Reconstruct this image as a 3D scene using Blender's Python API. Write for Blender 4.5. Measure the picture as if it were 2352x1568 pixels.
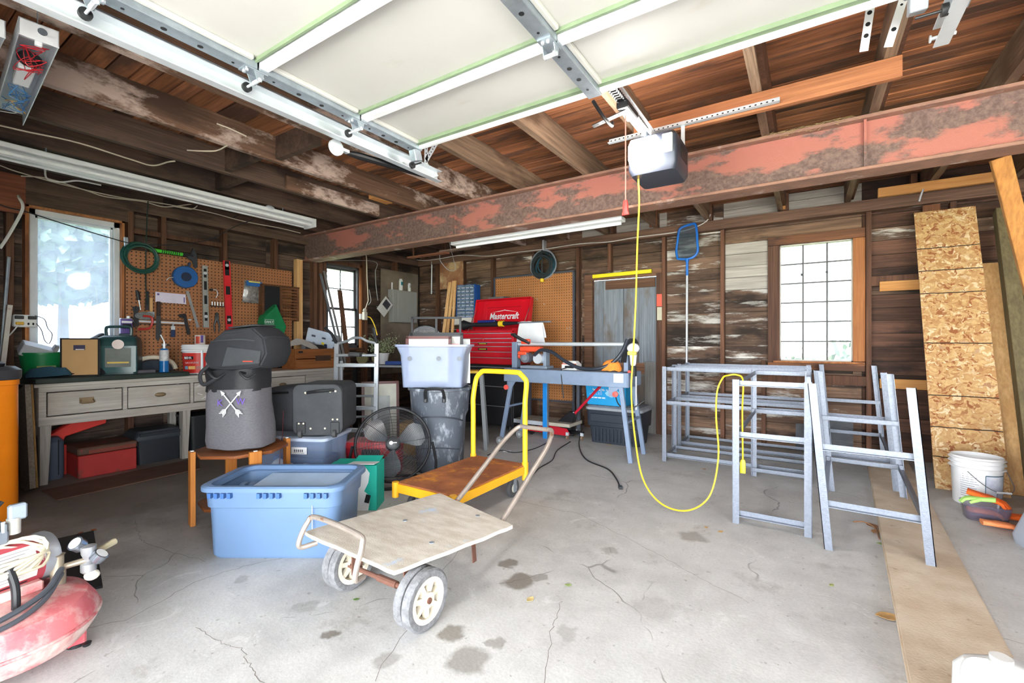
import bpy, bmesh, math, random
from mathutils import Vector, Matrix, noise
random.seed(7)
PI = math.pi
scene = bpy.context.scene
C = scene.collection
for o in list(bpy.data.objects): bpy.data.objects.remove(o)

# ------------------------------------------------------------------ camera
FPX = 16/36*2352; YAW = math.radians(32.9); EYE = Vector((0, 0, 1.22))
cam = bpy.data.cameras.new('camera'); cam.lens = 16; cam.sensor_width = 36; cam.clip_start = 0.02; cam.clip_end = 300
co = bpy.data.objects.new('camera', cam); C.objects.link(co)
co.location = EYE; co.rotation_euler = (PI/2, 0, YAW); scene.camera = co
# ------------------------------------------------------------------ sky, sun, exposure
world = bpy.data.worlds.new('overcast_sky'); scene.world = world; world.use_nodes = True
bg = world.node_tree.nodes['Background']; bg.inputs[0].default_value = (0.90, 0.95, 1.0, 1); bg.inputs[1].default_value = 3.6
sun = bpy.data.lights.new('sun', 'SUN'); sun.energy = 14; sun.angle = math.radians(4); sun.color = (1, .96, .9)
so = bpy.data.objects.new('sun', sun); C.objects.link(so)
so.rotation_euler = Vector((-0.62, 0.03, -0.78)).to_track_quat('-Z', 'Y').to_euler()
scene.cycles.max_bounces = 8; scene.cycles.glossy_bounces = 3; scene.cycles.transmission_bounces = 4
scene.view_settings.view_transform = 'Standard'; scene.view_settings.look = 'None'
scene.view_settings.gamma = 1; scene.view_settings.use_curve_mapping = False
scene.view_settings.exposure = 2.86
def portal(loc, rot, sx, sy):
    l = bpy.data.lights.new('daylight_portal', 'AREA'); l.shape = 'RECTANGLE'; l.size = sx; l.size_y = sy
    l.cycles.is_portal = True
    o = bpy.data.objects.new('daylight_portal', l); C.objects.link(o); o.location = loc; o.rotation_euler = rot
portal((-0.88, -0.36, 1.15), (PI/2, 0, 0), 2.7, 2.3)
portal((2.1, -0.36, 1.15), (PI/2, 0, 0), 2.5, 2.3)
portal((-6.12, 1.41, 1.72), (PI/2, 0, -PI/2), .7, 1.5)
portal((-6.12, 4.43, 1.75), (PI/2, 0, -PI/2), .64, 1.3)
portal((0.08, 6.25, 1.66), (PI/2, 0, PI), .7, 1.35)

# ------------------------------------------------------------------ pixel -> place (a pixel gives a direction, the plane gives the distance)
RX = Vector((math.cos(YAW), math.sin(YAW), 0)); FW = Vector((-math.sin(YAW), math.cos(YAW), 0))
def ray(x, y): return RX*((x-1176)/FPX) + FW + Vector((0, 0, (784-y)/FPX))
def pz(x, y, Z=0.0): d = ray(x, y); return EYE + d*((Z-EYE.z)/d.z)
def px_(x, y, X): d = ray(x, y); return EYE + d*(X/d.x)
def py_(x, y, Y): d = ray(x, y); return EYE + d*(Y/d.y)
def pd(x, y, dep): return EYE + ray(x, y)*dep
def LW(x, y, off=0.0): return px_(x, y, -5.9+off)
def BW(x, y, off=0.0): return py_(x, y, 6.04-off)
V = Vector
# ------------------------------------------------------------------ mesh builder
class MB:
    def __init__(s): s.v = []; s.f = []
    def add(s, vs, fs):
        n = len(s.v); s.v += [V(p) for p in vs]; s.f += [tuple(i+n for i in f) for f in fs]; return s
    def box(s, c, d, R=None):
        x, y, z = d[0]/2, d[1]/2, d[2]/2
        vs = [V(p) for p in ((-x,-y,-z),(x,-y,-z),(x,y,-z),(-x,y,-z),(-x,-y,z),(x,-y,z),(x,y,z),(-x,y,z))]
        if R is not None: vs = [R @ p for p in vs]
        return s.add([p+V(c) for p in vs], [(0,3,2,1),(4,5,6,7),(0,1,5,4),(1,2,6,5),(2,3,7,6),(3,0,4,7)])
    def bx(s, x0, x1, y0, y1, z0, z1): return s.box(((x0+x1)/2,(y0+y1)/2,(z0+z1)/2), (x1-x0,y1-y0,z1-z0))
    def bar(s, a, b, w, h, up=(0,0,1)):
        a, b = V(a), V(b); d = (b-a); L = d.length; d.normalize(); u = V(up)
        if abs(d.dot(u)) > .98: u = V((0,1,0)) if abs(d.y) < .9 else V((1,0,0))
        r = d.cross(u).normalized(); u = r.cross(d)
        R = Matrix((r, d, u)).transposed()
        return s.box((a+b)/2, (w, L, h), R)
    def angle(s, a, b, w, t, e1, e2):
        # L-section along a-b: one leg along e1, the other along e2
        a, b, e1, e2 = V(a), V(b), V(e1), V(e2)
        for p, q in ((e1*w, e2*t), (e1*t, e2*w)):
            vs = [a, a+p, a+p+q, a+q, b, b+p, b+p+q, b+q]
            s.add(vs, [(0,3,2,1),(4,5,6,7),(0,1,5,4),(1,2,6,5),(2,3,7,6),(3,0,4,7)])
        return s
    def tube(s, pts, r, n=8, closed=False):
        pts = [V(p) for p in pts]; m = len(pts); rs = r if isinstance(r, (list, tuple)) else [r]*m
        tan = []
        for i in range(m):
            a = pts[(i-1) % m] if (closed or i > 0) else pts[0]; b = pts[(i+1) % m] if (closed or i < m-1) else pts[-1]
            t = (b-a); tan.append(t.normalized() if t.length > 1e-9 else V((0,0,1)))
        u = tan[0].orthogonal().normalized(); vs = []
        for i in range(m):
            u = (u - tan[i]*u.dot(tan[i])); u = u.normalized() if u.length > 1e-6 else tan[i].orthogonal().normalized()
            w = tan[i].cross(u)
            for k in range(n):
                a = 2*PI*k/n; vs.append(pts[i] + (u*math.cos(a)+w*math.sin(a))*rs[i])
        fs = []
        for i in range(m if closed else m-1):
            j = (i+1) % m
            for k in range(n): fs.append((i*n+k, i*n+(k+1) % n, j*n+(k+1) % n, j*n+k))
        if not closed: fs += [tuple(reversed(range(n))), tuple((m-1)*n+k for k in range(n))]
        return s.add(vs, fs)
    def cyl(s, a, b, r, r2=None, n=16): return s.tube([a, b], [r, r if r2 is None else r2], n)
    def loft(s, rings, cap0=True, cap1=True):
        n = len(rings[0]); vs = [p for r in rings for p in r]; fs = []
        for i in range(len(rings)-1):
            for k in range(n): fs.append((i*n+k, i*n+(k+1) % n, (i+1)*n+(k+1) % n, (i+1)*n+k))
        if cap0: fs.append(tuple(reversed(range(n))))
        if cap1: fs.append(tuple((len(rings)-1)*n+k for k in range(n)))
        return s.add(vs, fs)
    def lathe(s, prof, n=24, M=None, cap0=True, cap1=True):
        rings = []
        for r, z in prof:
            ring = [V((max(r, 1e-4)*math.cos(2*PI*k/n), max(r, 1e-4)*math.sin(2*PI*k/n), z)) for k in range(n)]
            rings.append([M @ p for p in ring] if M is not None else ring)
        return s.loft(rings, cap0, cap1)
    def prism(s, poly, t, M=None):
        n = len(poly); vs = [V((p[0], p[1], 0)) for p in poly] + [V((p[0], p[1], t)) for p in poly]
        if M is not None: vs = [M @ p for p in vs]
        return s.add(vs, [tuple(reversed(range(n))), tuple(range(n, 2*n))] + [(i, (i+1) % n, n+(i+1) % n, n+i) for i in range(n)])
    def ell(s, c, r, n=14, m=9):
        c = V(c); rings = []
        for i in range(1, m):
            a = PI*i/m; rings.append([c+V((r[0]*math.sin(a)*math.cos(2*PI*k/n), r[1]*math.sin(a)*math.sin(2*PI*k/n), -r[2]*math.cos(a))) for k in range(n)])
        return s.loft(rings)
    def quad(s, a, b, c, d): return s.add([a,b,c,d], [(0,1,2,3)])
    def shift(s, d): s.v = [p+V(d) for p in s.v]; return s
    def xf(s, M): s.v = [M @ p for p in s.v]; return s
    def jit(s, amp, sc, seed=0):
        for i, p in enumerate(s.v): s.v[i] = p + noise.noise_vector(p*sc + V((seed, seed*.7, 3)))*amp
        return s
    def mesh(s, name, bv=0, seg=1, ang=35, flat=False):
        bm = bmesh.new(); vl = [bm.verts.new(p) for p in s.v]
        for f in s.f:
            try: bm.faces.new([vl[i] for i in f])
            except ValueError: pass
        bmesh.ops.recalc_face_normals(bm, faces=bm.faces)
        if bv:
            es = [e for e in bm.edges if len(e.link_faces) == 2 and e.calc_face_angle(0) > .6]
            bmesh.ops.bevel(bm, geom=es, offset=bv, segments=seg, affect='EDGES', clamp_overlap=True)
        if not flat:
            for f in bm.faces: f.smooth = True
            a = math.radians(ang)
            for e in bm.edges: e.smooth = len(e.link_faces) == 2 and e.calc_face_angle(0) < a
        me = bpy.data.meshes.new(name); bm.to_mesh(me); bm.free(); return me
    def build(s, name, mat, parent=None, bv=0, seg=1, ang=35, loc=None, world=False, kind=None):
        if world and parent is not None:
            Mi = base_matrix(parent).inverted(); s.v = [Mi @ p for p in s.v]
        me = s.mesh(name, bv, seg, ang)
        o = bpy.data.objects.new(name, me); C.objects.link(o)
        if mat is not None: me.materials.append(mat)
        if parent is not None: o.parent = parent
        if loc is not None: o.location = loc
        if kind: o['kind'] = kind
        return o
def base_matrix(o):
    M = Matrix.Translation(o.location) @ o.rotation_euler.to_matrix().to_4x4()
    return base_matrix(o.parent) @ M if o.parent is not None else M
def tag(o, label, cat, group=None):
    o['label'] = label; o['category'] = cat
    if group: o['group'] = group
    return o
def thing(name, label, cat, loc=(0,0,0), rz=0, group=None):
    o = bpy.data.objects.new(name, None); C.objects.link(o); o.empty_display_size = .1
    o.location = loc; o.rotation_euler = (0, 0, rz); return tag(o, label, cat, group)
def solo(name, mb, mat, label, cat, loc=(0,0,0), rz=0, group=None, bv=0, seg=1, ang=35, world=False):
    # a thing that is one mesh; world=True: the mesh is given in world coordinates, the origin goes to loc
    if world: mb.v = [Matrix.Rotation(-rz, 3, 'Z') @ (p - V(loc)) for p in mb.v]
    o = mb.build(name, mat, None, bv, seg, ang); o.location = loc; o.rotation_euler = (0, 0, rz)
    return tag(o, label, cat, group)
def copy_tree(o, parent=None):
    c = o.copy(); C.objects.link(c); c.parent = parent
    for ch in [x for x in bpy.data.objects if x.parent == o]: copy_tree(ch, c)
    return c
def rr(w, d, z, r=.03, k=4, cx=0, cy=0):
    # rounded rectangle ring
    r = min(r, w/2-1e-4, d/2-1e-4); out = []
    for sx, sy, a0 in ((1,1,0),(-1,1,PI/2),(-1,-1,PI),(1,-1,1.5*PI)):
        for i in range(k+1):
            a = a0 + PI/2*i/k; out.append(V((cx+sx*(w/2-r)+r*math.cos(a), cy+sy*(d/2-r)+r*math.sin(a), z)))
    return out
def se(w, d, z, e=3.0, n=32, cx=0, cy=0):
    out = []
    for k in range(n):
        a = 2*PI*k/n; ca, sa = math.cos(a), math.sin(a)
        out.append(V((cx+w/2*math.copysign(abs(ca)**(2/e), ca), cy+d/2*math.copysign(abs(sa)**(2/e), sa), z)))
    return out
def spline(pts, n=8):
    pts = [V(p) for p in pts]; out = []
    P = [pts[0]*2-pts[1]] + pts + [pts[-1]*2-pts[-2]]
    for i in range(1, len(P)-2):
        for k in range(n):
            t = k/n; a, b, c, d = P[i-1], P[i], P[i+1], P[i+2]
            out.append(.5*((2*b)+(c-a)*t+(2*a-5*b+4*c-d)*t*t+(3*b-a-3*c+d)*t**3))
    return out+[pts[-1]]
def ry(a): return Matrix.Rotation(a, 3, 'Y')
def rxm(a): return Matrix.Rotation(a, 3, 'X')
def rzm(a): return Matrix.Rotation(a, 3, 'Z')
RX90 = Matrix.Rotation(PI/2, 4, 'X')   # a drawing in x-z, extruded towards -y
def text(parent, body, loc, size, mat, rot=(PI/2, 0, 0), name='lettering', ext=.0006, align='CENTER', sx=1.0, shear=0, bold=0):
    cu = bpy.data.curves.new('t', 'FONT'); cu.body = body; cu.size = size; cu.extrude = ext; cu.align_x = align; cu.align_y = 'CENTER'
    cu.shear = shear; cu.offset = bold; cu.resolution_u = 2
    to = bpy.data.objects.new('t', cu); C.objects.link(to)
    dg = bpy.context.evaluated_depsgraph_get(); me = bpy.data.meshes.new_from_object(to.evaluated_get(dg))
    bpy.data.objects.remove(to); me.materials.clear(); me.materials.append(mat)
    o = bpy.data.objects.new(name, me); C.objects.link(o); o.parent = parent; o.location = loc; o.rotation_euler = rot; o.scale = (sx, 1, 1)
    return o
# ------------------------------------------------------------------ materials
def L(c):
    return tuple(((x/255)/12.92 if x/255 <= .04045 else ((x/255+.055)/1.055)**2.4) for x in c[:3]) + (1,)
MATS = {}
def nn(nt, t, **kw):
    n = nt.nodes.new(t)
    for k, v in kw.items(): setattr(n, k, v)
    return n
def mixc(nt, fac, a, b):
    m = nn(nt, 'ShaderNodeMix', data_type='RGBA')
    for inp, val in ((0, fac), (6, a), (7, b)):
        if hasattr(val, 'is_output'): nt.links.new(val, m.inputs[inp])
        else: m.inputs[inp].default_value = val
    return m.outputs[2]
def ramp(nt, src, lo, hi):
    m = nn(nt, 'ShaderNodeMapRange'); nt.links.new(src, m.inputs[0]); m.inputs[1].default_value = lo; m.inputs[2].default_value = hi
    return m.outputs[0]
def mth(nt, op, a, b=None):
    m = nn(nt, 'ShaderNodeMath', operation=op)
    for i, v in enumerate((a, b)):
        if v is None: continue
        if hasattr(v, 'is_output'): nt.links.new(v, m.inputs[i])
        else: m.inputs[i].default_value = v
    return m.outputs[0]
def coords(nt, world=False, stretch=(1,1,1), rnd=True):
    if world: src = nn(nt, 'ShaderNodeNewGeometry').outputs['Position']
    else: src = nn(nt, 'ShaderNodeTexCoord').outputs['Object']
    if rnd:
        oi = nn(nt, 'ShaderNodeObjectInfo'); a = nn(nt, 'ShaderNodeVectorMath', operation='ADD')
        sc = mth(nt, 'MULTIPLY', oi.outputs['Random'], 37.0)
        nt.links.new(src, a.inputs[0]); nt.links.new(sc, a.inputs[1]); src = a.outputs[0]
    m = nn(nt, 'ShaderNodeVectorMath', operation='MULTIPLY'); nt.links.new(src, m.inputs[0]); m.inputs[1].default_value = stretch
    return m.outputs[0]
def noise_n(nt, vec, scale, detail=4, rough=.6, dist=0):
    n = nn(nt, 'ShaderNodeTexNoise'); nt.links.new(vec, n.inputs['Vector']); n.inputs['Scale'].default_value = scale
    n.inputs['Detail'].default_value = detail; n.inputs['Roughness'].default_value = rough; n.inputs['Distortion'].default_value = dist
    return n.outputs['Fac']
def newmat(name):
    m = bpy.data.materials.new(name); m.use_nodes = True; nt = m.node_tree; return m, nt, nt.nodes['Principled BSDF']
def M_(name, col=(128,128,128), rough=.55, metal=0, var=.12, sc=9, col2=None, patch=None, psc=5, plo=.55, phi=.62, bump=0, bsc=60, stretch=(1,1,1), world=False, spec=.5, trans=0, alpha=1, ior=1.45, emit=0, rnd=True, pstretch=None):
    if name in MATS: return MATS[name]
    m, nt, b = newmat(name)
    vec = coords(nt, world, stretch, rnd); c1 = L(col)
    c2 = L(col2) if col2 else tuple(x*(1-var) for x in c1[:3])+(1,)
    out = mixc(nt, ramp(nt, noise_n(nt, vec, sc), .35, .65), c1, c2)
    if patch:
        pv = coords(nt, world, pstretch, rnd) if pstretch else vec
        out = mixc(nt, ramp(nt, noise_n(nt, pv, psc, 6, .65), plo, phi), out, L(patch))
    nt.links.new(out, b.inputs['Base Color'])
    b.inputs['Roughness'].default_value = rough; b.inputs['Metallic'].default_value = metal
    b.inputs['Specular IOR Level'].default_value = spec; b.inputs['IOR'].default_value = ior
    b.inputs['Transmission Weight'].default_value = trans; b.inputs['Alpha'].default_value = alpha
    if emit: nt.links.new(out, b.inputs['Emission Color']); b.inputs['Emission Strength'].default_value = emit
    if bump:
        bn = nn(nt, 'ShaderNodeBump'); bn.inputs['Strength'].default_value = bump; bn.inputs['Distance'].default_value = .01
        nt.links.new(noise_n(nt, vec, bsc, 3), bn.inputs['Height']); nt.links.new(bn.outputs[0], b.inputs['Normal'])
    MATS[name] = m; return m
def wood(name, c1, c2, c3=None, axis=0, world=True, gs=1.0, paint=None, plo=.52, phi=.6, pst=None, dark=None, rough=.75, bump=.25, rv=.35):
    # grain runs along axis; a random brightness for each board; optional flaking paint and dark stains
    if name in MATS: return MATS[name]
    m, nt, b = newmat(name)
    st = [14*gs, 14*gs, 14*gs]; st[axis] = .9*gs
    vec = coords(nt, world, tuple(st)); fine = [60*gs]*3; fine[axis] = 2*gs
    n1 = ramp(nt, noise_n(nt, vec, 1.0, 5, .6, .6), .36, .64)
    n2 = ramp(nt, noise_n(nt, coords(nt, world, tuple(fine)), 1.0, 3, .6), .35, .7)
    col = mixc(nt, n1, L(c1), L(c2))
    col = mixc(nt, mth(nt, 'MULTIPLY', n2, .55), col, L(c3 or tuple(x*.45 for x in c1)))
    if dark:
        dv = [2.2, 2.2, 2.2]; dv[axis] = .8
        col = mixc(nt, ramp(nt, noise_n(nt, coords(nt, world, tuple(dv)), 1.3, 5, .6), .5, .62), col, L(dark))
    if paint:
        ps = pst or [7, 7, 7]
        if pst is None: ps[axis] = 1.1
        col = mixc(nt, ramp(nt, noise_n(nt, coords(nt, world, tuple(ps)), 1.0, 7, .7), plo, phi), col, L(paint))
    oi = nn(nt, 'ShaderNodeObjectInfo'); hv = nn(nt, 'ShaderNodeHueSaturation'); nt.links.new(col, hv.inputs['Color'])
    mr = nn(nt, 'ShaderNodeMapRange'); nt.links.new(oi.outputs['Random'], mr.inputs[0]); mr.inputs[3].default_value = 1-rv; mr.inputs[4].default_value = 1+rv
    nt.links.new(mr.outputs[0], hv.inputs['Value']); nt.links.new(hv.outputs[0], b.inputs['Base Color'])
    b.inputs['Roughness'].default_value = rough; b.inputs['Specular IOR Level'].default_value = .3
    bn = nn(nt, 'ShaderNodeBump'); bn.inputs['Strength'].default_value = bump; bn.inputs['Distance'].default_value = .006
    nt.links.new(n2, bn.inputs['Height']); nt.links.new(bn.outputs[0], b.inputs['Normal'])
    MATS[name] = m; return m
def plastic(name, col, rough=.4, **k): return M_(name, col, rough, var=k.pop('var', .06), **k)
def metal(name, col=(185,190,195), rough=.35, **k): return M_(name, col, rough, metal=k.pop('metal', .85), **k)
# ================================================================== STRUCTURE
def struct(name, mb, mat, parent=None, bv=0):
    o = mb.build(name, mat, parent, bv)
    if parent is None: o['kind'] = 'structure'
    return o
# ---- concrete floor: trowel mottling, cracks, oil stains where the photo has them
def concrete():
    m, nt, b = newmat('garage_concrete'); pos = nn(nt, 'ShaderNodeNewGeometry').outputs['Position']
    def sc(s):
        v = nn(nt, 'ShaderNodeVectorMath', operation='MULTIPLY'); nt.links.new(pos, v.inputs[0]); v.inputs[1].default_value = (s, s, s); return v.outputs[0]
    big = ramp(nt, noise_n(nt, sc(1), 1.1, 6, .62), .36, .66); mid = ramp(nt, noise_n(nt, sc(1), 7, 6, .65), .4, .68); fine = noise_n(nt, sc(1), 70, 4, .7)
    col = mixc(nt, big, L((200,199,197)), L((170,168,165)))
    col = mixc(nt, mth(nt, 'MULTIPLY', mid, .45), col, L((214,213,210)))
    col = mixc(nt, mth(nt, 'MULTIPLY', ramp(nt, noise_n(nt, sc(1), 2.6, 8, .72), .57, .66), .4), col, L((128,119,109)))
    col = mixc(nt, mth(nt, 'MULTIPLY', ramp(nt, fine, .35, .75), .3), col, L((130,127,122)))
    # white scuffs
    col = mixc(nt, mth(nt, 'MULTIPLY', ramp(nt, noise_n(nt, sc(1), 4.5, 7, .75, .8), .60, .66), .5), col, L((214,213,210)))
    # brown trodden soil and painted-in shade round the workbench, with an uneven edge
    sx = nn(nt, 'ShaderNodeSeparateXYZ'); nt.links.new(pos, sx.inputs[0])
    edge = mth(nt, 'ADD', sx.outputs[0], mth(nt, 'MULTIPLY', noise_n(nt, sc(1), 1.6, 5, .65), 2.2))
    dirt_dimming = mth(nt, 'SUBTRACT', 1.0, ramp(nt, edge, -3.0, -1.7))
    col = mixc(nt, mth(nt, 'MULTIPLY', dirt_dimming, .8), col, L((104,91,79)))
    col = mixc(nt, mth(nt, 'MULTIPLY', ramp(nt, noise_n(nt, sc(1), 26, 3, .6), .66, .71), .5), col, L((120,112,102)))
    # cracks
    dn = nn(nt, 'ShaderNodeTexNoise'); nt.links.new(pos, dn.inputs['Vector']); dn.inputs['Scale'].default_value = 2.2; dn.inputs['Detail'].default_value = 3
    off = nn(nt, 'ShaderNodeVectorMath', operation='MULTIPLY_ADD'); nt.links.new(dn.outputs['Color'], off.inputs[0]); off.inputs[1].default_value = (.3, .3, 0); nt.links.new(pos, off.inputs[2])
    vo = nn(nt, 'ShaderNodeTexVoronoi', feature='DISTANCE_TO_EDGE'); vo.inputs['Scale'].default_value = .62; nt.links.new(off.outputs[0], vo.inputs['Vector'])
    crack = mth(nt, 'SUBTRACT', 1.0, ramp(nt, vo.outputs['Distance'], .0006, .003))
    crack = mth(nt, 'MULTIPLY', crack, ramp(nt, noise_n(nt, sc(1), 1.7, 3), .50, .56))
    col = mixc(nt, mth(nt, 'MULTIPLY', crack, .55), col, L((92,86,80)))
    # stains with a shape of their own
    sn = nn(nt, 'ShaderNodeTexNoise'); nt.links.new(pos, sn.inputs['Vector']); sn.inputs['Scale'].default_value = 11; sn.inputs['Detail'].default_value = 4
    wob = nn(nt, 'ShaderNodeVectorMath', operation='MULTIPLY_ADD'); nt.links.new(sn.outputs['Color'], wob.inputs[0]); wob.inputs[1].default_value = (.13, .13, 0); nt.links.new(pos, wob.inputs[2])
    for (x, y, r, a) in ((755,1458,.035,.75),(1035,1452,.06,.7),(1075,1515,.08,.55),(1165,1295,.05,.7),(1192,1333,.08,.75),(1240,1325,.04,.5),(1400,1265,.05,.4),(1590,1232,.09,.5),(880,1520,.05,.4),(700,1395,.05,.3),(1135,1480,.03,.5),(1300,1455,.05,.3),(1500,1400,.1,.22),(560,1330,.04,.35)):
        c = pz(x, y); ds = nn(nt, 'ShaderNodeVectorMath', operation='DISTANCE'); nt.links.new(wob.outputs[0], ds.inputs[0]); ds.inputs[1].default_value = (c.x+.065, c.y+.065, 0)
        f = mth(nt, 'MULTIPLY', mth(nt, 'SUBTRACT', 1.0, ramp(nt, ds.outputs['Value'], r*.75, r*1.15)), a)
        col = mixc(nt, f, col, L((98,88,76)))
    nt.links.new(col, b.inputs['Base Color'])
    nt.links.new(mth(nt, 'ADD', mth(nt, 'MULTIPLY', mid, .2), .55), b.inputs['Roughness']); b.inputs['Specular IOR Level'].default_value = .35
    bn = nn(nt, 'ShaderNodeBump'); bn.inputs['Strength'].default_value = .25; bn.inputs['Distance'].default_value = .004
    h = mth(nt, 'SUBTRACT', fine, mth(nt, 'MULTIPLY', crack, 1.5)); nt.links.new(h, bn.inputs['Height']); nt.links.new(bn.outputs[0], b.inputs['Normal'])
    return m
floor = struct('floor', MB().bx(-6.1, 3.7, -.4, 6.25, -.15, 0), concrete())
CRK = M_('crack_dark', (126,118,110), .95)
for k, line in enumerate((((170,1450),(300,1420),(450,1335),(560,1300),(740,1262)),((450,1440),(510,1478),(555,1490),(575,1530),(605,1575)),((1190,1150),(1330,1180),(1450,1240),(1560,1300),(1720,1385)),((1290,1380),(1268,1440),(1250,1570)),((860,1560),(1000,1330),(1090,1220)),((310,1195),(318,1225),(330,1245),(470,1290)))):
    pts = [pz(*q) for q in line]; fine_ = []
    for a, b in zip(pts, pts[1:]):
        for i in range(9): fine_.append(a.lerp(b, i/9)+V((noise.noise(V((k*9.1,i*1.7,a.x*5))), noise.noise(V((i*1.3,k*4.7,a.y*5))), 0))*.018)
    mb = MB().tube(fine_+[pts[-1]], [.0012+.0012*abs(noise.noise(V((i*.6,k,0)))) for i in range(len(fine_)+1)], 4); mb.v = [V((p.x,p.y,p.z*.3+.0003)) for p in mb.v]; mb.build('crack', CRK, floor)
struct('driveway', MB().bx(-9, 9, -14, -.4, -.16, -.01), M_('driveway_concrete', (190,188,182), .85, var=.15, sc=2, world=True, rnd=False))
struct('lawn', MB().bx(-45, 45, -45, 50, -.3, -.17), M_('grass', (116,132,84), .9, var=.3, sc=3, world=True, rnd=False, bump=.5))

# ---- wood materials of the shell
W_BACK = wood('wall_board_back', (98,76,62), (140,110,88), (48,37,31), 0, dark=(54,42,36), paint=(206,200,190), plo=.60, phi=.68)
W_PEEL = wood('wall_board_peeling', (102,80,66), (138,108,86), (52,40,33), 0, dark=(58,45,38), paint=(216,211,202), plo=.525, phi=.62)
W_PALE = wood('wall_board_pale', (188,182,172), (168,160,150), (120,112,104), 0, rv=.12)
W_RED = wood('wall_board_reddish', (84,58,46), (108,75,58), (42,30,26), 0, dark=(48,34,29))
W_LEFT = wood('wall_board_left', (74,58,50), (106,86,73), (38,30,27), 1, dark=(44,36,32), paint=(150,140,128), plo=.62, phi=.72)
W_STUD = wood('stud_wood', (92,62,46), (116,80,60), (48,34,28), 2, rv=.25)
W_PLATE = wood('plate_wood', (94,70,56), (124,95,76), (50,38,31), 0, paint=(196,190,180), plo=.66, phi=.72)
W_JOIST = wood('joist_wood', (128,104,84), (158,132,108), (70,54,43), 1, dark=(96,74,58), rv=.15)
W_JPAINT = wood('joist_flaking_paint', (112,84,66), (138,106,84), (60,46,38), 1, dark=(82,62,50), paint=(206,184,170), plo=.47, phi=.56, pst=(1.4,1.4,3.2), rv=.12)
W_JDARK = wood('joist_dark', (82,64,54), (108,86,72), (48,38,32), 1, dark=(58,46,40), rv=.15)
W_DECK = wood('roof_deck', (142,92,66), (182,118,76), (70,50,40), 0, dark=(92,66,53), rv=.4)
W_PINE = wood('new_pine', (226,184,128), (208,160,104), (178,128,78), 2, world=False, rv=.06, bump=.08)
W_PINEX = wood('new_pine_x', (214,160,96), (196,138,78), (160,104,58), 0, world=False, rv=.08, bump=.08)
DARKBACK = M_('sheathing_dark', (58,47,40), .9, var=.3, world=True, rnd=False)

UNIT = MB().box((0,0,0), (1,1,1)).mesh('plank', ang=20)
def plank_mesh(mat):
    me = UNIT.copy(); me.materials.clear(); me.materials.append(mat); return me
PM = {}
def plank(name, mat, parent, x0, x1, y0, y1, z0, z1):
    me = PM.setdefault(mat.name, plank_mesh(mat))
    o = bpy.data.objects.new(name, me); C.objects.link(o); o.parent = parent
    o.location = ((x0+x1)/2, (y0+y1)/2, (z0+z1)/2); o.scale = (x1-x0, y1-y0, z1-z0); return o
# ---- back wall
W3 = (-.26, .42, 1.0, 2.33); DR = (-2.66, -1.6, 0, 2.12)
def slab_with_holes(mk, u0, u1, z0, z1, holes):
    us = sorted({u0, u1, *[h[0] for h in holes], *[h[1] for h in holes]})
    for a, b in zip(us, us[1:]):
        zs = [z0]
        for h in sorted(holes, key=lambda h: h[2]):
            if h[0] <= a+1e-6 and h[1] >= b-1e-6: zs += [h[2], h[3]]
        zs.append(z1)
        for i in range(0, len(zs), 2):
            if zs[i+1]-zs[i] > 1e-3: mk(a, b, zs[i], zs[i+1])
mb = MB(); slab_with_holes(lambda a, b, c, d: mb.bx(a, b, 6.16, 6.24, c, d), -6.1, 3.7, 0, 3.0, [W3, DR])
wall_back = struct('wall_back', mb, DARKBACK)
BSPLIT = [-6.0, -4.95, -3.55, -2.75, -1.54, -.86, .5, 1.9, 3.6]
def row_pieces(u0, u1, z0, z1, holes):
    segs = [(u0, u1)]
    for h in holes:
        if h[2] < z1-.01 and h[3] > z0+.01:
            segs = [q for s in segs for q in ((s[0], min(s[1], h[0])), (max(s[0], h[1]), s[1])) if q[1]-q[0] > .02]
    return segs
rnd = random.Random(3)
z = 0.0
while z < 2.9:
    hgt = rnd.choice((.135, .145, .15)); z1 = min(z+hgt, 2.92)
    for a, b in zip(BSPLIT, BSPLIT[1:]):
        for (p, q) in row_pieces(a, b, z, z1, [W3, DR]):
            mid = (p+q)/2
            if mid > .5: mat = W_RED if rnd.random() < .85 else W_BACK
            elif -.86 <= mid < -.2 and z > 1.78 and q < -.2: mat = W_PALE if rnd.random() < .85 else W_PEEL
            elif -.86 <= mid and z > 2.6: mat = W_PALE
            elif -1.6 < mid < -.2: mat = W_PEEL
            elif -2.75 < mid < -1.5 and z > 2.15: mat = W_PALE if (z > 2.68) else W_BACK
            elif -4.95 < mid < -2.75: mat = W_PEEL if rnd.random() < .35 else W_BACK
            else: mat = W_BACK
            j = rnd.uniform(-.005, .005)
            plank('board', mat, wall_back, p+.002, q-.002, 6.132+j, 6.162, z+.0025, z1-.0025)
    z = z1
for x, za, zb in ((-5.5,0,2.58),(-4.92,0,2.58),(-4.3,0,2.58),(-3.52,0,2.58),(-2.78,0,2.58),(-2.3,2.2,2.58),(-1.56,0,2.58),(-.86,0,2.58),(-.42,0,1.0),(.55,0,2.58),(1.2,0,2.58),(1.95,0,2.58),(2.6,0,2.58),(3.3,0,2.58)):
    plank('stud', W_STUD, wall_back, x-.022, x+.022, 6.04, 6.132, za, zb)
for x0, x1, zz in ((-.84,-.44,.5),(.57,1.18,1.80),(-.4,.53,.75)): plank('noggin', W_STUD, wall_back, x0, x1, 6.05, 6.132, zz, zz+.1)
plank('top_plate', W_PLATE, wall_back, -6.0, 3.6, 6.01, 6.132, 2.585, 2.70)
for x in (-2.25, -1.0, -.2, .9): plank('brace', W_STUD, wall_back, x-.02, x+.03, 6.0, 6.11, 2.705, 2.9)
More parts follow.
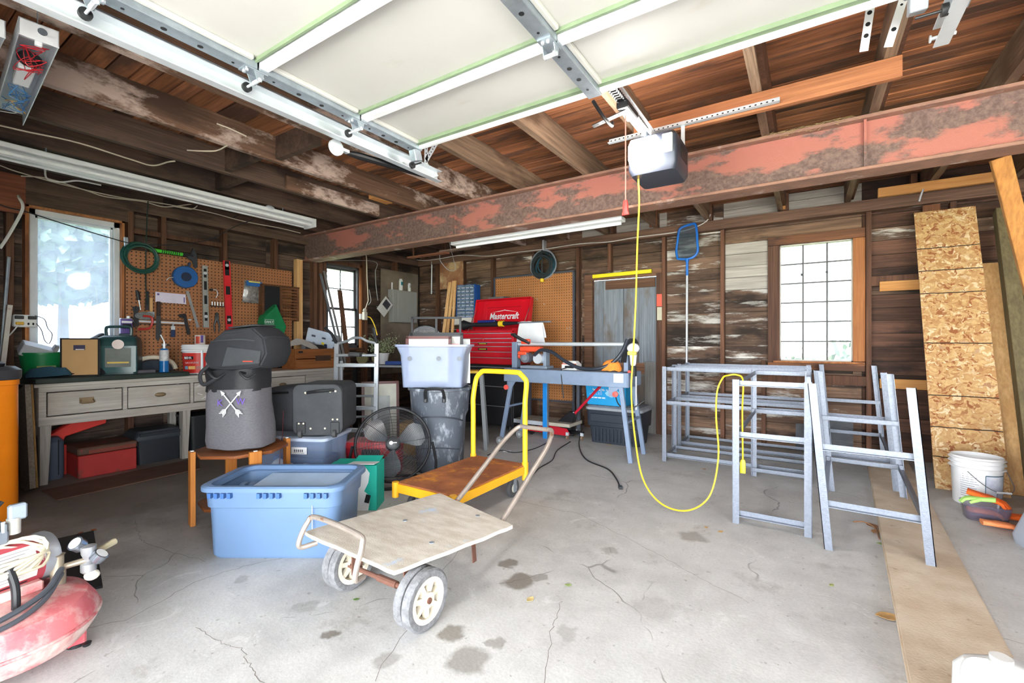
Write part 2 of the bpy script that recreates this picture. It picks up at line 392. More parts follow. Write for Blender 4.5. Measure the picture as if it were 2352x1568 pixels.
# ---- left wall
W1 = (1.09, 1.75, .96, 2.44); W2 = (4.14, 4.74, 1.12, 2.38)
mb = MB(); slab_with_holes(lambda a, b, c, d: mb.bx(-6.14, -6.06, a, b, c, d), -.4, 6.24, 0, 3.0, [W1, W2])
wall_left = struct('wall_left', mb, DARKBACK)
z = 0.0
while z < 2.9:
    hgt = rnd.choice((.14, .15, .165)); z1 = min(z+hgt, 2.92)
    for a, b in zip([-.3, 2.15, 3.3, 4.85, 6.13], [2.15, 3.3, 4.85, 6.13]):
        for (p, q) in row_pieces(a, b, z, z1, [W1, W2]):
            j = rnd.uniform(-.006, .006)
            plank('board', W_LEFT, wall_left, -6.062, -6.03+j, p+.002, q-.002, z+.003, z1-.003)
    z = z1
for y, za, zb in ((.35,0,2.58),(.97,0,2.58),(1.83,0,2.58),(2.12,2.0,2.6),(2.75,0,2.58),(3.38,0,2.58),(3.96,0,2.58),(4.05,0,2.58),(4.86,0,2.58),(5.5,0,2.58)):
    plank('stud', W_STUD, wall_left, -6.03, -5.925, y-.024, y+.024, za, zb)
plank('top_plate', W_JDARK, wall_left, -6.03, -5.92, -.3, 6.1, 2.585, 2.70)
plank('header', W_JDARK, wall_left, -6.03, -5.93, .99, 1.85, 2.46, 2.585)
plank('noggin', W_STUD, wall_left, -6.03, -5.94, 1.86, 2.72, 2.36, 2.41)
plank('end_board', wood('end_board_reddish', (128,72,52), (150,90,66), (80,46,36), 1), wall_left, -5.92, -5.89, .2, 1.06, 2.36, 2.70)
# ---- right and front walls (out of view; they close the room), two open bays to the driveway
struct('wall_right', MB().bx(3.62, 3.7, -.4, 6.25, 0, 3.0), DARKBACK)
mb = MB(); slab_with_holes(lambda a, b, c, d: mb.bx(a, b, -.36, -.28, c, d), -6.1, 3.7, 0, 3.0, [(-2.24, .48, 0, 2.3), (.84, 3.4, 0, 2.3)])
struct('wall_front', mb, DARKBACK)
struct('sky_shade_slab', MB().bx(-6.3, 3.9, -3.3, -.4, 2.5, 2.6), DARKBACK)  # unseen slab added to cut high sky light on the near floor
# ---- ceiling: deck boards and joists
ceiling = struct('ceiling', MB().bx(-6.14, 3.7, -.4, 6.24, 2.955, 3.0), DARKBACK)
y = -.28; i = 0
while y < 6.15:
    w = rnd.choice((.05, .06, .07)) if y > 2.0 else rnd.choice((.085, .1, .115)); cuts = [-6.03, rnd.choice((-2.97, -1.66, -.25)), 3.6]
    for a, b in zip(cuts, cuts[1:]):
        plank('deck_board', W_DECK, ceiling, a+.002, b-.002, y+.004, y+w-.004, 2.925+rnd.uniform(-.008, .008), 2.955)
    y += w; i += 1
JX = [.99, .37, -.25, -1.02, -1.66, -2.35, -2.97, -3.72, -4.35, -4.98, -5.6, 1.6, 2.21, 2.82, 3.43]
for x in JX:
    mat = W_JPAINT if -3.8 < x < -2.8 else (W_JDARK if x < -3.9 else W_JOIST)
    w = .026
    if -.3 < x < 1.5: plank('joist', W_STUD, ceiling, x+w, x+w+.03, -.25, 6.12, 2.75, 2.925)
    plank('joist', mat, ceiling, x-w, x+w, -.28, 6.12, 2.715, 2.925)
# blocking between the joists on the left
for y0, k in ((2.1, 7), (2.0, 8), (2.2, 9)):
    x = JX[k]; plank('blocking', W_JDARK, ceiling, x+.03, x+.58, y0, y0+.05, 2.73, 2.92)
p1, p2 = pz(678, 404, 2.71), None
plank('sister_joist', W_JPAINT, ceiling, JX[8]+.03, JX[8]+.07, 2.55, 3.7, 2.715, 2.85)
plank('pine_block', wood('block_pine', (204,146,84), (186,126,68), (140,90,48), 1, world=False), ceiling, JX[7]-.12, JX[7]-.03, 3.18, 3.42, 2.71, 2.80)
plank('pine_block', wood('block_pine', (0,0,0), (0,0,0)), ceiling, JX[10]-.4, JX[10]-.06, .62, .70, 2.66, 2.70)

# ---- windows
GLASS = None
def glass_mat(name, dirt_dimming=.25, tint=(220,226,232), seed=0.0, tr=(.96,.97,.98)):
    m, nt, b = newmat(name); out = nt.nodes['Material Output']
    vec = coords(nt, True, (1,1,1), False)
    tc_ = tr; tr = nn(nt, 'ShaderNodeBsdfTransparent'); tr.inputs[0].default_value = tc_+(1,)
    df = nn(nt, 'ShaderNodeBsdfTranslucent'); df.inputs[0].default_value = L(tint)
    f = mth(nt, 'ADD', mth(nt, 'MULTIPLY', ramp(nt, noise_n(nt, vec, 6+seed, 6, .7), .35, .7), dirt_dimming*.6), dirt_dimming*.6)
    mx = nn(nt, 'ShaderNodeMixShader'); nt.links.new(f, mx.inputs[0]); nt.links.new(tr.outputs[0], mx.inputs[1]); nt.links.new(df.outputs[0], mx.inputs[2])
    gl = nn(nt, 'ShaderNodeBsdfGlossy'); gl.inputs['Roughness'].default_value = .03
    m2 = nn(nt, 'ShaderNodeMixShader'); m2.inputs[0].default_value = .05; nt.links.new(mx.outputs[0], m2.inputs[1]); nt.links.new(gl.outputs[0], m2.inputs[2])
    nt.links.new(m2.outputs[0], out.inputs['Surface']); return m
WHITE_FRAME = M_('white_window_frame', (214,218,222), .5, var=.08)
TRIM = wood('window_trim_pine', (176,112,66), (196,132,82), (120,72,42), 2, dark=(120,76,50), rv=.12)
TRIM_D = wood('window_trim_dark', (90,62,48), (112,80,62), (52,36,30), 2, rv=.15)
def wstruct(n, mb, mat): o = mb.build(n, mat); o['kind'] = 'structure'; return o
# window 1: big fixed pane, white frame, on the left wall
y0, y1, z0, z1 = W1
mb = MB()
for a, b, c, d in ((y0,y0+.045,z0,z1),(y1-.045,y1,z0,z1),(y0,y1,z1-.05,z1),(y0,y1,z0,z0+.05)): mb.bx(-6.05, -5.97, a, b, c, d)
w1 = wstruct('window_1', mb, WHITE_FRAME)
mb = MB()
for a, b, c, d in ((y0+.045,y0+.07,z0+.05,z1-.05),(y1-.07,y1-.045,z0+.05,z1-.05),(y0+.045,y1-.045,z1-.075,z1-.05),(y0+.045,y1-.045,z0+.05,z0+.075)): mb.bx(-6.04, -6.0, a, b, c, d)
mb.build('sash', WHITE_FRAME, w1, .004)
MB().bx(-6.025, -6.02, y0+.06, y1-.06, z0+.06, z1-.06).build('pane', glass_mat('dirty_glass', .42, (112,119,132), tr=(.6,.63,.68)), w1)
for a, b, c, d in ((y0-.028,y0-.002,z0-.03,z1+.02),(y1+.002,y1+.026,z0-.03,z1+.02),(y0-.028,y1+.026,z1+.002,z1+.02)): MB().bx(-6.03, -5.92, a, b, c, d).build('trim', TRIM, w1)
MB().bx(-6.05, -5.9, y0-.03, y1+.03, z0-.03, z0-.002).build('sill', TRIM, w1)
# window 2: double hung, dark sash, on the left wall
y0, y1, z0, z1 = W2; DS = M_('dark_sash', (74,74,78), .6, var=.2)
mb = MB()
for a, b, c, d in ((y0,y0+.03,z0,z1),(y1-.03,y1,z0,z1),(y0,y1,z1-.035,z1),(y0,y1,z0,z0+.04)): mb.bx(-6.06, -5.96, a, b, c, d)
w2 = wstruct('window_2', mb, DS); zm = 1.72
for (a, c, xo) in ((zm-.015, z1-.035, -6.02), (z0+.04, zm+.015, -5.99)):
    mb = MB()
    for p, q, r, s in ((y0+.03,y0+.062,a,c),(y1-.062,y1-.03,a,c),(y0+.03,y1-.03,c-.035,c),(y0+.03,y1-.03,a,a+.035)): mb.bx(xo-.015, xo+.015, p, q, r, s)
    s = mb.build('sash', DS, w2)
    ym = (y0+y1)/2; zz = (a+c)/2
    MB().bx(xo-.009, xo+.009, ym-.008, ym+.008, a+.035, c-.035).bx(xo-.009, xo+.009, y0+.06, y1-.06, zz-.008, zz+.008).build('muntin', DS, s)
    for pa, pb in ((y0+.062, ym-.008), (ym+.008, y1-.062)):
        for qa, qb in ((a+.035, zz-.008), (zz+.008, c-.035)): MB().bx(xo-.003, xo, pa, pb, qa, qb).build('pane', glass_mat('old_glass', .16, (225,230,236)) if 'og' not in MATS else MATS['og'], s)
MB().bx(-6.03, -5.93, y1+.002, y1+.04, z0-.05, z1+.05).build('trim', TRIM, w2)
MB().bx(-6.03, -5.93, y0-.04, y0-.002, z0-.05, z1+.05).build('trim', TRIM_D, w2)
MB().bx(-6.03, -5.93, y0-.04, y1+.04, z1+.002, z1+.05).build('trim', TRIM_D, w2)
MB().bx(-6.05, -5.88, y0-.05, y1+.05, z0-.035, z0-.002).build('sill', TRIM_D, w2)
# window 3: three by six lights on the back wall
x0, x1, z0, z1 = W3; LEAD = M_('thin_muntin', (96,94,92), .6)
mb = MB()
for a, b, c, d in ((x0,x0+.012,z0,z1),(x1-.012,x1,z0,z1),(x0,x1,z1-.012,z1),(x0,x1,z0,z0+.012)): mb.bx(a, b, 6.13, 6.2, c, d)
w3 = wstruct('window_3', mb, M_('bright_jamb', (196,190,180), .7))
for i in range(1, 3): MB().bx(x0+(x1-x0)*i/3-.009, x0+(x1-x0)*i/3+.009, 6.155, 6.18, z0, z1).build('muntin', LEAD, w3)
for i in range(1, 6): MB().bx(x0, x1, 6.161, 6.174, z0+(z1-z0)*i/6-.008, z0+(z1-z0)*i/6+.008).build('muntin', LEAD, w3)
g3 = glass_mat('clear_glass', .08, (150,156,160), tr=(.5,.52,.54))
for i in range(3):
    for k in range(6):
        MB().bx(x0+(x1-x0)*i/3+.005, x0+(x1-x0)*(i+1)/3-.005, 6.166, 6.169, z0+(z1-z0)*k/6+.005, z0+(z1-z0)*(k+1)/6-.005).build('pane', g3, w3)
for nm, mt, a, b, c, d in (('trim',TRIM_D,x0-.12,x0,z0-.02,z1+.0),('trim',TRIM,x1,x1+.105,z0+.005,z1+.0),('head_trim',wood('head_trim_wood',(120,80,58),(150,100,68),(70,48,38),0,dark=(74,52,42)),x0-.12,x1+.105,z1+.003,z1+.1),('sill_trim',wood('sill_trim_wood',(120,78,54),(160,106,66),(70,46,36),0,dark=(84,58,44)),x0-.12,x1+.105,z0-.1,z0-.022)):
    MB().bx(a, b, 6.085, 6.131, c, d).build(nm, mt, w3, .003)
MB().bx(x0-.06, x1+.1, 6.06, 6.13, z0-.02, z0-.001).build('sill', TRIM, w3)
for x, zc in ((-.045, 1.98), (.19, 1.99)): MB().ell((x, 6.155, zc), (.012,.006,.016), 8, 5).jit(.006, 60).build('putty_lump', DS, w3)
# ---- door 1: grey board door in the back wall
x0, x1, z0, z1 = DR; GREY = wood('weathered_grey_paint', (124,132,142), (142,149,156), (92,92,94), 2, dark=(108,98,90), rv=.08)
d1 = wstruct('door_1', MB().bx(x0+.1, x1-.06, 6.15, 6.17, .02, z1-.03), GREY)
xs = [x0+.1, x0+.24, x0+.53, x0+.545, x0+.75, x1-.06]
for a, b in ((xs[0], xs[1]), (xs[1], xs[2]), (xs[3], xs[4]), (xs[4], xs[5])):
    plank('door_board', GREY, d1, a+.002, b-.002, 6.13, 6.149, .02, z1-.04)
BR = wood('door_rail_brown', (110,78,58), (136,100,76), (64,46,36), 0)
plank('rail', BR, d1, x0+.28, x1-.09, 6.105, 6.13, z1-.17, z1-.05)
plank('rail', BR, d1, x0+.24, x1-.2, 6.108, 6.13, .78, .93)
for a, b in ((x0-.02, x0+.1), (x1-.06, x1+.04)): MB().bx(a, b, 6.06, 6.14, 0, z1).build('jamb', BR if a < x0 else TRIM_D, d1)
MB().bx(x0-.02, x1+.04, 6.07, 6.15, z1-.028, z1+.05).build('head', BR, d1)
MB().bx(x1-.05, x1+.02, 6.045, 6.06, 1.68, 1.84).build('tag', plastic('orange_red_tag', (236,94,72)), d1)
MB().bx(x1-.045, x1+.02, 6.047, 6.06, 1.5, 1.67).build('tag', M_('pale_tag', (206,200,176), .7), d1)
plank('jamb_board', wood('jamb_grey', (150,150,150), (128,124,120), (96,92,88), 2), d1, x1-.22, x1-.07, 6.085, 6.128, 0, .95)
# ---- steel beam
RUST = M_('red_primer_rust', (126,103,95), .8, var=.3, sc=40, col2=(96,77,72), patch=(168,106,94), psc=1.0, plo=.525, phi=.575, world=True, rnd=False, bump=.3, bsc=120, pstretch=(1.3,1,3.2))
RUST2 = M_('flange_rust', (156,116,98), .8, var=.3, sc=8, col2=(132,100,86), patch=(190,168,158), psc=3, plo=.58, phi=.66, world=True, rnd=False)
beam = thing('steel_beam', 'long red-primed rusty steel beam carrying the ceiling joists', 'beam', (-6.0, 3.88, 2.36))
MB().bx(-6.0, 3.6, 3.84, 3.86, 2.372, 2.698).build('web', RUST, beam, world=True)
MB().bx(-6.0, 3.6, 3.77, 3.97, 2.35, 2.372).build('bottom_flange', RUST2, beam, .004, world=True)
MB().bx(-6.0, 3.6, 3.77, 3.97, 2.69, 2.712).build('top_flange', RUST2, beam, .004, world=True)
for x in (.32, -3.2): MB().bx(x, x+.015, 3.8, 3.838, 2.372, 2.69).build('stiffener', RUST, beam, world=True)
# ---- outside: hedge behind the back window, trees beyond the left windows
LEAF = M_('leaf_green', (84,104,84), .8, var=.5, sc=4); BARK = M_('bark', (88,72,58), .9, var=.3)
def tree(label, loc, h, r, zc, n, name='tree', lf=.1):
    t = thing(name, label, 'tree', loc, 0)
    MB().cyl((0,0,-.17), (0,0,h*.6), .12, .06, 10).build('trunk', BARK, t)
    mb = MB(); rg = random.Random(int(loc[0]*10+loc[1]))
    for i in range(n):
        d = V((rg.gauss(0,1), rg.gauss(0,1), rg.gauss(0,1))).normalized()*(rg.random()**.4); p = V((d.x*r, d.y*r, zc+d.z*r*.8))
        u = V((rg.gauss(0,1), rg.gauss(0,1), rg.gauss(0,1))).normalized()*lf; w = u.orthogonal().normalized()*lf*.6
        mb.quad(p-u, p+w, p+u, p-w)
    mb.build('foliage', LEAF, t, kind='stuff'); return t
tree('leafy tree outside the large white-framed window', (-12.4, 2.75, 0), 4.2, 2.1, 3.65, 12000, lf=.15)
tree('leafy tree outside the dark double-hung window', (-10.5, 8.2, 0), 4.2, 1.6, 3.9, 900)
tree('low green shrub outside the gridded back window', (.6, 9.5, 0), .7, 1.3, .35, 500, 'shrub')
# ================================================================== OVERHEAD
CREAM = M_('cream_door_panel', (190,189,184), .55, var=.05, sc=2, world=True, rnd=False, patch=(176,171,158), psc=2.4, plo=.62, phi=.8, pstretch=(1,2.2,1))
WHITE = M_('white_enamel', (226,228,230), .45, var=.04)
GALV = metal('galvanised_steel', (168,178,188), .42, var=.22, sc=14, metal=.7)
GALV2 = metal('galvanised_bright', (214,220,226), .4, var=.1, metal=.45)
BLACKP = plastic('black_plastic', (34,35,38), .45)
BLACKM = M_('black_metal', (30,30,33), .45, metal=.3)
SHADOWH = M_('hole_dark', (26,27,30), .8)
GASKET = M_('green_gasket', (118,136,108), .7, var=.2, stretch=(1,1,1))
RUBBER = M_('rubber_grey', (70,70,72), .8)
DX0, DX1, DYF = -2.12, .36, 2.125; DXC = -.88
gd = thing('garage_door', 'cream sectional garage door rolled open under the ceiling', 'garage door', (DXC, DYF, 2.44))
ys = [DYF, 1.645, 1.09, .53, -.02]
for i in range(4):
    ya, yb = ys[i+1], ys[i]
    s = MB().bx(DX0+.02, DX1-.02, ya+.004, yb-.004, 2.475, 2.51).build('door_section', CREAM, gd, world=True)
    # folded edge rails: white lip and green gasket groove
    if i == 0: MB().bx(DX0+.05, DX1-.05, yb-.034, yb-.004, 2.44, 2.475).build('edge_rail', WHITE, s, .004, world=True)
    else: MB().bx(DX0+.05, DX1-.05, yb-.018, yb-.004, 2.458, 2.475).build('gasket', GASKET, s, .002, world=True)
    MB().bx(DX0+.05, DX1-.05, ya+.004, ya+.05, 2.44, 2.475).build('edge_rail', WHITE, s, .006, world=True)
    if i == 0: MB().bx(DX0+.05, DX1-.05, yb-.062, yb-.035, 2.455, 2.475).build('gasket', GASKET, s, world=True)
    for x, wd in ((DX0, .07), (DX1-.07, .07), (DXC-.035, .07)):
        st = MB().bx(x, x+wd, ya+.004, yb-.004, 2.430, 2.476).build('stile', GALV, s, .003, world=True)
        xs_ = x-.02 if x > 0 else x+wd
        MB().bx(xs_, xs_+.022, ya+.03, yb-.03, 2.455, 2.476).build('stile_lip', CREAM, s, .004, world=True)
        rg = random.Random(i*7+int(x*10))
        for k in range(4):
            yy = ya+.09+k*(yb-ya-.18)/3
            MB().cyl((x+wd*.45, yy, 2.4285), (x+wd*.45, yy, 2.4302), .011 if k in (1, 2) else .006, n=10).build('punched_hole', SHADOWH, s, world=True)
def hinge(x, y, roller):
    mb = MB().bx(x-.03, x+.03, y-.055, y+.045, 2.424, 2.43)
    mb.prism([(y-.02, 2.428), (y+.03, 2.428), (y+.018, 2.385), (y-.002, 2.385)], .003, Matrix(((0,0,1,x-.028),(1,0,0,0),(0,1,0,0),(0,0,0,1))))
    mb.prism([(y-.02, 2.428), (y+.03, 2.428), (y+.018, 2.385), (y-.002, 2.385)], .003, Matrix(((0,0,1,x+.025),(1,0,0,0),(0,1,0,0),(0,0,0,1))))
    h = mb.build('hinge', GALV, gd, world=True)
    mb = MB()
    for a, b in ((x-.012, y-.04), (x+.012, y-.04), (x, y+.036)): mb.cyl((a, b, 2.424), (a, b, 2.415), .007, n=6)
    mb.build('bolt', GALV2, h, world=True)
    MB().cyl((x-.03, y+.008, 2.392), (x+.03, y+.008, 2.392), .009, n=10).build('hinge_pin', GALV2, h, world=True)
    if roller:
        d = -1 if x < DXC else 1
        r = MB().cyl((x, y+.008, 2.392), (x+d*.085, y+.008, 2.392), .0055, n=8).build('roller', GALV2, gd, world=True)
        MB().cyl((x+d*.075, y+.008, 2.392), (x+d*.09, y+.008, 2.392), .021, n=14).build('wheel', BLACKP, r, world=True)
for y in ys[1:4]:
    for x in (DX0+.035, DXC, DX1-.035): hinge(x, y, x != DXC)
# top bracket with roller at the leading edge
for x, d in ((DX0+.035, -1), (DX1-.035, 1)):
    b = MB().box((x-.0, DYF-.03, 2.40), (.05, .06, .07), rxm(.3)).build('corner_bracket', GALV, gd, .003, world=True)
    MB().cyl((x, DYF+.02, 2.372), (x+d*.085, DYF+.02, 2.372), .0055, n=8).cyl((x+d*.07, DYF+.02, 2.372), (x+d*.088, DYF+.02, 2.372), .021, n=14).build('roller', BLACKP, b, world=True)
# tracks
def track(xw, d, label, y_end):
    t = thing('door_track', label, 'track', (xw, y_end, 2.34), 0)
    mb = MB().bx(xw-.002, xw+.002, -.2, y_end, 2.355, 2.425)
    x2 = xw-d*.045
    mb.bx(min(xw, x2), max(xw, x2), -.2, y_end, 2.353, 2.357).bx(min(xw, x2), max(xw, x2), -.2, y_end, 2.423, 2.427)
    mb.build('channel', GALV2, t, world=True)
    a = MB().angle((xw+d*.004, .2, 2.43), (xw+d*.004, y_end-.08, 2.43), .032, .003, (d,0,0), (0,0,1)).build('support_angle', GALV, t, world=True)
    return t
tl = track(-2.215, -1, 'left galvanised garage door track beside the bare joists', 2.44)
tr = track(.455, 1, 'right galvanised garage door track ending near the roof boards', 2.36)
HOLE = SHADOWH
def perforated(a, b, w, t, mat, parent, name, e, step=.03, hr=.005):
    a, b, e = V(a), V(b), V(e).normalized(); d = (b-a).normalized(); nrm = d.cross(e).normalized()
    o = MB().bar(a, b, w, t, nrm).build(name, mat, parent, world=True)
    mb = MB(); n = int((b-a).length/step)
    for i in range(1, n):
        p = a+d*(i*step); mb.cyl(p-nrm*(t/2+.0006), p+nrm*(t/2+.0006), hr, n=8)
    if n > 1: mb.build('punched_holes', HOLE, o, world=True)
    return o
perforated((-2.19, 2.3, 2.42), (-2.19, 2.3, 2.80), .032, .003, GALV2, tl, 'hanger', (0,1,0))
perforated((-2.19, 2.3, 2.46), (-2.19, 2.52, 2.80), .032, .003, GALV2, tl, 'hanger', (0,1,0))
MB().cyl((-2.235, 2.41, 2.39), (-2.18, 2.41, 2.39), .006, n=8).build('end_bolt', GALV2, tl, world=True)
MB().cyl((.40, 2.33, 2.375), (.47, 2.33, 2.375), .007, n=8).cyl((.395, 2.33, 2.375), (.40, 2.33, 2.375), .014, n=10).build('end_bolt', GALV2, tr, world=True)
MB().bx(.46, .464, 2.05, 2.33, 2.43, 2.52).build('end_plate', GALV2, tr, world=True)
# pulley, cable and spring of the left track
pl = MB().lathe([(.045,-.008),(.045,-.005),(.036,0),(.045,.005),(.045,.008)], 24, Matrix.Translation((-2.26,1.64,2.33)) @ Matrix.Rotation(PI/2, 4, 'Y')).build('pulley', GALV2, tl, world=True)
MB().bx(-2.275, -2.245, 1.63, 1.72, 2.322, 2.338).build('pulley_fork', GALV2, pl, world=True)
MB().tube([(-2.27, 1.72, 2.33), (-2.27, 1.8, 2.34), (-2.27, 2.38, 2.40)], [.012, .022, .022], 10).build('spring', BLACKM, tl, world=True)
MB().tube([(-2.262, 1.64, 2.375), (-2.262, .6, 2.46), (-2.262, -.1, 2.5)], .002, 5).build('cable', GALV, tl, world=True)
for (xa, ya, xb, yb, lab) in ((1998, 8, 1984, 118, 'white perforated hanger strap dangling straight down by the garage door'), (2098, 5, 2040, 108, 'white perforated hanger strap dangling aslant across the thick joist')):
    bot = pz(xb, yb, 2.44); top = px_(xa, ya, bot.x); top.z = 2.72 if lab.find('aslant') < 0 else 2.75
    if 'aslant' in lab: top = V((.36, bot.y+.02, 2.72))
    else: top = V((bot.x+.06, bot.y-.03, 2.925))
    mid = top.lerp(bot, .6)
    t = thing('hanger_strap', lab, 'strap', top)
    perforated(top, mid, .03, .003, WHITE, t, 'strap', (1,0,0))
    s = perforated(mid, bot, .03, .003, WHITE, t, 'bent_end', (1,0,0), .045, .009)
# ---- opener
op = thing('garage_door_opener', 'dark garage door opener with glowing lamp hung before the steel beam', 'opener', (-.82, 2.98, 2.27))
ox, oy = -.80, 2.98
DKG = M_('opener_blue_grey', (58,62,74), .4, var=.1, metal=.2)
h = MB().loft([rr(.27, .30, 2.265, .03, 3, ox, oy), rr(.30, .34, 2.30, .03, 3, ox, oy), rr(.30, .34, 2.47, .03, 3, ox, oy), rr(.26, .30, 2.50, .03, 3, ox, oy)]).build('housing', DKG, op, world=True)
lens = M_('lamp_lens', (255,252,245), .4, emit=14, rnd=False)
ln = MB().loft([rr(.17, .02, 2.32, .01, 3, ox-.045, oy-.178), rr(.19, .035, 2.36, .015, 3, ox-.045, oy-.178), rr(.19, .035, 2.44, .015, 3, ox-.045, oy-.178), rr(.16, .02, 2.475, .01, 3, ox-.045, oy-.178)]).build('lamp_lens', lens, op, world=True)
MB().bx(ox+.07, ox+.13, oy-.19, oy-.17, 2.36, 2.47).build('lamp_socket', GALV2, op, .004, world=True)
MB().bx(ox+.151, ox+.153, oy-.06, oy+.1, 2.36, 2.44).build('vent_panel', BLACKP, op, world=True)
lp = bpy.data.lights.new('opener_lamp', 'POINT'); lp.energy = 6; lp.shadow_soft_size = .14; lp.color = (1, .96, .9)
lo = bpy.data.objects.new('opener_lamp', lp); C.objects.link(lo); lo.parent = op; lo.location = base_matrix(op).inverted() @ V((ox-.08, oy-.30, 2.32))
r = MB()
for dx in (-.022, .016): r.bx(ox-.03+dx, ox-.03+dx+.006, -.2, oy-.02, 2.50, 2.55)
r.bx(ox-.05, ox-.005, -.2, oy-.02, 2.547, 2.552).build('rail', GALV2, op, world=True)
mb = MB()
for k in range(28): mb.bx(ox-.053, ox-.004, 2.10+k*.024, 2.112+k*.024, 2.50, 2.515)
mb.build('belt_teeth', BLACKM, op, world=True)
tr_ = MB().bx(ox-.06, ox+.005, 2.36, 2.54, 2.47, 2.51).build('trolley', BLACKP, op, .006, world=True)
MB().bx(ox-.055, ox+.0, 2.52, 2.74, 2.488, 2.50).build('slide', GALV2, op, world=True)
MB().tube(spline([(DXC-.0, DYF-.03, 2.40), (DXC+.005, DYF+.1, 2.372), (DXC+.0, DYF+.22, 2.38), (DXC-.01, DYF+.26, 2.415)], 6), .009, 8).build('door_arm', BLACKM, op, world=True)
perforated((ox-.21, 2.40, 2.43), (ox-.02, 2.41, 2.47), .035, .004, BLACKM, op, 'arm_plate', (0,1,0))
cd = MB().cyl((ox-.035, 2.44, 2.46), (ox-.035, 2.44, 1.99), .0035, n=6).build('pull_cord', plastic('pink_cord', (226,132,120), .8), op, world=True)
MB().loft([rr(.02,.02,1.995,.006,2,ox-.035,2.44), rr(.03,.02,1.97,.006,2,ox-.035,2.44), rr(.03,.02,1.935,.006,2,ox-.035,2.44), rr(.04,.015,1.925,.006,2,ox-.035,2.44), rr(.04,.015,1.915,.006,2,ox-.035,2.44)]).build('pull_handle', plastic('red_handle', (222,66,60)), cd, world=True)
a = MB().angle((-1.17, 3.075, 2.61), (-.13, 3.075, 2.61), .035, .003, (0,0,1), (0,-1,0)).build('perforated_angle', GALV2, op, world=True)
mb = MB()
for k in range(34): mb.cyl((-1.155+k*.03, 3.0765, 2.63), (-1.155+k*.03, 3.0715, 2.63), .006, n=8)
mb.build('punched_holes', HOLE, a, world=True)
for x in (ox-.13, ox+.13): MB().bx(x-.012, x+.012, 3.068, 3.071, 2.45, 2.64).build('strap', GALV2, op, world=True)
# board under the joists
solo('cross_board', MB().bx(-1.0, .42, 3.085, 3.125, 2.60, 2.712), wood('cross_board_wood', (156,98,64), (180,120,80), (110,70,46), 0, rv=.02), 'brown board nailed across under the joists above the opener', 'board', (-.3, 3.1, 2.60), world=True, bv=.003)
# ---- long fluorescent fixture along the left joists
fx = -4.95
fl_ = thing('strip_light', 'long white fluorescent strip light running along the left joists', 'light', (fx, 1.9, 2.55))
MB().bx(fx-.11, fx+.11, .45, 3.24, 2.62, 2.66).build('reflector', WHITE, fl_, .006, world=True)
MB().loft([[V((fx-.05, y, 2.619)), V((fx+.05, y, 2.619)), V((fx+.03, y, 2.575)), V((fx-.03, y, 2.575))] for y in (.45, 3.24)]).build('ballast_cover', WHITE, fl_, world=True)
for dx in (-.075, .075): MB().cyl((fx+dx, .48, 2.588), (fx+dx, 3.2, 2.588), .017, n=12).build('tube', M_('tube_white', (244,246,248), .35), fl_, world=True)
for y in (.455, 3.235): MB().bx(fx-.11, fx+.11, y-.012, y+.012, 2.565, 2.66).build('end_cap', WHITE, fl_, .003, world=True)
MB().ell((fx+.10, 2.7, 2.66), (.02,.05,.025), 10, 6).build('hook_plate', GALV2, fl_, world=True)
for y in (1.0, 2.9): MB().cyl((fx, y, 2.66), (fx, y, 2.72), .006, n=6).build('hanger', GALV, fl_, world=True)
# ---- two stripped fixture housings with loose wires
def housing(label, y, xe, rz, nw, seed):
    t = thing('light_housing', label, 'light', (xe, y, 2.53), rz)
    L_ = 1.2
    b = MB().bx(-L_, 0, -.062, -.058, 0, .07).bx(-L_, 0, .058, .062, 0, .07).bx(-L_, 0, -.062, .062, .066, .07).build('housing', GALV2, t)
    MB().bx(-.004, 0, -.062, .062, -.005, .07).bx(-.09, 0, -.05, .05, .03, .034).build('end_plate', WHITE, t)
    MB().cyl((.001, .01, .04), (-.002, .01, .04), .016, n=14).build('knockout', GALV, t)
    for x in (0, ): MB().bx(-.03, -.01, -.012, .012, -.02, .03).build('lampholder', WHITE, t, .003)
    MB().box((-.5, 0, .035), (.24, .06, .045)).build('ballast', plastic('ballast_white', (232,232,236)), t, .004)
    MB().ell((-.3, 0, .03), (.06,.045,.03), 12, 7).build('ballast_end', BLACKP, t)
    rg = random.Random(seed); cols = [('wire_red',(196,40,52)), ('wire_blue',(70,130,190)), ('wire_white',(214,214,206)), ('wire_yellow',(230,170,50))]
    for k in range(nw):
        c = cols[0 if k < nw*.4 else (1 if k < nw*.85 else 2+k % 2)]; x0 = -.2-.25*rg.random() if k < nw*.4 else -.72-.3*rg.random()
        pts = [(x0+rg.uniform(-.11,.11), rg.uniform(-.05,.05), rg.uniform(-.02,.05)) for _ in range(7)]
        MB().tube(spline(pts, 5), .0018, 5).build('wire', plastic(c[0], c[1]), t)
    for x in (-.05, -1.1): MB().bar((x,0,.07), (x,0,.398), .012, .003).build('hanger', GALV, t)
    return t
housing('open metal light housing with red and blue loose wires', .545, -2.80, -.085, 14, 4)
housing('open metal light housing with a few pale wires, beside the wired one', .40, -2.9, -.03, 5, 9)
# ---- strip light behind the beam
bl = thing('strip_light', 'white strip light hung behind the steel beam', 'light', (-2.4, 4.3, 2.36))
p0, p1 = pz(1042, 556, 2.36), pz(1420, 492, 2.36)
yb = 4.13; xa, xb = py_(1042, 556, yb).x, py_(1432, 490, yb).x
MB().bx(xa, xb, yb-.06, yb+.06, 2.345, 2.385).build('body', WHITE, bl, .005, world=True)
MB().cyl((xa+.03, yb+.02, 2.33), (xb-.03, yb+.02, 2.33), .015, n=10).build('tube', M_('tube_white', (0,0,0)), bl, world=True)
for x in (xa+.2, xb-.2): MB().cyl((x, yb, 2.385), (x, yb, 2.715), .004, n=6).build('hanger', GALV, bl, world=True)
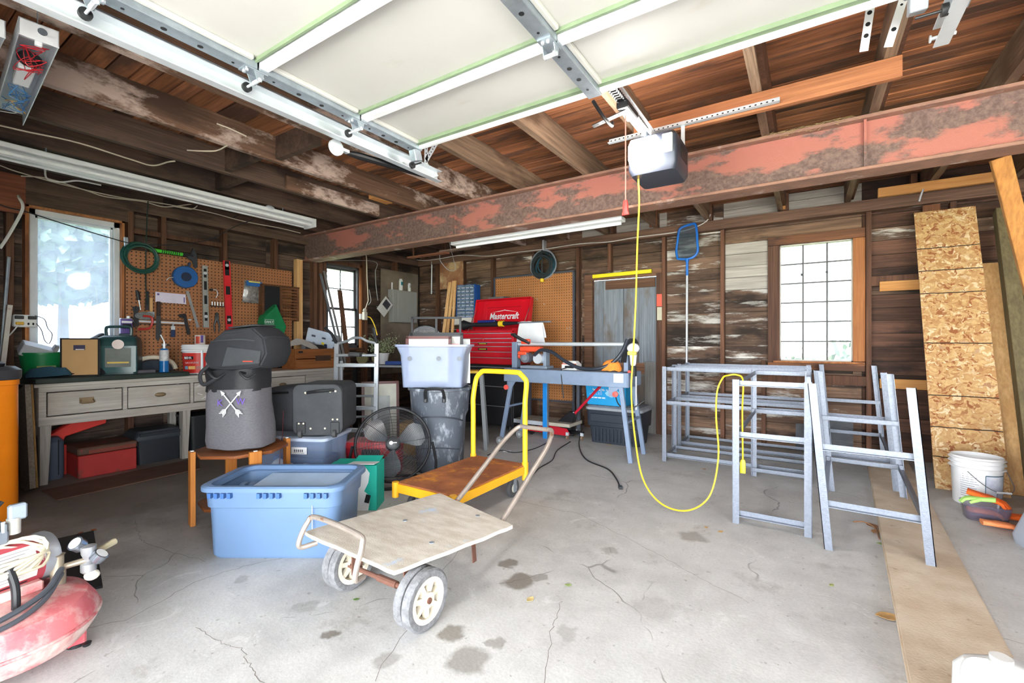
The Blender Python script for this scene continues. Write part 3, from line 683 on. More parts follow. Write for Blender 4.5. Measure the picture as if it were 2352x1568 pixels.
# boards slung behind the beam
for pa, pb, zz, mt, lab in (((940,592),(1008,575),2.42,'sl1','short reddish board slung behind the beam near the corner'),((1014,578),(1085,562),2.44,'sl2','short grey board slung behind the beam beside the reddish one')):
    a = pz(*pa, zz); b = pz(*pb, zz); b.y = a.y
    o = solo('slung_board', MB().bar(a, b, .09, .02), wood(mt, (150,92,66) if mt=='sl1' else (120,104,90), (172,112,84) if mt=='sl1' else (140,122,106), None, 0), lab, 'board', (a+b)/2, world=True)
    for q in (a.lerp(b,.12), a.lerp(b,.88)): MB().bx(q.x-.01, q.x+.01, q.y-.01, q.y+.01, zz, 2.93).build('hanger', W_STUD, o, world=True)
# ---- yellow extension cord, hanging from the opener and looped over the steel frame
YEL = plastic('yellow_cord', (246,200,40), .45)
cp = [(1466,404,2.93),(1468,470,2.95),(1464,560,2.96),(1460,700,2.98),(1454,820,3.0),(1450,900,3.0),(1458,1000,3.02),(1477,1100,3.04),(1520,1157,3.05),(1580,1172,3.06),(1630,1138,3.07),(1650,1050,3.07),(1645,960,3.07),(1647,900,3.06),(1660,868,3.06)]
pts = [pd(*p) for p in cp]; p9 = V((-.395, 3.40, .995)); pts += [p9+V((-.05,-.01,-.005)), p9, p9+V((.035,.03,-.04)), V((-.365,3.44,.75)), V((-.362,3.44,.42))]
ec = thing('extension_cord', 'yellow extension cord hanging from the opener and looped over a steel frame', 'cord', pts[0])
MB().tube(spline(pts, 8), .0055, 8).build('cable', YEL, ec, world=True)
MB().loft([rr(.022,.022,.42,.005,2,-.362,3.44), rr(.034,.026,.40,.006,2,-.362,3.44), rr(.034,.026,.33,.006,2,-.362,3.44)]).build('socket_end', plastic('yellow_socket', (240,220,40)), ec, world=True)
# ---- loose cables along the ceiling and walls
CAB = plastic('cable_cream', (206,196,174), .6); CABW = plastic('cable_white', (226,224,218), .6); CABD = plastic('cable_dark', (44,44,46), .6); CABG = plastic('cable_grey', (150,150,148), .6)
def cable(name, label, pts, r, mat, n=6):
    pts = [V(p) for p in pts]
    return solo(name, MB().tube(spline(pts, n), r, 6), mat, label, 'cable', pts[0], world=True)
jz = 2.705
cable('cable', 'cream cable stapled along under the dark left joists', [pz(x, y, jz) for x, y in ((0,288),(60,302),(180,328),(300,366),(350,380),(385,372),(402,370))], .006, CAB)
cable('cable', 'short cream cable end poking down from the flaking joist', [pz(430,345,2.68), pz(475,347,2.66), pz(500,345,2.69), pz(522,334,2.71)], .005, CAB)
cable('cable', 'short cream cable stub clipped to the side of the flaking joist', [pz(498,284,2.77), pz(530,296,2.75), pz(566,313,2.73)], .005, CAB)
cable('cable', 'pair of cream cable strung above the big window', [LW(x, y, .03) for x, y in ((0,380),(45,396),(150,425),(270,452),(340,462),(400,472),(480,487),(560,508),(640,523),(690,535))], .006, CAB)
cable('cable', 'second cream cable sagging above the big window', [LW(x, y, .05) for x, y in ((48,404),(110,410),(200,438),(245,452),(330,463),(380,475),(450,468),(440,480),(400,474))], .006, CAB)
cable('cable', 'white lamp cord drooping from the long strip light', [V((-5.04,1.0,2.64)), V((-5.08,1.02,2.6)), LW(108,410,.5), LW(140,418,.5), LW(180,415,.5), LW(232,425,.6)], .007, CABW)
cable('cable', 'white cord curling down beside the wall post', [LW(42,450,.0), LW(44,455,.08), LW(52,470,.12), LW(48,490,.12), LW(20,540,.12), LW(0,570,.12)], .012, CABW)
cable('cable', 'black cord strung across the big window', [V((-6.03,.6,2.55)), V((-5.96,.62,2.56)), LW(0,470,.05), LW(60,486,.05), LW(150,515,.05), LW(288,556,.05), LW(330,561,.06), LW(400,562,.1), LW(480,550,.1), LW(540,520,.1), LW(585,500,.1), LW(590,470,.1), V((-5.85,2.8,2.72))], .0055, CABD)
cable('cable', 'white cable running along the top plate of the back wall', [BW(x, y, .06) for x, y in ((905,582),(935,591),(970,598),(1010,594),(1060,586),(1120,588),(1180,580),(1250,572),(1330,560),(1400,555),(1460,545),(1560,532),(1605,518),(1625,505),(1632,492))], .006, CABW)
cable('cable', 'thin grey cable looping down from behind the beam', [pd(1032,556,5.0), pd(1040,590,5.6), pd(1046,618,5.8), pd(1030,620,5.8), pd(1012,600,5.8), pd(1010,585,5.8)], .004, CABG)
cable('cable', 'dark cord hanging down the pegboard wall from the joists', [LW(340,462,.09), LW(337,520,.09), LW(335,600,.06), LW(335,660,.05), LW(340,700,.05)], .006, plastic('cord_green_black', (38,54,50)))
# ================================================================== LEFT WALL AND WORKBENCH
def peg_mat(name, col, ax, pitch=.038, hole=.2):
    m, nt, b = newmat(name); pos = nn(nt, 'ShaderNodeTexCoord').outputs['Object']
    sp = nn(nt, 'ShaderNodeSeparateXYZ'); nt.links.new(pos, sp.inputs[0]); d = []
    for k in ax:
        f = mth(nt, 'FRACT', mth(nt, 'MULTIPLY', sp.outputs[k], 1/pitch)); d.append(mth(nt, 'POWER', mth(nt, 'SUBTRACT', f, .5), 2.0))
    r = mth(nt, 'SQRT', mth(nt, 'ADD', d[0], d[1])); hole_f = mth(nt, 'SUBTRACT', 1.0, ramp(nt, r, hole*.85, hole))
    vec = coords(nt, False, (1,1,1)); c = mixc(nt, ramp(nt, noise_n(nt, vec, 2.5, 6), .3, .7), L(col), L(tuple(x*.86 for x in col)))
    nt.links.new(mixc(nt, hole_f, c, L((48,30,20))), b.inputs['Base Color']); b.inputs['Roughness'].default_value = .6
    bn = nn(nt, 'ShaderNodeBump'); bn.invert = True; bn.inputs['Strength'].default_value = .6; bn.inputs['Distance'].default_value = .004; nt.links.new(hole_f, bn.inputs['Height']); nt.links.new(bn.outputs[0], b.inputs['Normal'])
    return m
PEG = peg_mat('pegboard_brown', (170,112,70), (0, 2))
a, b = LW(289, 575), LW(671, 617)
solo('pegboard', MB().bx(-(b.y-a.y)/2, (b.y-a.y)/2, 0, .006, 0, 1.29), PEG, 'brown pegboard behind the workbench, hung with hand tools', 'pegboard', (-5.905, (a.y+b.y)/2, .885), PI/2)
solo('pine_post', MB().bx(-5.93, -5.84, 3.625, 3.71, .863, 2.348), W_PINE, 'pale new pine post under the wall end of the steel beam', 'post', (-5.88, 3.66, .863), world=True, bv=.004)

def wall_thing(name, label, cat, x, y, off=.03, group=None):
    t = thing(name, label, cat, LW(x, y, off), PI/2, group); inv = base_matrix(t).inverted()
    return t, (lambda u, w, o=off: inv @ LW(u, w, o))
# coil of green hose
def coil(t, q0, R, r, n, mat, name='coil', seed=1, wob=.012, ax=(1,0,0), az=(0,0,1), nrm=(0,-1,0)):
    rg = random.Random(seed)
    for k in range(n):
        c = V(q0)+V(nrm)*(k*r*1.2)*(.6)+V(ax)*rg.uniform(-wob, wob)+V(az)*rg.uniform(-wob, wob); RR = R*rg.uniform(.86, 1.04)
        pts = [c+V(ax)*RR*math.cos(2*PI*i/28)+V(az)*RR*math.sin(2*PI*i/28)+V(nrm)*r*math.sin(4*PI*i/28+k) for i in range(28)]
        MB().tube(pts, r, 6, True).build(name, mat, t)
HG = plastic('green_hose', (26,74,64), .35)
t, q = wall_thing('hose_coil', 'coil of dark green hose hung at the window edge of the pegboard', 'hose', 321, 592, .04)
coil(t, (0,0,0), .15, .008, 8, HG)
MB().bar(q(289,545), q(291,580), .03, .02).build('hook', GALV, t)
t, q = wall_thing('ribbed_tool', 'bright green ribbed-handle tool with dark head hung above the pegboard', 'tool', 392, 580, .05)
a, b = q(345,573), q(442,588); mb = MB().cyl(a, b, .02, n=12)
mb.build('handle', plastic('lime_green', (76,190,58)), t); mb = MB()
for k in range(9): p = a.lerp(b, .25+k*.05); mb.cyl(p, p+(b-a)*.02, .0215, n=12)
mb.build('grip_rings', BLACKP, t, kind='stuff'); MB().tube([a.lerp(b,.75), b], .023, 10).build('rear_grip', BLACKP, t)
MB().prism([(0,.09),(.035,.03),(.045,-.12),(.02,-.14),(-.01,-.06),(-.06,-.03),(-.05,.0),(-.02,.02)], .02, Matrix.Translation(b) @ RX90).build('head', plastic('dark_grey_plastic', (52,54,60)), t, .003)
MB().bar(b+V((-.03,0,-.08)), b+V((-.06,0,-.2)), .03, .02).build('strap', plastic('navy', (40,56,92)), t)
t, q = wall_thing('cord_reel', 'round blue cord reel hanging on the pegboard', 'reel', 425, 636, .05)
MB().lathe([(.03,-.03),(.115,-.03),(.122,-.022),(.122,.022),(.115,.03),(.03,.03)], 28, RX90).build('disc', plastic('reel_blue', (30,88,152)), t)
MB().lathe([(.034,-.034),(.05,-.034),(.05,.036),(.034,.036)], 20, RX90).build('hub', plastic('hub_dark', (26,40,66)), t)
MB().tube(spline([(-.12,-.02,-.02),(-.16,-.02,-.03),(-.18,-.01,-.06)]), .004, 5).build('wire_tail', CABW, t)
# levels
def level(label, pa, pb, w, mat, vials):
    t, q = wall_thing('spirit_level', label, 'level', pa[0], pa[1], .03); a, b = q(*pa), q(*pb); d = (b-a); Ln = d.length; d.normalize(); s = V((-d.z, 0, d.x))
    mb = MB()
    for k in (-1, 1): mb.bar(a+s*k*(w/2-.006), b+s*k*(w/2-.006), .012, .022, (0,1,0))
    mb.build('flange', mat, t); MB().bar(a, b, w-.02, .008, (0,1,0)).build('web', mat, t)
    for v in vials:
        p = a.lerp(b, v); MB().bar(p-d*.05, p+d*.05, w-.022, .012, (0,1,0)).build('cutout', SHADOWH, t)
    for v in vials[:1]+vials[-1:]:
        p = a.lerp(b, v); MB().lathe([(.014,-.012),(.018,-.012),(.018,.012),(.014,.012)], 14, Matrix.Translation(p) @ RX90).build('vial_ring', GALV2, t)
    return t
level('grey aluminium spirit level hanging upright on the pegboard', (470,610), (473,752), .056, metal('level_alu', (170,172,168), .45, metal=.4), [.12,.32,.55,.82])
level('red spirit level hanging upright on the pegboard', (520,599), (527,768), .075, plastic('level_red', (214,40,48)), [.06,.14,.4,.8])
solo('printed_card', MB().prism([(-.145,-.05),(.145,-.055),(.14,.055),(-.145,.06)], .002, RX90), M_('card_lavender', (222,214,232), .6), 'white and lavender notched card pinned on the pegboard', 'card', LW(393, 685, .012), PI/2)
o = bpy.data.objects['printed_card']; INK = M_('ink_purple', (96,80,150), .6)
MB().box((-.12,-.0035,.035), (.02,.001,.02)).build('print', INK, o); MB().box((.125,-.0035,-.01), (.01,.001,.06)).build('print', INK, o)
for k in range(9): MB().box((-.12+.03*k, -.001, -.056), (.012,.002,.008)).build('notch', SHADOWH, o)
t, q = wall_thing('steel_rule', 'grey steel rule hanging aslant below the blue reel', 'ruler', 442, 705, .02)
MB().bar(q(430,668), q(455,752), .03, .004, (0,1,0)).build('blade', metal('rule_grey', (150,150,150), .5, metal=.3), t)
t, q = wall_thing('screwdriver', 'black-handled screwdriver hanging near the window', 'screwdriver', 317, 690, .02)
MB().tube([q(314,666), q(316,672), q(319,689)], [.012,.018,.014], 10).build('handle', BLACKP, t); MB().cyl(q(319,689), q(323,712), .005, n=8).build('shaft', GALV2, t)
t, q = wall_thing('snips', 'pair of dark tin snips hanging beside the purple can', 'snips', 311, 725, .02)
MB().prism([(-.03,.09),(.0,.1),(.02,.02),(.03,-.1),(.012,-.12),(-.005,-.02)], .012, RX90).build('blade', plastic('tool_black', (40,40,44)), t, .002)
MB().prism([(.03,.09),(.0,.1),(-.02,.02),(-.02,-.12),(-.002,-.12),(.005,-.02)], .012, Matrix.Translation((0,-.012,0)) @ RX90).build('handle', plastic('tool_black', (0,0,0)), t, .002)
t, q = wall_thing('sanding_disc_clamp', 'grey sanding pad in a red clamp on the pegboard', 'clamp', 332, 732, .05)
MB().lathe([(.0,.0),(.08,0),(.085,.008),(.08,.016),(0,.016)], 24, Matrix.Translation((0,0,.03)) @ Matrix.Scale(.5, 4, (0,0,1)) @ RX90).build('pad', M_('pad_grey', (128,132,130), .9, var=.4, sc=60), t)
MB().tube(spline([(-.02,-.02,.03),(.05,-.02,.02),(.06,-.02,-.04),(.03,-.02,-.1),(-.06,-.02,-.11)]), .012, 8).build('clamp_arm', plastic('clamp_red', (186,54,48)), t)
t, q = wall_thing('machete', 'long dark blade hanging handle up on the pegboard', 'blade', 363, 735, .025)
MB().prism([(-.012,.19),(.018,.19),(.022,.06),(.03,-.16),(.0,-.23),(-.022,-.2),(-.016,.05)], .004, RX90).build('blade', M_('blade_dark', (70,70,72), .5, metal=.4), t); MB().bx(-.014,.018,-.02,.006,.05,.2).build('handle', M_('handle_brown', (58,42,36), .7), t, .004)
t, q = wall_thing('paint_scraper', 'wooden-handled scraper on the pegboard', 'scraper', 347, 705, .02)
MB().bx(-.014,.014,-.012,.008,-.05,.1).build('handle', W_PINE, t, .005); MB().bx(-.03,.03,-.004,.0,-.1,-.05).build('blade', GALV, t)
t, q = wall_thing('file', 'black file hanging by its tang on the pegboard', 'file', 338, 690, .025)
MB().bx(-.016,.016,-.01,.006,-.1,.03).build('body', plastic('tool_black', (0,0,0)), t, .002); MB().bx(-.012,.014,-.014,.006,.03,.1).build('grip', BLACKP, t, .004)
t, q = wall_thing('magnet_bar', 'double-rail magnetic tool bar across the pegboard', 'tool bar', 362, 740, .012)
for dy, h_ in ((-.028,.008), (-.002,.02), (.024,.008)): MB().bar(q(298,736)+V((0,0,dy)), q(428,742)+V((0,0,dy)), .01, h_).build('rail', GALV2 if h_ > .01 else BLACKM, t)
t, q = wall_thing('paint_brush', 'small navy paint brush hanging under the tool bar', 'brush', 397, 755, .025)
MB().bx(-.02,.02,-.012,.004,-.09,-.01).build('bristles', plastic('navy', (0,0,0)), t, .003); MB().bx(-.018,.018,-.01,.004,-.01,.03).build('ferrule', GALV2, t); MB().bx(-.008,.008,-.008,.004,.03,.06).build('handle', GALV, t)
t, q = wall_thing('clamp', 'black bar clamp hanging beside the white bucket', 'clamp', 428, 740, .03)
MB().bar(q(422,720), q(434,768), .03, .02, (0,1,0)).build('bar', plastic('tool_black', (0,0,0)), t, .003); MB().bx(-.07,-.02,-.02,.01,.05,.09).build('jaw', plastic('tool_black', (0,0,0)), t, .003); MB().ell((.03,-.01,.03), (.02,.012,.01)).build('screw', GALV2, t)
t, q = wall_thing('pliers', 'dark pliers hanging right of the grey level', 'pliers', 498, 735, .02)
for s in (-1,1): MB().tube([V((s*.004,0,.09)), V((s*.012,-.004,.04)), V((s*.008,0,.0)), V((s*.03,0,-.06)), V((s*.022,0,-.14))], [.006,.012,.014,.009,.007], 8).build('arm', plastic('tool_black', (0,0,0)), t)
t, q = wall_thing('bit_holder', 'row of silver bits on a pegboard clip', 'bits', 500, 702, .02)
for k in range(5): MB().cyl((-.06+k*.03,0,.0), (-.06+k*.03,0,.045), .006, n=8).build('bit', GALV2, t)
MB().bx(-.08,.08,-.008,.01,-.01,.0).build('clip', BLACKM, t)
t, q = wall_thing('cable_clip', 'small grey cable hook beside the grey level', 'hook', 492, 668, .02)
MB().tube(spline([(-.03,0,.01),(.01,-.02,.012),(.03,-.02,-.03),(.015,-.01,-.08)]), .004, 6).build('wire', GALV, t); MB().bx(-.05,-.02,-.02,.005,-.002,.02).build('block', BLACKP, t)
# silver bag, slatted rack, green bags
t, q = wall_thing('foil_bag', 'crinkled silver foil bag with blue header on the pegboard', 'bag', 578, 670, .03)
mb = MB(); nx, nz = 10, 12; ring = []
for side, yo in ((0, -.022), (1, .004)):
    for i in range(nx+1):
        for k in range(nz+1):
            u, w = i/nx-.5, k/nz-.5; bul = (1-abs(u*2)**2)*(1-abs(w*2)**2)
            ring.append(V((u*.2+w*.03, yo*bul + noise.noise(V((u*9,w*9,side)))*.01, w*.28)))
N = (nx+1)*(nz+1); fs = []
for s in (0, 1):
    for i in range(nx):
        for k in range(nz):
            A = s*N+i*(nz+1)+k; fs.append((A, A+1, A+nz+2, A+nz+1) if s else (A, A+nz+1, A+nz+2, A+1))
MB().add(ring, fs).build('foil', metal('foil_silver', (196,196,194), .28, var=.5, sc=30, metal=.7), t)
MB().bx(-.075,.115,-.03,-.012,.07,.135).build('header', plastic('header_blue', (40,96,160)), t, .004); MB().bx(-.05,.09,-.032,-.029,.115,.13).build('header_strip', plastic('header_yellow', (220,206,90)), t)
t, q = wall_thing('slatted_rack', 'dark brown wooden rack with slats at the end of the pegboard', 'rack', 641, 698, .06)
DW = wood('rack_brown', (104,66,42), (128,84,54), (64,40,28), 0, world=False)
w_, h_ = .25, .44
for a, b, c, d in ((-w_,-w_+.03,-h_/2,h_/2),(-.01,.02,-h_/2,h_/2),(w_-.03,w_,-h_/2,h_/2)): MB().bx(a,b,-.05,.04,c,d).build('upright', DW, t)
for k in range(11): MB().bx(.02,w_-.03,-.05,-.03,-h_/2+.02+k*.04,-h_/2+.038+k*.04).build('slat', DW, t)
MB().bx(-w_,w_,-.06,.04,h_/2,h_/2+.02).build('top', DW, t)
MB().bx(-w_+.03,-.01,-.03,.035,-h_/2,h_/2).build('dark_back', SHADOWH, t)
GREEN = M_('green_nonwoven', (18,122,70), .8, var=.2, bump=.2, bsc=200)
t, q = wall_thing('shopping_bag', 'green shopping bag with white print hanging at the end of the bench', 'bag', 628, 735, .16)
mb = MB().loft([[V((-.14,-.02,-.22)),V((.12,-.02,-.22)),V((.12,.1,-.22)),V((-.14,.1,-.22))],[V((-.15,-.06,-.05)),V((.14,-.06,-.08)),V((.13,.1,-.05)),V((-.15,.1,-.02))],[V((-.15,-.04,.02)),V((.02,-.05,.18)),V((.03,.08,.2)),V((-.14,.08,.05))]]); mb.build('body', GREEN, t, .006)
MB().loft([[V((.0,-.03,-.2)),V((.15,-.03,-.26)),V((.17,.03,-.25)),V((.01,.03,-.2))],[V((.0,-.04,.2)),V((.02,-.04,.2)),V((.03,.04,.2)),V((.01,.04,.2))]]).build('fold', GREEN, t, .004)
text(t, 'DANLY', (-.09,-.0605,-.028), .04, WHITE, sx=.85, bold=.0006)
for x0_, x1_, z0_, z1_ in ((-.145,-.03,.0,.003),(-.145,-.03,-.056,-.053),(-.033,-.03,-.056,.003)): MB().bx(x0_,x1_,-.0625,-.0605,z0_,z1_).build('print_frame', WHITE, t)
MB().box((-.085,-.0605,-.085), (.11,.001,.006)).build('print_line', WHITE, t)
# ---- workbench
BG = wood('bench_grey_paint', (206,201,192), (186,180,172), (142,135,126), 1, dark=(172,164,154), rv=.06, bump=.15)
BGZ = wood('bench_grey_legs', (190,185,176), (168,163,155), (122,115,106), 2, dark=(152,143,131), rv=.06, bump=.15)
XF = -5.42; BT = .862
bench = thing('workbench', 'long grey-painted wooden workbench with drawers under the pegboard', 'workbench', (-5.65, 2.5, 0))
def bb(n, x0, x1, y0, y1, z0, z1, mat=BG, p=None, bv=.003): return MB().bx(x0, x1, y0, y1, z0, z1).build(n, mat, p or bench, bv, world=True)
YE = 4.05
bb('top', -5.9, XF+.02, 1.02, YE, BT-.03, BT)
bb('apron_rail', XF-.03, XF, 1.05, YE, BT-.075, BT-.03); bb('apron_rail', XF-.03, XF, 1.05, YE, .50, .575)
dY = [px_(x, 900, XF).y for x in (107, 283, 293, 438, 445)]
dr = [(dY[0], dY[1]), (dY[2], dY[3]), (dY[4], dY[4]+.62), (dY[4]+.67, dY[4]+1.28)]
edges = [1.05] + [e for d in dr for e in d] + [YE]
for i in range(0, len(edges), 2): bb('apron_stile', XF-.03, XF-.001, edges[i], edges[i+1], .575, BT-.075)
bb('back_panel', -5.9, -5.88, 1.05, YE, .5, BT-.03, BG)
bb('end_panel', -5.9, XF-.03, 1.05, 1.08, .5, BT-.03)
bb('bottom_panel', -5.88, XF-.03, 1.08, YE, .5, .515)
HND = M_('old_brass', (150,128,98), .5, metal=.5, var=.3)
for i, (a, b) in enumerate(dr):
    d = bb('drawer', XF-.022, XF-.006, a+.008, b-.008, .583, BT-.083, BG, None, .003)
    bb('drawer_box', XF-.4, XF-.023, a+.02, b-.02, .59, BT-.1, W_STUD, d, 0)
    ym = (a+b)/2; zm = .69
    if i == 0:
        h = bb('handle_plate', XF-.006, XF-.002, ym-.05, ym+.05, zm-.02, zm+.03, HND, d)
        MB().tube(spline([(XF+.002,ym-.04,zm+.012),(XF+.022,ym-.045,zm-.015),(XF+.024,ym,zm-.02),(XF+.022,ym+.045,zm-.015),(XF+.002,ym+.04,zm+.012)]), .005, 8).build('bail', HND, d, world=True)
    else: MB().ell((XF-.004, ym, zm), (.014,.048,.022), 16, 8).build('cup_pull', HND, d, world=True)
    if i == 2:
        for (yy, zz, an) in ((a+.05,.75,.5),(a+.06,.66,-.4),(a+.1,.62,.6),(a+.13,.615,-.2)): MB().box((XF-.003,yy,zz), (.002,.05,.008), Matrix.Rotation(an,3,'X')).build('paint_splash', WHITE, d, world=True)
def leg(y, lean=0):
    a = [V((XF-.075,y+lean,0)),V((XF-.015,y+lean,0)),V((XF-.015,y+.05+lean,0)),V((XF-.075,y+.05+lean,0))]; b = [V((XF-.09,y,.5)),V((XF-.005,y,.5)),V((XF-.005,y+.07,.5)),V((XF-.09,y+.07,.5))]
    MB().loft([a, b]).build('leg', BGZ, bench, world=True)
y2 = px_(428, 1000, XF).y
for y in (1.06, y2-.03, 3.0, YE-.08): leg(y)
for y in (1.06, y2, YE-.08): MB().bx(-5.88, -5.82, y, y+.06, 0, .5).build('leg', BGZ, bench, world=True)
GT = M_('dark_green_paint', (38,52,46), .5, var=.4, sc=6, patch=(96,104,98), psc=14, plo=.66, phi=.75)
yr = px_(430, 850, XF).y
solo('bench_top_board', MB().add([(-5.9,.93,.863),(XF+.05,1.02,.863),(XF+.05,yr,.863),(-5.9,yr,.863),(-5.9,.93,.908),(XF+.05,1.02,.908),(XF+.05,yr,.908),(-5.9,yr,.908)], [(0,3,2,1),(4,5,6,7),(0,1,5,4),(1,2,6,5),(2,3,7,6),(3,0,4,7)]), GT, 'thick dark green painted board lying on the window end of the workbench', 'board', (-5.65, 1.7, .863), world=True, bv=.006)
T1 = .908
def bt(x, X, Z): p = px_(x, 784, X); p.z = Z; return p
# ---- on the bench
t = thing('framed_board', 'picture frame showing its brown cardboard back, standing on the bench edge', 'picture frame', bt(184, -5.47, T1), math.radians(58))
MB().bx(-.125,.125,.0,.012,.012,.33).build('backing', M_('kraft_board', (196,156,106), .8, var=.06), t)
mb = MB()
for a, b, c, d in ((-.135,-.123,0,.342),(.123,.135,0,.342),(-.135,.135,0,.012),(-.135,.135,.33,.342)): MB().bx(a,b,-.004,.016,c,d).build('frame_side', BLACKM, t)
MB().bx(-.045,.035,-.003,-.0005,.235,.28).build('label', M_('label_navy', (58,52,84), .5), t); MB().bx(-.03,.03,-.0045,-.003,.237,.245).build('label_strip', WHITE, t)
t = thing('hobby_oven', 'dark green appliance with glass door and carry handle on the bench', 'appliance', bt(276, -5.63, T1), math.radians(62))
DG = plastic('dark_teal', (42,72,74), .35); w_, d_, h_ = .30, .30, .37
MB().loft([rr(w_,d_,.0,.03), rr(w_,d_,h_-.07,.03), rr(w_-.02,d_-.05,h_-.02,.04), rr(w_-.08,d_-.12,h_,.04)]).build('body', DG, t)
MB().loft([rr(w_-.02,.02,.02,.01,3,.02,-d_/2-.008), rr(w_-.02,.02,h_-.1,.01,3,.02,-d_/2-.008)]).build('door', plastic('teal_door', (50,86,90), .3), t)
MB().bx(-.075,.115,-d_/2-.021,-d_/2-.017,.07,.25).build('door_glass', M_('door_glass', (128,132,128), .15, var=.3, sc=5), t)
MB().bx(-.06,.1,-d_/2-.023,-d_/2-.0205,.105,.12).build('seen_rack', plastic('yellow_smear', (206,176,70)), t)
MB().lathe([(0,-.006),(.045,-.006),(.045,.006),(0,.006)], 20, Matrix.Translation((.02,-d_/2-.02,h_-.085)) @ RX90).build('dial', M_('dial_silver', (206,190,184), .3, metal=.4), t)
MB().tube(spline([(-.1,0,h_-.02),(-.105,0,h_+.06),(-.08,0,h_+.085),(.06,0,h_+.085),(.085,0,h_+.06),(.08,0,h_-.02)],5), .014, 8).build('handle', DG, t)
MB().bx(-.02,.08,.04,.1,h_-.03,h_+.02).build('rear_ledge', DG, t, .006)
tb = base_matrix(t) @ V((.03, .07, h_+.02)); o = thing('solvent_can', 'small purple and white solvent can standing behind the carry handle', 'can', tb, PI/2)
MB().loft([rr(.095,.05,0,.008), rr(.095,.05,.145,.008)]).build('body', plastic('can_purple', (92,72,142)), o); MB().loft([rr(.097,.052,.146,.008), rr(.09,.045,.152,.008)]).build('top', GALV2, o); MB().cyl((.02,0,.152),(.02,0,.175),.014,n=12).build('cap', WHITE, o)
MB().bx(-.042,.042,-.027,-.0255,.105,.125).build('print_band', WHITE, o); MB().bx(-.035,.035,-.027,-.0255,.05,.095).build('print_panel', SHADOWH, o)
t = thing('black_case', 'black case with pale window standing behind the cardboard-backed frame', 'case', bt(226, -5.86, T1), math.radians(88))
MB().prism([(-.12,0),(.1,0),(.1,.36),(.02,.40),(-.12,.30)], .09, Matrix.Translation((0,.04,0)) @ RX90).build('shell', plastic('case_black', (44,44,50), .5), t, .01); MB().box((-.05,-.052,.31), (.11,.004,.05), ry(-.6)).build('window', M_('case_window', (150,152,156), .3), t)
# green bucket with a grey box in it
t = thing('green_bucket', 'green plastic bucket holding a grey box on the bench end', 'bucket', V((-5.72, 1.13, T1)), PI/2)
GB = plastic('bucket_green', (16,120,66), .4)
MB().lathe([(.115,0),(.145,.2),(.152,.2),(.152,.215),(.14,.215),(.112,.012)], 28).build('bucket', GB, t); MB().bx(-.06,.06,-.142,-.134,.03,.1).build('label', M_('bucket_label', (150,160,90), .6), t)
o = solo('grey_box', MB().box((0,0,.07), (.2,.16,.1), ry(.35) @ rxm(.3)), plastic('pale_grey_box', (186,186,190)), 'pale grey box tilted in the green bucket', 'box', (-5.72, 1.09, T1+.16), PI/2, bv=.006)
o = solo('round_tin', MB().lathe([(0,0),(.05,0),(.05,.03),(0,.03)], 18).xf(Matrix.Translation((0,0,.03)) @ Matrix.Rotation(1.2,4,'X')), plastic('tin_grey', (140,140,144)), 'small grey round tin at the rim of the green bucket', 'tin', (-5.7, 1.22, T1+.2), 0)
o = solo('white_jug', MB().lathe([(.05,0),(.075,.03),(.08,.1),(.05,.17),(.02,.2),(.0,.2)], 20), plastic('translucent_white', (228,232,222), .4), 'white plastic jug between the green bucket and the cardboard-backed frame', 'jug', (-5.78, 1.33, T1), 0)
mb = MB()
rings = [se(.34*s, .22*s, z_, 2.6, 20) for s, z_ in ((1,0),(1.02,.02),(.9,.05),(.6,.075),(.25,.085))]
solo('dark_cloth', mb.loft(rings).jit(.02, 12, 3).shift((0,0,.012)), M_('dark_cloth', (42,40,46), .95, var=.3, bump=.3), 'crumpled dark cloth on the bench beside the green bucket', 'cloth', (-5.6, 1.37, T1), PI/2)
o = solo('teal_cloth', MB().loft([se(.3*s,.16*s,z_,2.4,20) for s,z_ in ((1,0),(.95,.02),(.7,.06),(.3,.08))]).jit(.02,12,8).shift((0,0,.012)), M_('teal_cloth', (48,84,104), .95, var=.3), 'blue-grey cloth in front of the green bucket', 'cloth', (-5.52, 1.13, T1), PI/2)
# torch
t = thing('blow_torch', 'blue propane blow torch standing on the bench', 'torch', bt(377, -5.5, T1), PI/2)
MB().lathe([(.036,0),(.04,.004),(.04,.115)], 20, cap1=True).build('cylinder', plastic('propane_blue', (22,104,170), .3), t); MB().lathe([(.0402,.115),(.0402,.215),(.036,.225),(0,.225)], 20).build('label', M_('propane_label', (206,208,210), .4, var=.3, sc=30), t)
MB().lathe([(.036,.225),(.03,.24),(.0,.243)], 20).build('shoulder', plastic('propane_blue', (0,0,0)), t); MB().lathe([(.014,.24),(.014,.27),(.02,.27),(.02,.29),(0,.29)], 12).build('valve', GALV2, t)
MB().tube(spline([(0,0,.29),(0,0,.31),(-.012,0,.34),(-.03,0,.38)],5), .007, 8).build('nozzle', GALV2, t); MB().bx(.02,.045,-.008,.008,.265,.285).build('knob', BLACKP, t)
# headrest-like cream ring
t = thing('arched_hood', 'cream and black arched cover lying on the bench behind the torch', 'cover', V((-5.77, 1.97, T1)), PI/2)
arc = [V((.20*math.cos(a), 0, .13*math.sin(a))) for a in [PI*i/16 for i in range(17)]]
MB().tube([p+V((0,0,.016)) for p in arc], .022, 8).build('rim', M_('cream_foam', (222,212,190), .7), t); MB().prism([(p.x*.86,p.z*.86+.005) for p in arc], .12, Matrix.Translation((0,.1,0)) @ RX90).build('shell', plastic('slate_dark', (44,52,64), .4), t)
solo('steel_block', MB().bx(-.09,.06,-.03,.03,0,.03), plastic('block_grey', (88,86,92)), 'flat dark grey block lying beside the torch', 'block', bt(338, -5.52, T1), PI/2, bv=.003)
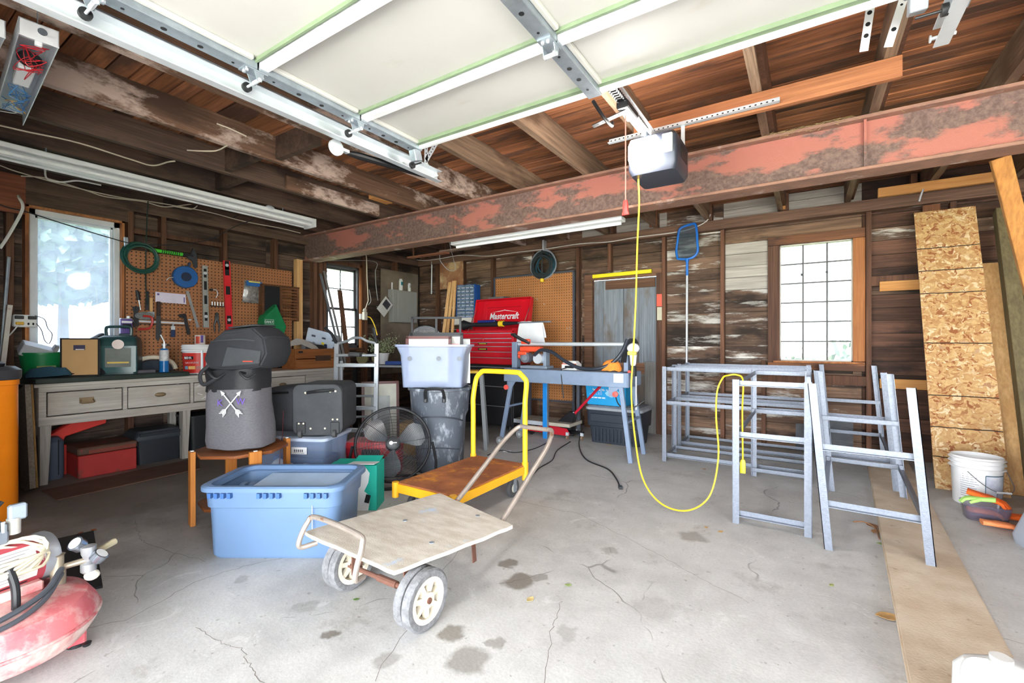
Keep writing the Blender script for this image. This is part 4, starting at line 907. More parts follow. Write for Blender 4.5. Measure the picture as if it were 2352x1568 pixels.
# plaster bucket + can
t = thing('plaster_bucket', 'white plaster pail with red label on the bench', 'bucket', bt(458, -5.62, BT), math.radians(50))
t.location.z = BT
MB().lathe([(.135,0),(.142,.01),(.155,.245)], 32, cap1=False).build('pail', plastic('pail_white', (240,240,240), .35), t)
for z_ in (.245,.272,.298): MB().lathe([(.154,z_),(.168,z_+.004),(.168,z_+.01),(.156,z_+.026)], 32, cap0=False, cap1=(z_>.29)).build('rim_ring', plastic('pail_white', (0,0,0)), t)
def wrap(t, r0, r1, z0, z1, a0, a1, mat, name, n=14, off=.0015):
    ri = [[V(((r+off)*math.sin(a0+(a1-a0)*i/n), -(r+off)*math.cos(a0+(a1-a0)*i/n), z)) for i in range(n+1)] for r, z in ((r0,z0),(r1,z1))]
    vs = ri[0]+ri[1]; return MB().add(vs, [(i, i+1, n+2+i, n+1+i) for i in range(n)]).build(name, mat, t)
RL = plastic('label_red', (206,46,36), .4)
wrap(t, .1427, .1545, .02, .235, -1.35, 1.05, RL, 'label'); wrap(t, .1507, .1526, .165, .2, -.75, -.05, SHADOWH, 'logo_plate', off=.003)
text(t, 'BEHR', (-.06,-.1475,.182), .034, WHITE, rot=(PI/2+.08,0,-.38), bold=.0008); text(t, 'LACOPLÂTRE', (-.02,-.152,.13), .026, WHITE, rot=(PI/2+.08,0,-.15), sx=.85)
for a0, a1, c, nm in ((-.75,-.45,(120,170,200),'s1'),(-.4,.05,(226,180,110),'s2'),(.1,.4,(170,90,80),'s3')): wrap(t, .1449, .1468, .06, .095, a0, a1, plastic('swatch_'+nm, c), 'swatch', 5, .003)
wrap(t, .1443, .1498, .05, .15, .7, 1.05, M_('label_grey', (205,206,210), .5), 'label_patch', 5, .003)
pb = base_matrix(t) @ V((0,.02,.325))
t = thing('paint_can', 'small paint can with red and white label on top of the plaster pail', 'can', pb, 0)
MB().lathe([(.048,0),(.05,.003),(.05,.1),(.052,.104),(.045,.104),(.045,.1),(0,.1)], 24).build('can', M_('can_label', (222,214,204), .45), t); wrap(t, .05,.05,.01,.09,.3,1.2, plastic('can_red', (190,70,50)), 'label_band'); wrap(t, .05,.05,.02,.1,1.25,1.8, plastic('can_purple', (0,0,0)), 'label_band')
solo('putty_knife', MB().bx(-.1,.02,-.012,.012,0,.014).bx(.02,.1,-.03,.03,.004,.008), BLACKP, 'black putty knife lying in front of the plaster pail', 'knife', bt(447, -5.46, BT), PI/2-.3, bv=.003)
# power bar at the window
t, q = wall_thing('power_bar', 'white outlet bar with plugs on the post beside the big window', 'power bar', 56, 737, .06)
MB().bx(-.075,.075,-.03,.03,-.055,.055).build('body', plastic('bar_white', (224,224,220)), t, .01)
for a, z_ in ((-.035,.03),(.045,.03)): MB().bx(a-.03,a+.025,-.05,-.028,z_-.015,z_+.015).build('plug', BLACKP, t, .004)
MB().bx(-.06,-.01,-.05,-.028,-.035,-.01).build('plug', plastic('plug_yellow', (226,176,50)), t, .004)
for x in (.02, .05): MB().bx(x-.006,x+.006,-.031,-.0295,-.035,-.015).build('socket', SHADOWH, t)
MB().tube(spline([(.06,-.03,.05),(.12,-.03,.02),(.14,-.04,-.06),(.17,-.04,-.12),(.15,-.04,-.2),(.12,-.04,-.17),(.1,-.04,-.08),(.07,-.03,-.02)],6), .0035, 6).build('cord', CABD, t)
MB().tube(spline([(-.04,-.04,-.03),(-.08,-.04,-.1),(-.13,-.03,-.18)],5), .005, 6).build('cord', CABW, t)
# lumber and pole in the left corner
o = solo('white_board', MB().bar(pd(6,835,3.85), pd(22,700,3.85), .05, .03), M_('white_peeling', (206,200,190), .7, patch=(150,106,74), psc=5, plo=.62, phi=.68), 'narrow white-painted board standing left of the big window', 'board', pd(6,835,3.85), world=True)
mb = MB(); p = pd(6,835,3.85); mb.bar((p.x-.02,p.y-.03,0), p, .05, .03); mb.build('lower_length', M_('white_peeling', (0,0,0)), o, world=True)
solo('steel_pole', MB().cyl((-5.86,.85,0), LW(20,590,.06), .012, n=8), GALV, 'thin steel pole leaning in the corner left of the big window', 'pole', (-5.86,.85,0), world=True)
# ---- under the bench
t = solo('blue_case', MB().loft([rr(.16,.34,0,.04), rr(.17,.36,.06,.05), rr(.17,.35,.33,.05), rr(.12,.28,.37,.05)]), plastic('slate_case', (78,88,104), .5), 'blue-grey plastic case standing under the bench', 'case', pz(118,1105)+V((-.2,-.0,0)), PI/2+.1)
MB().bx(.03,.036,-.182,-.176,.04,.35).build('seam', SHADOWH, t)
t = thing('red_toolbox', 'worn red metal toolbox under the bench', 'toolbox', pz(232,1092)+V((-.22,.06,0)), PI/2)
RB = M_('red_worn', (172,48,44), .55, patch=(88,60,50), psc=7, plo=.6, phi=.68)
MB().bx(-.21,.21,-.2,.2,.0,.2).build('box', RB, t, .006); MB().bx(-.215,.215,-.205,.205,.205,.27).build('lid', M_('lid_brown', (92,66,52), .6, patch=(150,48,42), psc=5, plo=.58), t, .01); MB().bx(-.14,.2,-.209,-.2055,.212,.245).build('label_strip', M_('worn_strip', (130,60,46), .6), t)
o = solo('red_funnel', MB().prism([(-.34,-.1),(.12,.18),(.24,.14),(.24,.06),(-.05,-.02),(-.12,-.2)], .1, RX90), plastic('orange_red', (226,62,52), .5), 'bright red folded plastic sheet behind the red toolbox', 'sheet', px_(160,1000,-5.80), PI/2, bv=.006)
o.location.z = .37; MB().bx(-.1,-.04,-.08,-.04,-.37,-.1).build('leg', plastic('orange_red', (0,0,0)), o)
t = thing('battery_box', 'black plastic box with flared lid under the bench', 'box', pz(315,1066)+V((-.08,.17,0)), PI/2)
BK = plastic('box_black', (38,42,48), .5)
MB().loft([rr(.36,.3,0,.03), rr(.4,.32,.24,.03)]).build('box', BK, t); MB().loft([rr(.44,.36,.241,.03), rr(.44,.36,.27,.03), rr(.36,.3,.33,.05)]).build('lid', plastic('lid_black', (50,56,62), .45), t); MB().bx(-.18,.18,-.185,-.165,.28,.31).build('latch', BK, t)
t = solo('dark_bin', MB().loft([rr(.3,.3,0,.04), rr(.36,.34,.4,.05), rr(.38,.36,.4,.05), rr(.38,.36,.42,.05)]), plastic('bin_charcoal', (36,40,42), .5), 'tall charcoal bin deep under the bench beside the black box', 'bin', (-5.68, 2.38, 0), PI/2)
t = thing('cardboard_box', 'plain brown cardboard box under the bench behind the laundry bag', 'box', (-5.62, 2.92, 0), PI/2)
KR = M_('kraft', (176,138,84), .85, var=.1)
MB().bx(-.25,.25,-.18,.18,.1,.36).build('carton', KR, t, .003); MB().bx(-.25,0,-.19,.18,.361,.366).build('flap', KR, t); MB().bx(.004,.25,-.18,.18,.361,.366).build('flap', KR, t); MB().bx(-.22,.22,-.16,.16,0,.098).build('base_crate', M_('crate_dark', (70,48,40), .8), t)
mt = M_('brown_mat', (108,80,66), .9, var=.25, sc=6)
mb = MB(); e = [pz(95,1128), pz(130,1150), pz(460,1077), pz(455,1052)]
mb.add([V((p.x,p.y,.001)) for p in e]+[V((p.x,p.y,.008)) for p in e], [(0,3,2,1),(4,5,6,7),(0,1,5,4),(1,2,6,5),(2,3,7,6),(3,0,4,7)])
solo('floor_mat', mb, mt, 'long thin brown board mat on the floor in front of the bench', 'mat', e[0], world=True)
t = solo('chipboard_offcut', MB().bar(pz(76,1133)+V((-.15,0,0)), px_(72,893,-5.44)+V((-.15,-.02,0)), .3, .035, (0,1,0)), M_('chipboard_edge', (168,158,144), .9, var=.35, sc=60), 'speckled chipboard offcut leaning at the end of the bench', 'board', pz(78,1133), world=True)
MB().bar(pz(76,1133)+V((-.15,.025,0)), px_(72,893,-5.44)+V((-.15,.005,0)), .3, .012, (0,1,0)).build('edge_band', wood('band', (190,150,90), (170,130,76), None, 2, world=False), t, world=True)
# ---- orange bin
t = thing('orange_bin', 'tall glossy orange bin with black lid standing by the bench end', 'bin', (-4.585, .545, 0), math.radians(15))
ORG = plastic('glossy_orange', (250,140,28), .22)
MB().loft([rr(.40,.40,0,.1,6), rr(.42,.42,.03,.11,6), rr(.42,.42,.93,.11,6)]).build('body', ORG, t); MB().loft([rr(.43,.43,.932,.11,6), rr(.43,.43,.965,.11,6)]).build('collar', ORG, t)
MB().loft([rr(.44,.44,.967,.12,6), rr(.45,.45,.985,.12,6), rr(.45,.45,1.03,.12,6), rr(.40,.40,1.055,.12,6)]).build('lid', M_('lid_charcoal', (66,66,72), .35), t)
solo('yellow_ball', MB().ell((0,0,.035),(.035,.035,.035),16,10), M_('tennis_yellow', (206,226,40), .9), 'bright yellow ball resting on the orange bin lid', 'ball', base_matrix(t) @ V((.0,-.02,1.056)))
solo('black_folded_bag', MB().loft([se(.2,.12,0,3,16),se(.21,.13,.02,3,16),se(.14,.08,.035,3,16)]), BLACKP, 'flat black pouch on the orange bin lid beside the ball', 'pouch', base_matrix(t) @ V((.1,.08,1.056)))
# ================================================================== MIDDLE: bags, totes, fans, carts
def lx(t): inv = base_matrix(t).inverted(); return lambda p: inv @ V(p)
def bucketshape(rings_out, wall=.006, floor_=.01, hoop=False):
    # open container: outer rings bottom to top, then an inner skin back down
    def off(r, w): c = sum(r, V((0,0,0)))/len(r); return [p - (p-c).normalized()*w*1.3 for p in r]
    inner = [off(r, wall) for r in rings_out]; inner[0] = [p+V((0,0,floor_)) for p in inner[0]]
    if hoop: return MB().loft(rings_out+inner[::-1]+[rings_out[0]], False, False)
    return MB().loft(rings_out+inner[::-1])
# ---- octagonal wooden stand
OAK = wood('honey_oak', (198,128,58), (172,104,44), (120,68,28), 2, world=False, rv=.05, bump=.1, rough=.45)
OAKT = wood('stained_top', (148,88,46), (128,72,38), (90,50,28), 0, world=False, rv=.05, bump=.1, rough=.45)
c = V((-3.365, 1.675, 0)); st = thing('octagonal_stand', 'octagonal oak plant stand carrying the laundry bag', 'stand', (c.x, c.y, 0), YAW)
oc = [(.29*math.cos(PI/8+k*PI/4), .30*math.sin(PI/8+k*PI/4)) for k in range(8)]
MB().prism(oc, .022, Matrix.Translation((0,0,.452))).build('top', OAKT, st, .003)
MB().prism([(x*.92,y*.92) for x,y in oc], .02, Matrix.Translation((0,0,.1))).build('lower_shelf', OAKT, st, .003)
for k in range(4):
    a = PI/4+k*PI/2; x, y = .298*math.cos(a), .298*math.sin(a)
    l = MB().box((x,y,.245), (.03,.075,.49), rzm(a)).build('leg', OAK, st, .003)
    MB().box((x,y,.4925), (.018,.022,.004), rzm(a)).build('leg_pad', WHITE, l)
# ---- laundry bag
t = thing('laundry_bag', 'tall grey laundry bag with black rim and crossed white arrows', 'bag', V((c.x, c.y, .474))+RX*.0-FW*.02, YAW-.08)
GRY = M_('heather_grey', (104,102,108), .9, var=.22, sc=60, stretch=(1,1,2.5), bump=.2, bsc=250)
def bag_rings(spec, n=36, e=3.2): return [se(w, d, z_, e, n, cx, 0) for z_, w, d, cx in spec]
MB().loft(bag_rings([(0,.33,.28,.01),(.012,.385,.34,.01),(.06,.40,.35,.01),(.15,.395,.345,.005),(.3,.38,.33,-.005),(.41,.365,.31,-.01)])).jit(.012, 7, 2).shift((0,0,.01)).build('body', GRY, t)
MB().loft(bag_rings([(.405,.367,.312,-.01),(.46,.375,.30,-.015),(.53,.385,.30,-.02),(.56,.39,.30,-.02),(.555,.38,.26,-.02),(.5,.32,.22,-.02)])).jit(.016, 9, 5).build('rim', M_('black_nylon', (32,32,36), .6, bump=.2), t)
AW = M_('white_print', (232,232,234), .7); yf = -.181
def flat(t, pts, mat, name, y=yf): return MB().prism(pts, .0015, Matrix.Translation((0,y,0)) @ RX90).build(name, mat, t)
for s in (-1, 1):
    cx, cz = .06, .335; dx, dz = s*.06, .07
    a, b = V((cx-dx,0,cz-dz)), V((cx+dx,0,cz+dz)); d = (b-a).normalized(); n_ = V((-d.z,0,d.x))
    P = lambda p: (p.x, p.z)
    ar = flat(t, [P(a+n_*.0035),P(b+n_*.0035),P(b-n_*.0035),P(a-n_*.0035)], AW, 'arrow_print', -.183 if s > 0 else -.185)
    flat(ar, [P(b+d*.018),P(b-d*.016+n_*.014),P(b-d*.016-n_*.014)], AW, 'arrow_head', -.183 if s > 0 else -.185)
    for k in range(3):
        q = a+d*(.004+k*.014); flat(ar, [P(q),P(q+d*.01),P(q-d*.012+n_*.018),P(q-d*.02+n_*.018)], AW, 'fletching', -.183); flat(ar, [P(q),P(q+d*.01),P(q-d*.012-n_*.018),P(q-d*.02-n_*.018)], AW, 'fletching', -.183)
PUR = M_('purple_thread', (112,84,178), .7)
text(t, 'K', (-.015,-.186,.335), .062, PUR); text(t, 'W', (.13,-.186,.345), .062, PUR)
for x in (-.1, .12): MB().tube(spline([(x,-.12,.53),(x+.01,-.19,.54),(x+.06,-.19,.50),(x+.09,-.15,.53)],5), .009, 6).build('strap', M_('black_nylon', (0,0,0)), t)
# ---- duffel on top
tz = .474+.525
t = thing('duffel_bag', 'black duffel bag lying on top of the laundry bag', 'bag', V((c.x, c.y, tz))+RX*.045, YAW-.1)
DUF = M_('charcoal_canvas', (66,68,72), .85, var=.25, sc=6, bump=.2, bsc=220); DUF2 = M_('black_canvas', (44,45,50), .85, var=.2, bump=.2)
def xloft(spec, n=32, e=3.5, tilt=0):
    out = []
    for x, w, h, zc in spec:
        r = se(w, h, 0, e, n); out.append([V((x, p.x, zc+p.y)) for p in r])
    return MB().loft(out)
prof = [(-.2,.02),(-.235,.09),(-.2,.2),(-.08,.3),(.14,.315),(.235,.24),(.25,.13),(.2,.03),(.05,.0),(-.08,.0)]
def ring_at(y, k, dz=0): return [V((x*k, y, .15+(z_-.15)*k+dz)) for x, z_ in prof]
mb = MB().loft([ring_at(y, k) for y, k in ((-.165,.80),(-.15,.93),(-.08,1.0),(.08,1.0),(.15,.93),(.165,.8))]); mb.jit(.012, 8, 3).shift((0,0,.012)); mb.build('body', DUF2, t, .012, 2)
MB().loft([[V((x,y,z_+o_)) for x,y,z_ in ((-.07,-.12,.30),(.13,-.12,.318),(.13,.12,.318),(-.07,.12,.30))] for o_ in (.012,.022)]).jit(.004,9).build('top_panel', DUF, t, .006)
MB().loft([[V((x,-.168-o_,z_)) for x,z_ in ((-.07,.05),(.2,.07),(.21,.16),(-.03,.19))] for o_ in (0,.012)]).jit(.006,9).build('front_pocket', DUF, t, .006)
MB().tube(spline([(-.17,-.15,.22),(-.05,-.178,.23),(.08,-.178,.235),(.2,-.155,.22)],6), .005, 6).build('zip', DUF, t)
MB().tube(spline([(-.18,-.15,.06),(-.22,-.18,.0),(-.19,-.19,-.07),(-.1,-.19,-.03)],6), .012, 6).build('strap', DUF2, t)
MB().bx(.09,.16,-.186,-.181,.085,.092).build('orange_tab', plastic('tab_orange', (190,72,52)), t)
MB().bx(-.225,-.215,-.17,-.16,.02,.16).build('zip_pull', GALV2, t)
# ---- clear tote with lid, luggage on it
tp = pd(700, 1050, 3.78); tp.z = 0
CLR = M_('clear_blue_plastic', (170,192,230), .25, alpha=.2, var=.05); FROST = M_('frosted_plastic', (182,196,228), .3, alpha=.42, var=.05)
t = thing('clear_tote', 'clear blue storage tote with lid under the wheeled luggage', 'tote', tp, YAW-.12)
bucketshape([rr(.50,.36,0,.04), rr(.58,.42,.42,.05), rr(.60,.44,.425,.05), rr(.60,.44,.44,.05)]).build('tub', CLR, t)
MB().loft([rr(.62,.46,.442,.05), rr(.63,.47,.465,.05), rr(.56,.40,.475,.05), rr(.5,.34,.468,.05)]).build('lid', M_('lid_pale_blue', (196,208,230), .35, alpha=.85), t)
MB().bx(.02,.15,-.221,-.216,.34,.395).build('label', WHITE, t, .002); [MB().bx(.045+k*.016,.045+k*.016+.010,-.2218,-.2211,.358,.378).build('print_block', M_('print_grey_ink', (90,92,98), .6), t) for k in range(5)]; MB().bx(.04,.13,-.2218,-.2211,.349,.352).build('print_line', M_('print_grey_ink', (0,0,0)), t)
MB().ell((-.13,-.1,.17),(.12,.08,.1),16,9).jit(.03,9).build('white_cloth', M_('cloth_white', (226,226,228), .9), t); MB().ell((.12,-.12,.13),(.15,.06,.11),16,9).jit(.03,9,4).build('white_cloth', M_('cloth_white', (0,0,0)), t)
MB().bx(-.22,.22,-.1,.14,.02,.28).jit(.02,6).build('blue_cloth', M_('cloth_blue', (64,92,140), .9), t)
lz = .478
t = thing('wheeled_luggage', 'black soft wheeled luggage lying on the clear tote', 'luggage', V((tp.x, tp.y, lz))-RX*.0, YAW+.06)
mb = xloft([(-.36,.26,.2,.17),(-.34,.34,.3,.19),(-.2,.37,.36,.2),(.0,.38,.385,.205),(.05,.38,.39,.205)], 36, 4); mb.jit(.012,6,2).build('soft_body', DUF2, t)
LUG = M_('luggage_black', (58,60,64), .7, var=.25, sc=8, bump=.15)
# end panel facing the camera, right half
MB().loft([[V((x,y,z_)) for x,y,z_ in ((p.x+.18, p.z, p.y+.205) for p in [V((q.x, q.y, -.215)) for q in rr(.37,.39,0,.06,5)])], [V((p.x+.18, -.17, p.y+.205)) for p in rr(.38,.40,0,.06,5)], [V((p.x+.18, .18, p.y+.205)) for p in rr(.38,.40,0,.06,5)]]).build('end_panel', LUG, t)
MB().tube([V((p.x+.18,-.205,p.y+.205)) for p in rr(.375,.395,0,.06,5)], .007, 6, True).build('piping', BLACKP, t)
h = MB().tube(spline([(.1,-.218,.34),(.13,-.225,.345),(.18,-.25,.352),(.24,-.25,.357),(.29,-.225,.36),(.31,-.218,.36)],5), .012, 8).build('handle', BLACKP, t)
for x in (.09,.13,.28,.32): MB().ell((x,-.222,.34+.05*(x-.1)),(.009,.006,.009),8,6).build('rivet', M_('cream_rivet', (214,206,186), .5), t)
for x in (.055, .315):
    MB().bx(x-.035,x+.035,-.222,-.214,.02,.11).build('corner_guard', BLACKP, t, .006)
    MB().cyl((x-.012,-.222,.018),(x+.012,-.222,.018),.03,n=16).build('wheel', RUBBER, t)
for x, z_ in ((.04,.1),(.075,.1),(.3,.13),(.335,.13),(.13,.06),(.24,.06)): MB().ell((x,-.224,z_),(.008,.005,.008),8,6).build('rivet', M_('cream_rivet', (0,0,0)), t)
MB().bx(-.24,-.16,-.2,-.19,.12,.32).jit(.01,8).build('strap', DUF2, t); MB().tube(spline([(-.3,-.17,.3),(-.2,-.2,.33),(-.05,-.2,.34)],5), .008, 6).build('zip', M_('zip_grey', (0,0,0)), t)
_m = base_matrix(t); cable('cord', 'thin maroon cord trailing from the luggage down the clear tote', [_m @ V(p_) for p_ in ((-.08,-.215,.2),(-.085,-.225,.0),(-.09,-.26,-.2),(-.092,-.26,-.47))], .0028, plastic('maroon', (92,34,44)))
# ---- red case behind the fan
rp = pd(862, 1085, 4.22); rp.z = 0
t = thing('red_case', 'red plastic case on the floor behind the black floor fan', 'case', rp, YAW)
MB().loft([rr(.46,.22,0,.03), rr(.48,.24,.26,.03)]).build('body', plastic('case_red', (176,32,44), .4), t); MB().loft([rr(.5,.26,.262,.03), rr(.48,.24,.31,.03)]).build('lid', plastic('lid_red', (196,40,50), .4), t); MB().bx(-.08,.08,-.14,-.125,.2,.25).build('latch', BLACKP, t)
# ---- floor fan
def fan(t, R, depth, nb, cage_mat, blade_mat, tilt, zc, ring_mat, nr=16, hub='black'):
    M4 = Matrix.Translation((0,0,zc)) @ Matrix.Rotation(PI/2-tilt, 4, 'X')
    def ringp(r, z_, n=40): return [M4 @ V((r*math.cos(2*PI*i/n), r*math.sin(2*PI*i/n), z_)) for i in range(n)]
    mb = MB()
    for k in range(nr):
        r = R*(.22+.76*k/(nr-1)); z_ = depth*(1-(k/(nr-1))**2.2*.55); mb.tube(ringp(r, z_), .0017, 4, True)
    for k in range(8):
        a = 2*PI*k/8; mb.tube([M4 @ V((R*f*math.cos(a+.12*f), R*f*math.sin(a+.12*f), depth*(1-max(0,(f-.22)/.78)**2.2*.55))) for f in (.2,.5,.8,1)], .0025, 4)
    mb.build('front_cage', cage_mat, t, kind='stuff')
    mb = MB()
    for k in range(0, nr, 2): mb.tube(ringp(R*(.22+.76*k/(nr-1)), -depth*(1-(k/(nr-1))**2.2*.8)), .0018, 4, True)
    mb.build('rear_cage', cage_mat, t, kind='stuff')
    MB().tube(ringp(R, .0), .012, 6, True).build('cage_rim', ring_mat, t)
    MB().loft([ringp(R*1.01, -depth*.3), ringp(R*1.01, depth*.25)], False, False).build('cage_band', cage_mat, t)
    for k in range(nb):
        a0 = 2*PI*k/nb+.5; vs = []; fs = []; nu, nv = 6, 6
        for i in range(nu+1):
            f = .16+.72*i/nu; half = .20+.34*math.sin(PI*min(1,(f-.1)/.95)); 
            for j in range(nv+1):
                g = j/nv-.5; a = a0+half*g*2.0*(.9 if i < nu else .6)-.2*f; vs.append(M4 @ V((R*f*math.cos(a), R*f*math.sin(a), depth*.15+ g*.09)))
        for i in range(nu):
            for j in range(nv): A = i*(nv+1)+j; fs.append((A,A+1,A+nv+2,A+nv+1))
        b = MB().add(vs, fs).build('blade', blade_mat, t)
        so_ = b.modifiers.new('thick', 'SOLIDIFY'); so_.thickness = .003
    MB().lathe([(0,-depth*.8),(R*.2,-depth*.8),(R*.2,-.02),(R*.14,depth*.3),(0,depth*.3)], 20, M4).build('motor', BLACKM, t)
    hb = MB().lathe([(0,depth*.85),(R*.17,depth*.85),(R*.19,depth*.98),(R*.15,depth*1.06),(0,depth*1.09)], 22, M4).build('badge', BLACKP, t)
    MB().lathe([(R*.03,depth*1.085),(R*.05,depth*1.085),(R*.05,depth*1.1),(R*.03,depth*1.1)], 14, M4 @ Matrix.Translation((-R*.05,0,0))).build('badge_ring', WHITE, hb); MB().bx(0,R*.1,-R*.01,R*.012,depth*1.075,depth*1.1).xf(M4).build('badge_bar', WHITE, hb)
    return M4
fp = pz(903, 1112); fp.z = 0
t = thing('floor_fan', 'black wire-caged floor fan with steel blades tilted up', 'fan', fp, YAW+.25)
ALU = metal('blade_aluminium', (196,202,208), .35, var=.15)
fan(t, .31, .085, 3, BLACKM, ALU, .32, .345, BLACKM, 20)
MB().tube(spline([(-.33,0,.345),(-.36,-.02,.15),(-.3,-.12,.02),(0,-.16,.014),(.3,-.12,.02),(.36,-.02,.15),(.33,0,.345)],6), .012, 8).build('stand', BLACKM, t)
MB().tube(spline([(-.3,-.12,.015),(-.28,.12,.015),(0,.2,.014),(.28,.12,.015),(.3,-.12,.015)],6), .01, 8).build('base_tube', BLACKM, t)
# ---- teal carton
gp = pz(865, 1172); t = thing('teal_carton', 'teal and white carton standing behind the blue tote', 'carton', V((gp.x, gp.y, 0)), YAW)
TEAL = M_('carton_teal', (24,170,150), .6, var=.06)
MB().bx(-.34,0,0,.2,0,.325).build('carton', TEAL, t, .003); MB().prism([(-.22,0),(-.06,0),(-.045,.1),(-.09,.14),(-.06,.2),(-.05,.27),(-.09,.325),(-.22,.325)], .001, Matrix.Translation((0,-.0005,0)) @ RX90).build('white_print', WHITE, t)
MB().box((-.065,-.0025,.085),(.035,.001,.06),ry(.25)).build('black_print', SHADOWH, t); MB().bx(-.34,-.2,-.05,.1,.326,.329).build('flap', TEAL, t); MB().box((-.1,.02,.338),(.19,.13,.004),rxm(-.12)).build('flap', WHITE, t); MB().box((-.1,.15,.338),(.19,.1,.004),rxm(.2)).build('flap', TEAL, t)
# ---- big blue tote
a = pz(489, 1281); b = pz(767, 1281); ax = (b-a); rz_ = math.atan2(ax.y, ax.x)
t = thing('blue_tote', 'large open blue storage tote on the concrete floor', 'tote', a+ax/2+V((-math.sin(rz_), math.cos(rz_), 0))*.18, rz_)
BLU = M_('tote_blue', (100,126,160), .42, var=.07, sc=3)
w_, d_ = ax.length, .36
bucketshape([rr(w_,d_,0,.05,5), rr(w_+.03,d_+.03,.02,.06,5), rr(w_+.055,d_+.055,.29,.07,5), rr(w_+.075,d_+.075,.296,.07,5), rr(w_+.085,d_+.085,.385,.07,5)], .008).build('tub', BLU, t)
rm = [V(p) for p in rr(w_+.12,d_+.12,.352,.08,5)]
bucketshape([rr(w_+.09,d_+.09,.383,.07,5), rr(w_+.13,d_+.13,.388,.085,5), rr(w_+.13,d_+.13,.41,.085,5), rr(w_+.11,d_+.11,.418,.08,5)], .03, 0, True).build('rim', BLU, t)
for gx in (-.27, 0, .26):
    for k in range(4): MB().bx(gx-.06+k*.036, gx-.06+k*.036+.018, -d_/2-.066, -d_/2-.035, .355, .384).build('rim_rib', M_('tote_blue_dark', (58,98,156), .5), t)
MB().box((.07,.03,.365),(.52,.28,.02),rxm(.05)).build('lid_inside', M_('lid_milky', (178,202,230), .4), t, .008)
for x in (-.27, -.22): MB().bx(x,x+.03,-.05,.0,.02,.375).build('lid_tab', BLU, t)
MB().bx(.235,.239,-d_/2-.043,-d_/2-.04,.12,.31).build('crack', M_('crack_pale', (186,208,232), .5), t)
# ---- yellow platform cart
c4 = [pz(914,1108,.24), pz(1040,1135,.24), pz(1212,1065,.24), pz(1105,1047,.24)]
x0, x1 = (c4[0].x+c4[3].x)/2+.0, (c4[1].x+c4[2].x)/2; y0, y1 = 2.23, (c4[2].y+c4[3].y)/2
x0 = -2.40; x1 = -1.88
t = thing('yellow_platform_cart', 'yellow steel platform cart with rusty deck and hoop handle', 'cart', ((x0+x1)/2, (y0+y1)/2, 0), 0)
RD = M_('rusty_deck', (172,104,58), .8, col2=(132,76,46), sc=5, patch=(214,140,40), psc=4, plo=.56, phi=.66, bump=.2)
YC = M_('chipped_yellow', (240,176,34), .45, var=.08, patch=(120,66,36), psc=9, plo=.66, phi=.70)
W, D = x1-x0, y1-y0
MB().bx(-W/2,W/2,-D/2,D/2,.228,.24).build('deck', RD, t, .003)
for a, b in (((-W/2,-D/2),(W/2,-D/2)),((W/2,-D/2),(W/2,D/2)),((W/2,D/2),(-W/2,D/2)),((-W/2,D/2),(-W/2,-D/2))): MB().bar((a[0],a[1],.2),(b[0],b[1],.2),.02,.06).build('skirt', YC, t, .003)
for sx in (-1,1): MB().cyl((sx*W/2,-D/2-.012,.14),(sx*W/2,-D/2-.012,.245),.024,n=16).build('corner_socket', YC, t)
for sx in (-1,1): MB().cyl((sx*W/2,D/2-.03,.12),(sx*W/2,D/2-.03,.26),.026,n=16).build('handle_socket', YC, t)
hz = .97
pts = [(-W/2,D/2-.03,.2),(-W/2,D/2-.03,.62),(-W/2+.0,D/2-.03,.74)]+[(-W/2+.12-.12*math.cos(a),D/2+.0,hz-.12+.12*math.sin(a)) for a in (.3,.7,1.1,1.45)]
pts += [(W/2-.12+.12*math.cos(a),D/2+.0,hz-.12+.12*math.sin(a)) for a in (1.45,1.1,.7,.3)] + [(W/2,D/2-.03,.74),(W/2,D/2-.03,.62),(W/2,D/2-.03,.2)]
MB().tube(spline(pts,4), .021, 12).build('handle', M_('handle_yellow', (246,196,40), .4, var=.05, patch=(110,80,50), psc=16, plo=.70, phi=.73), t)
def caster(t, x, y, r, top, mat_w=RUBBER, swivel=0):
    f = MB().bx(x-.03,x+.03,y-.04,y+.04,top-.008,top).bx(x-.026,x-.022,y-.02,y+.02,r*.6,top).bx(x+.022,x+.026,y-.02,y+.02,r*.6,top).build('caster_fork', GALV, t)
    w = MB().lathe([(.0,-.016),(r*.55,-.016),(r*.6,-.018),(r*.95,-.018),(r,-.01),(r,.01),(r*.95,.018),(r*.6,.018),(r*.55,.016),(0,.016)], 22, Matrix.Translation((x,y,r)) @ Matrix.Rotation(PI/2,4,'Y')).build('caster_wheel', mat_w, t)
    MB().lathe([(0,-.019),(r*.5,-.019),(r*.5,.019),(0,.019)], 16, Matrix.Translation((x,y,r)) @ Matrix.Rotation(PI/2,4,'Y')).build('wheel_hub', M_('hub_pale', (196,190,178), .5), w)
for sx in (-1,1):
    for sy in (-1,1): caster(t, sx*(W/2-.06), sy*(D/2-.12), .072, .228)
MB().box((.08,.05,.244),(.03,.02,.006),rzm(.4)).build('blue_scrap', plastic('scrap_blue', (60,60,150)), t)
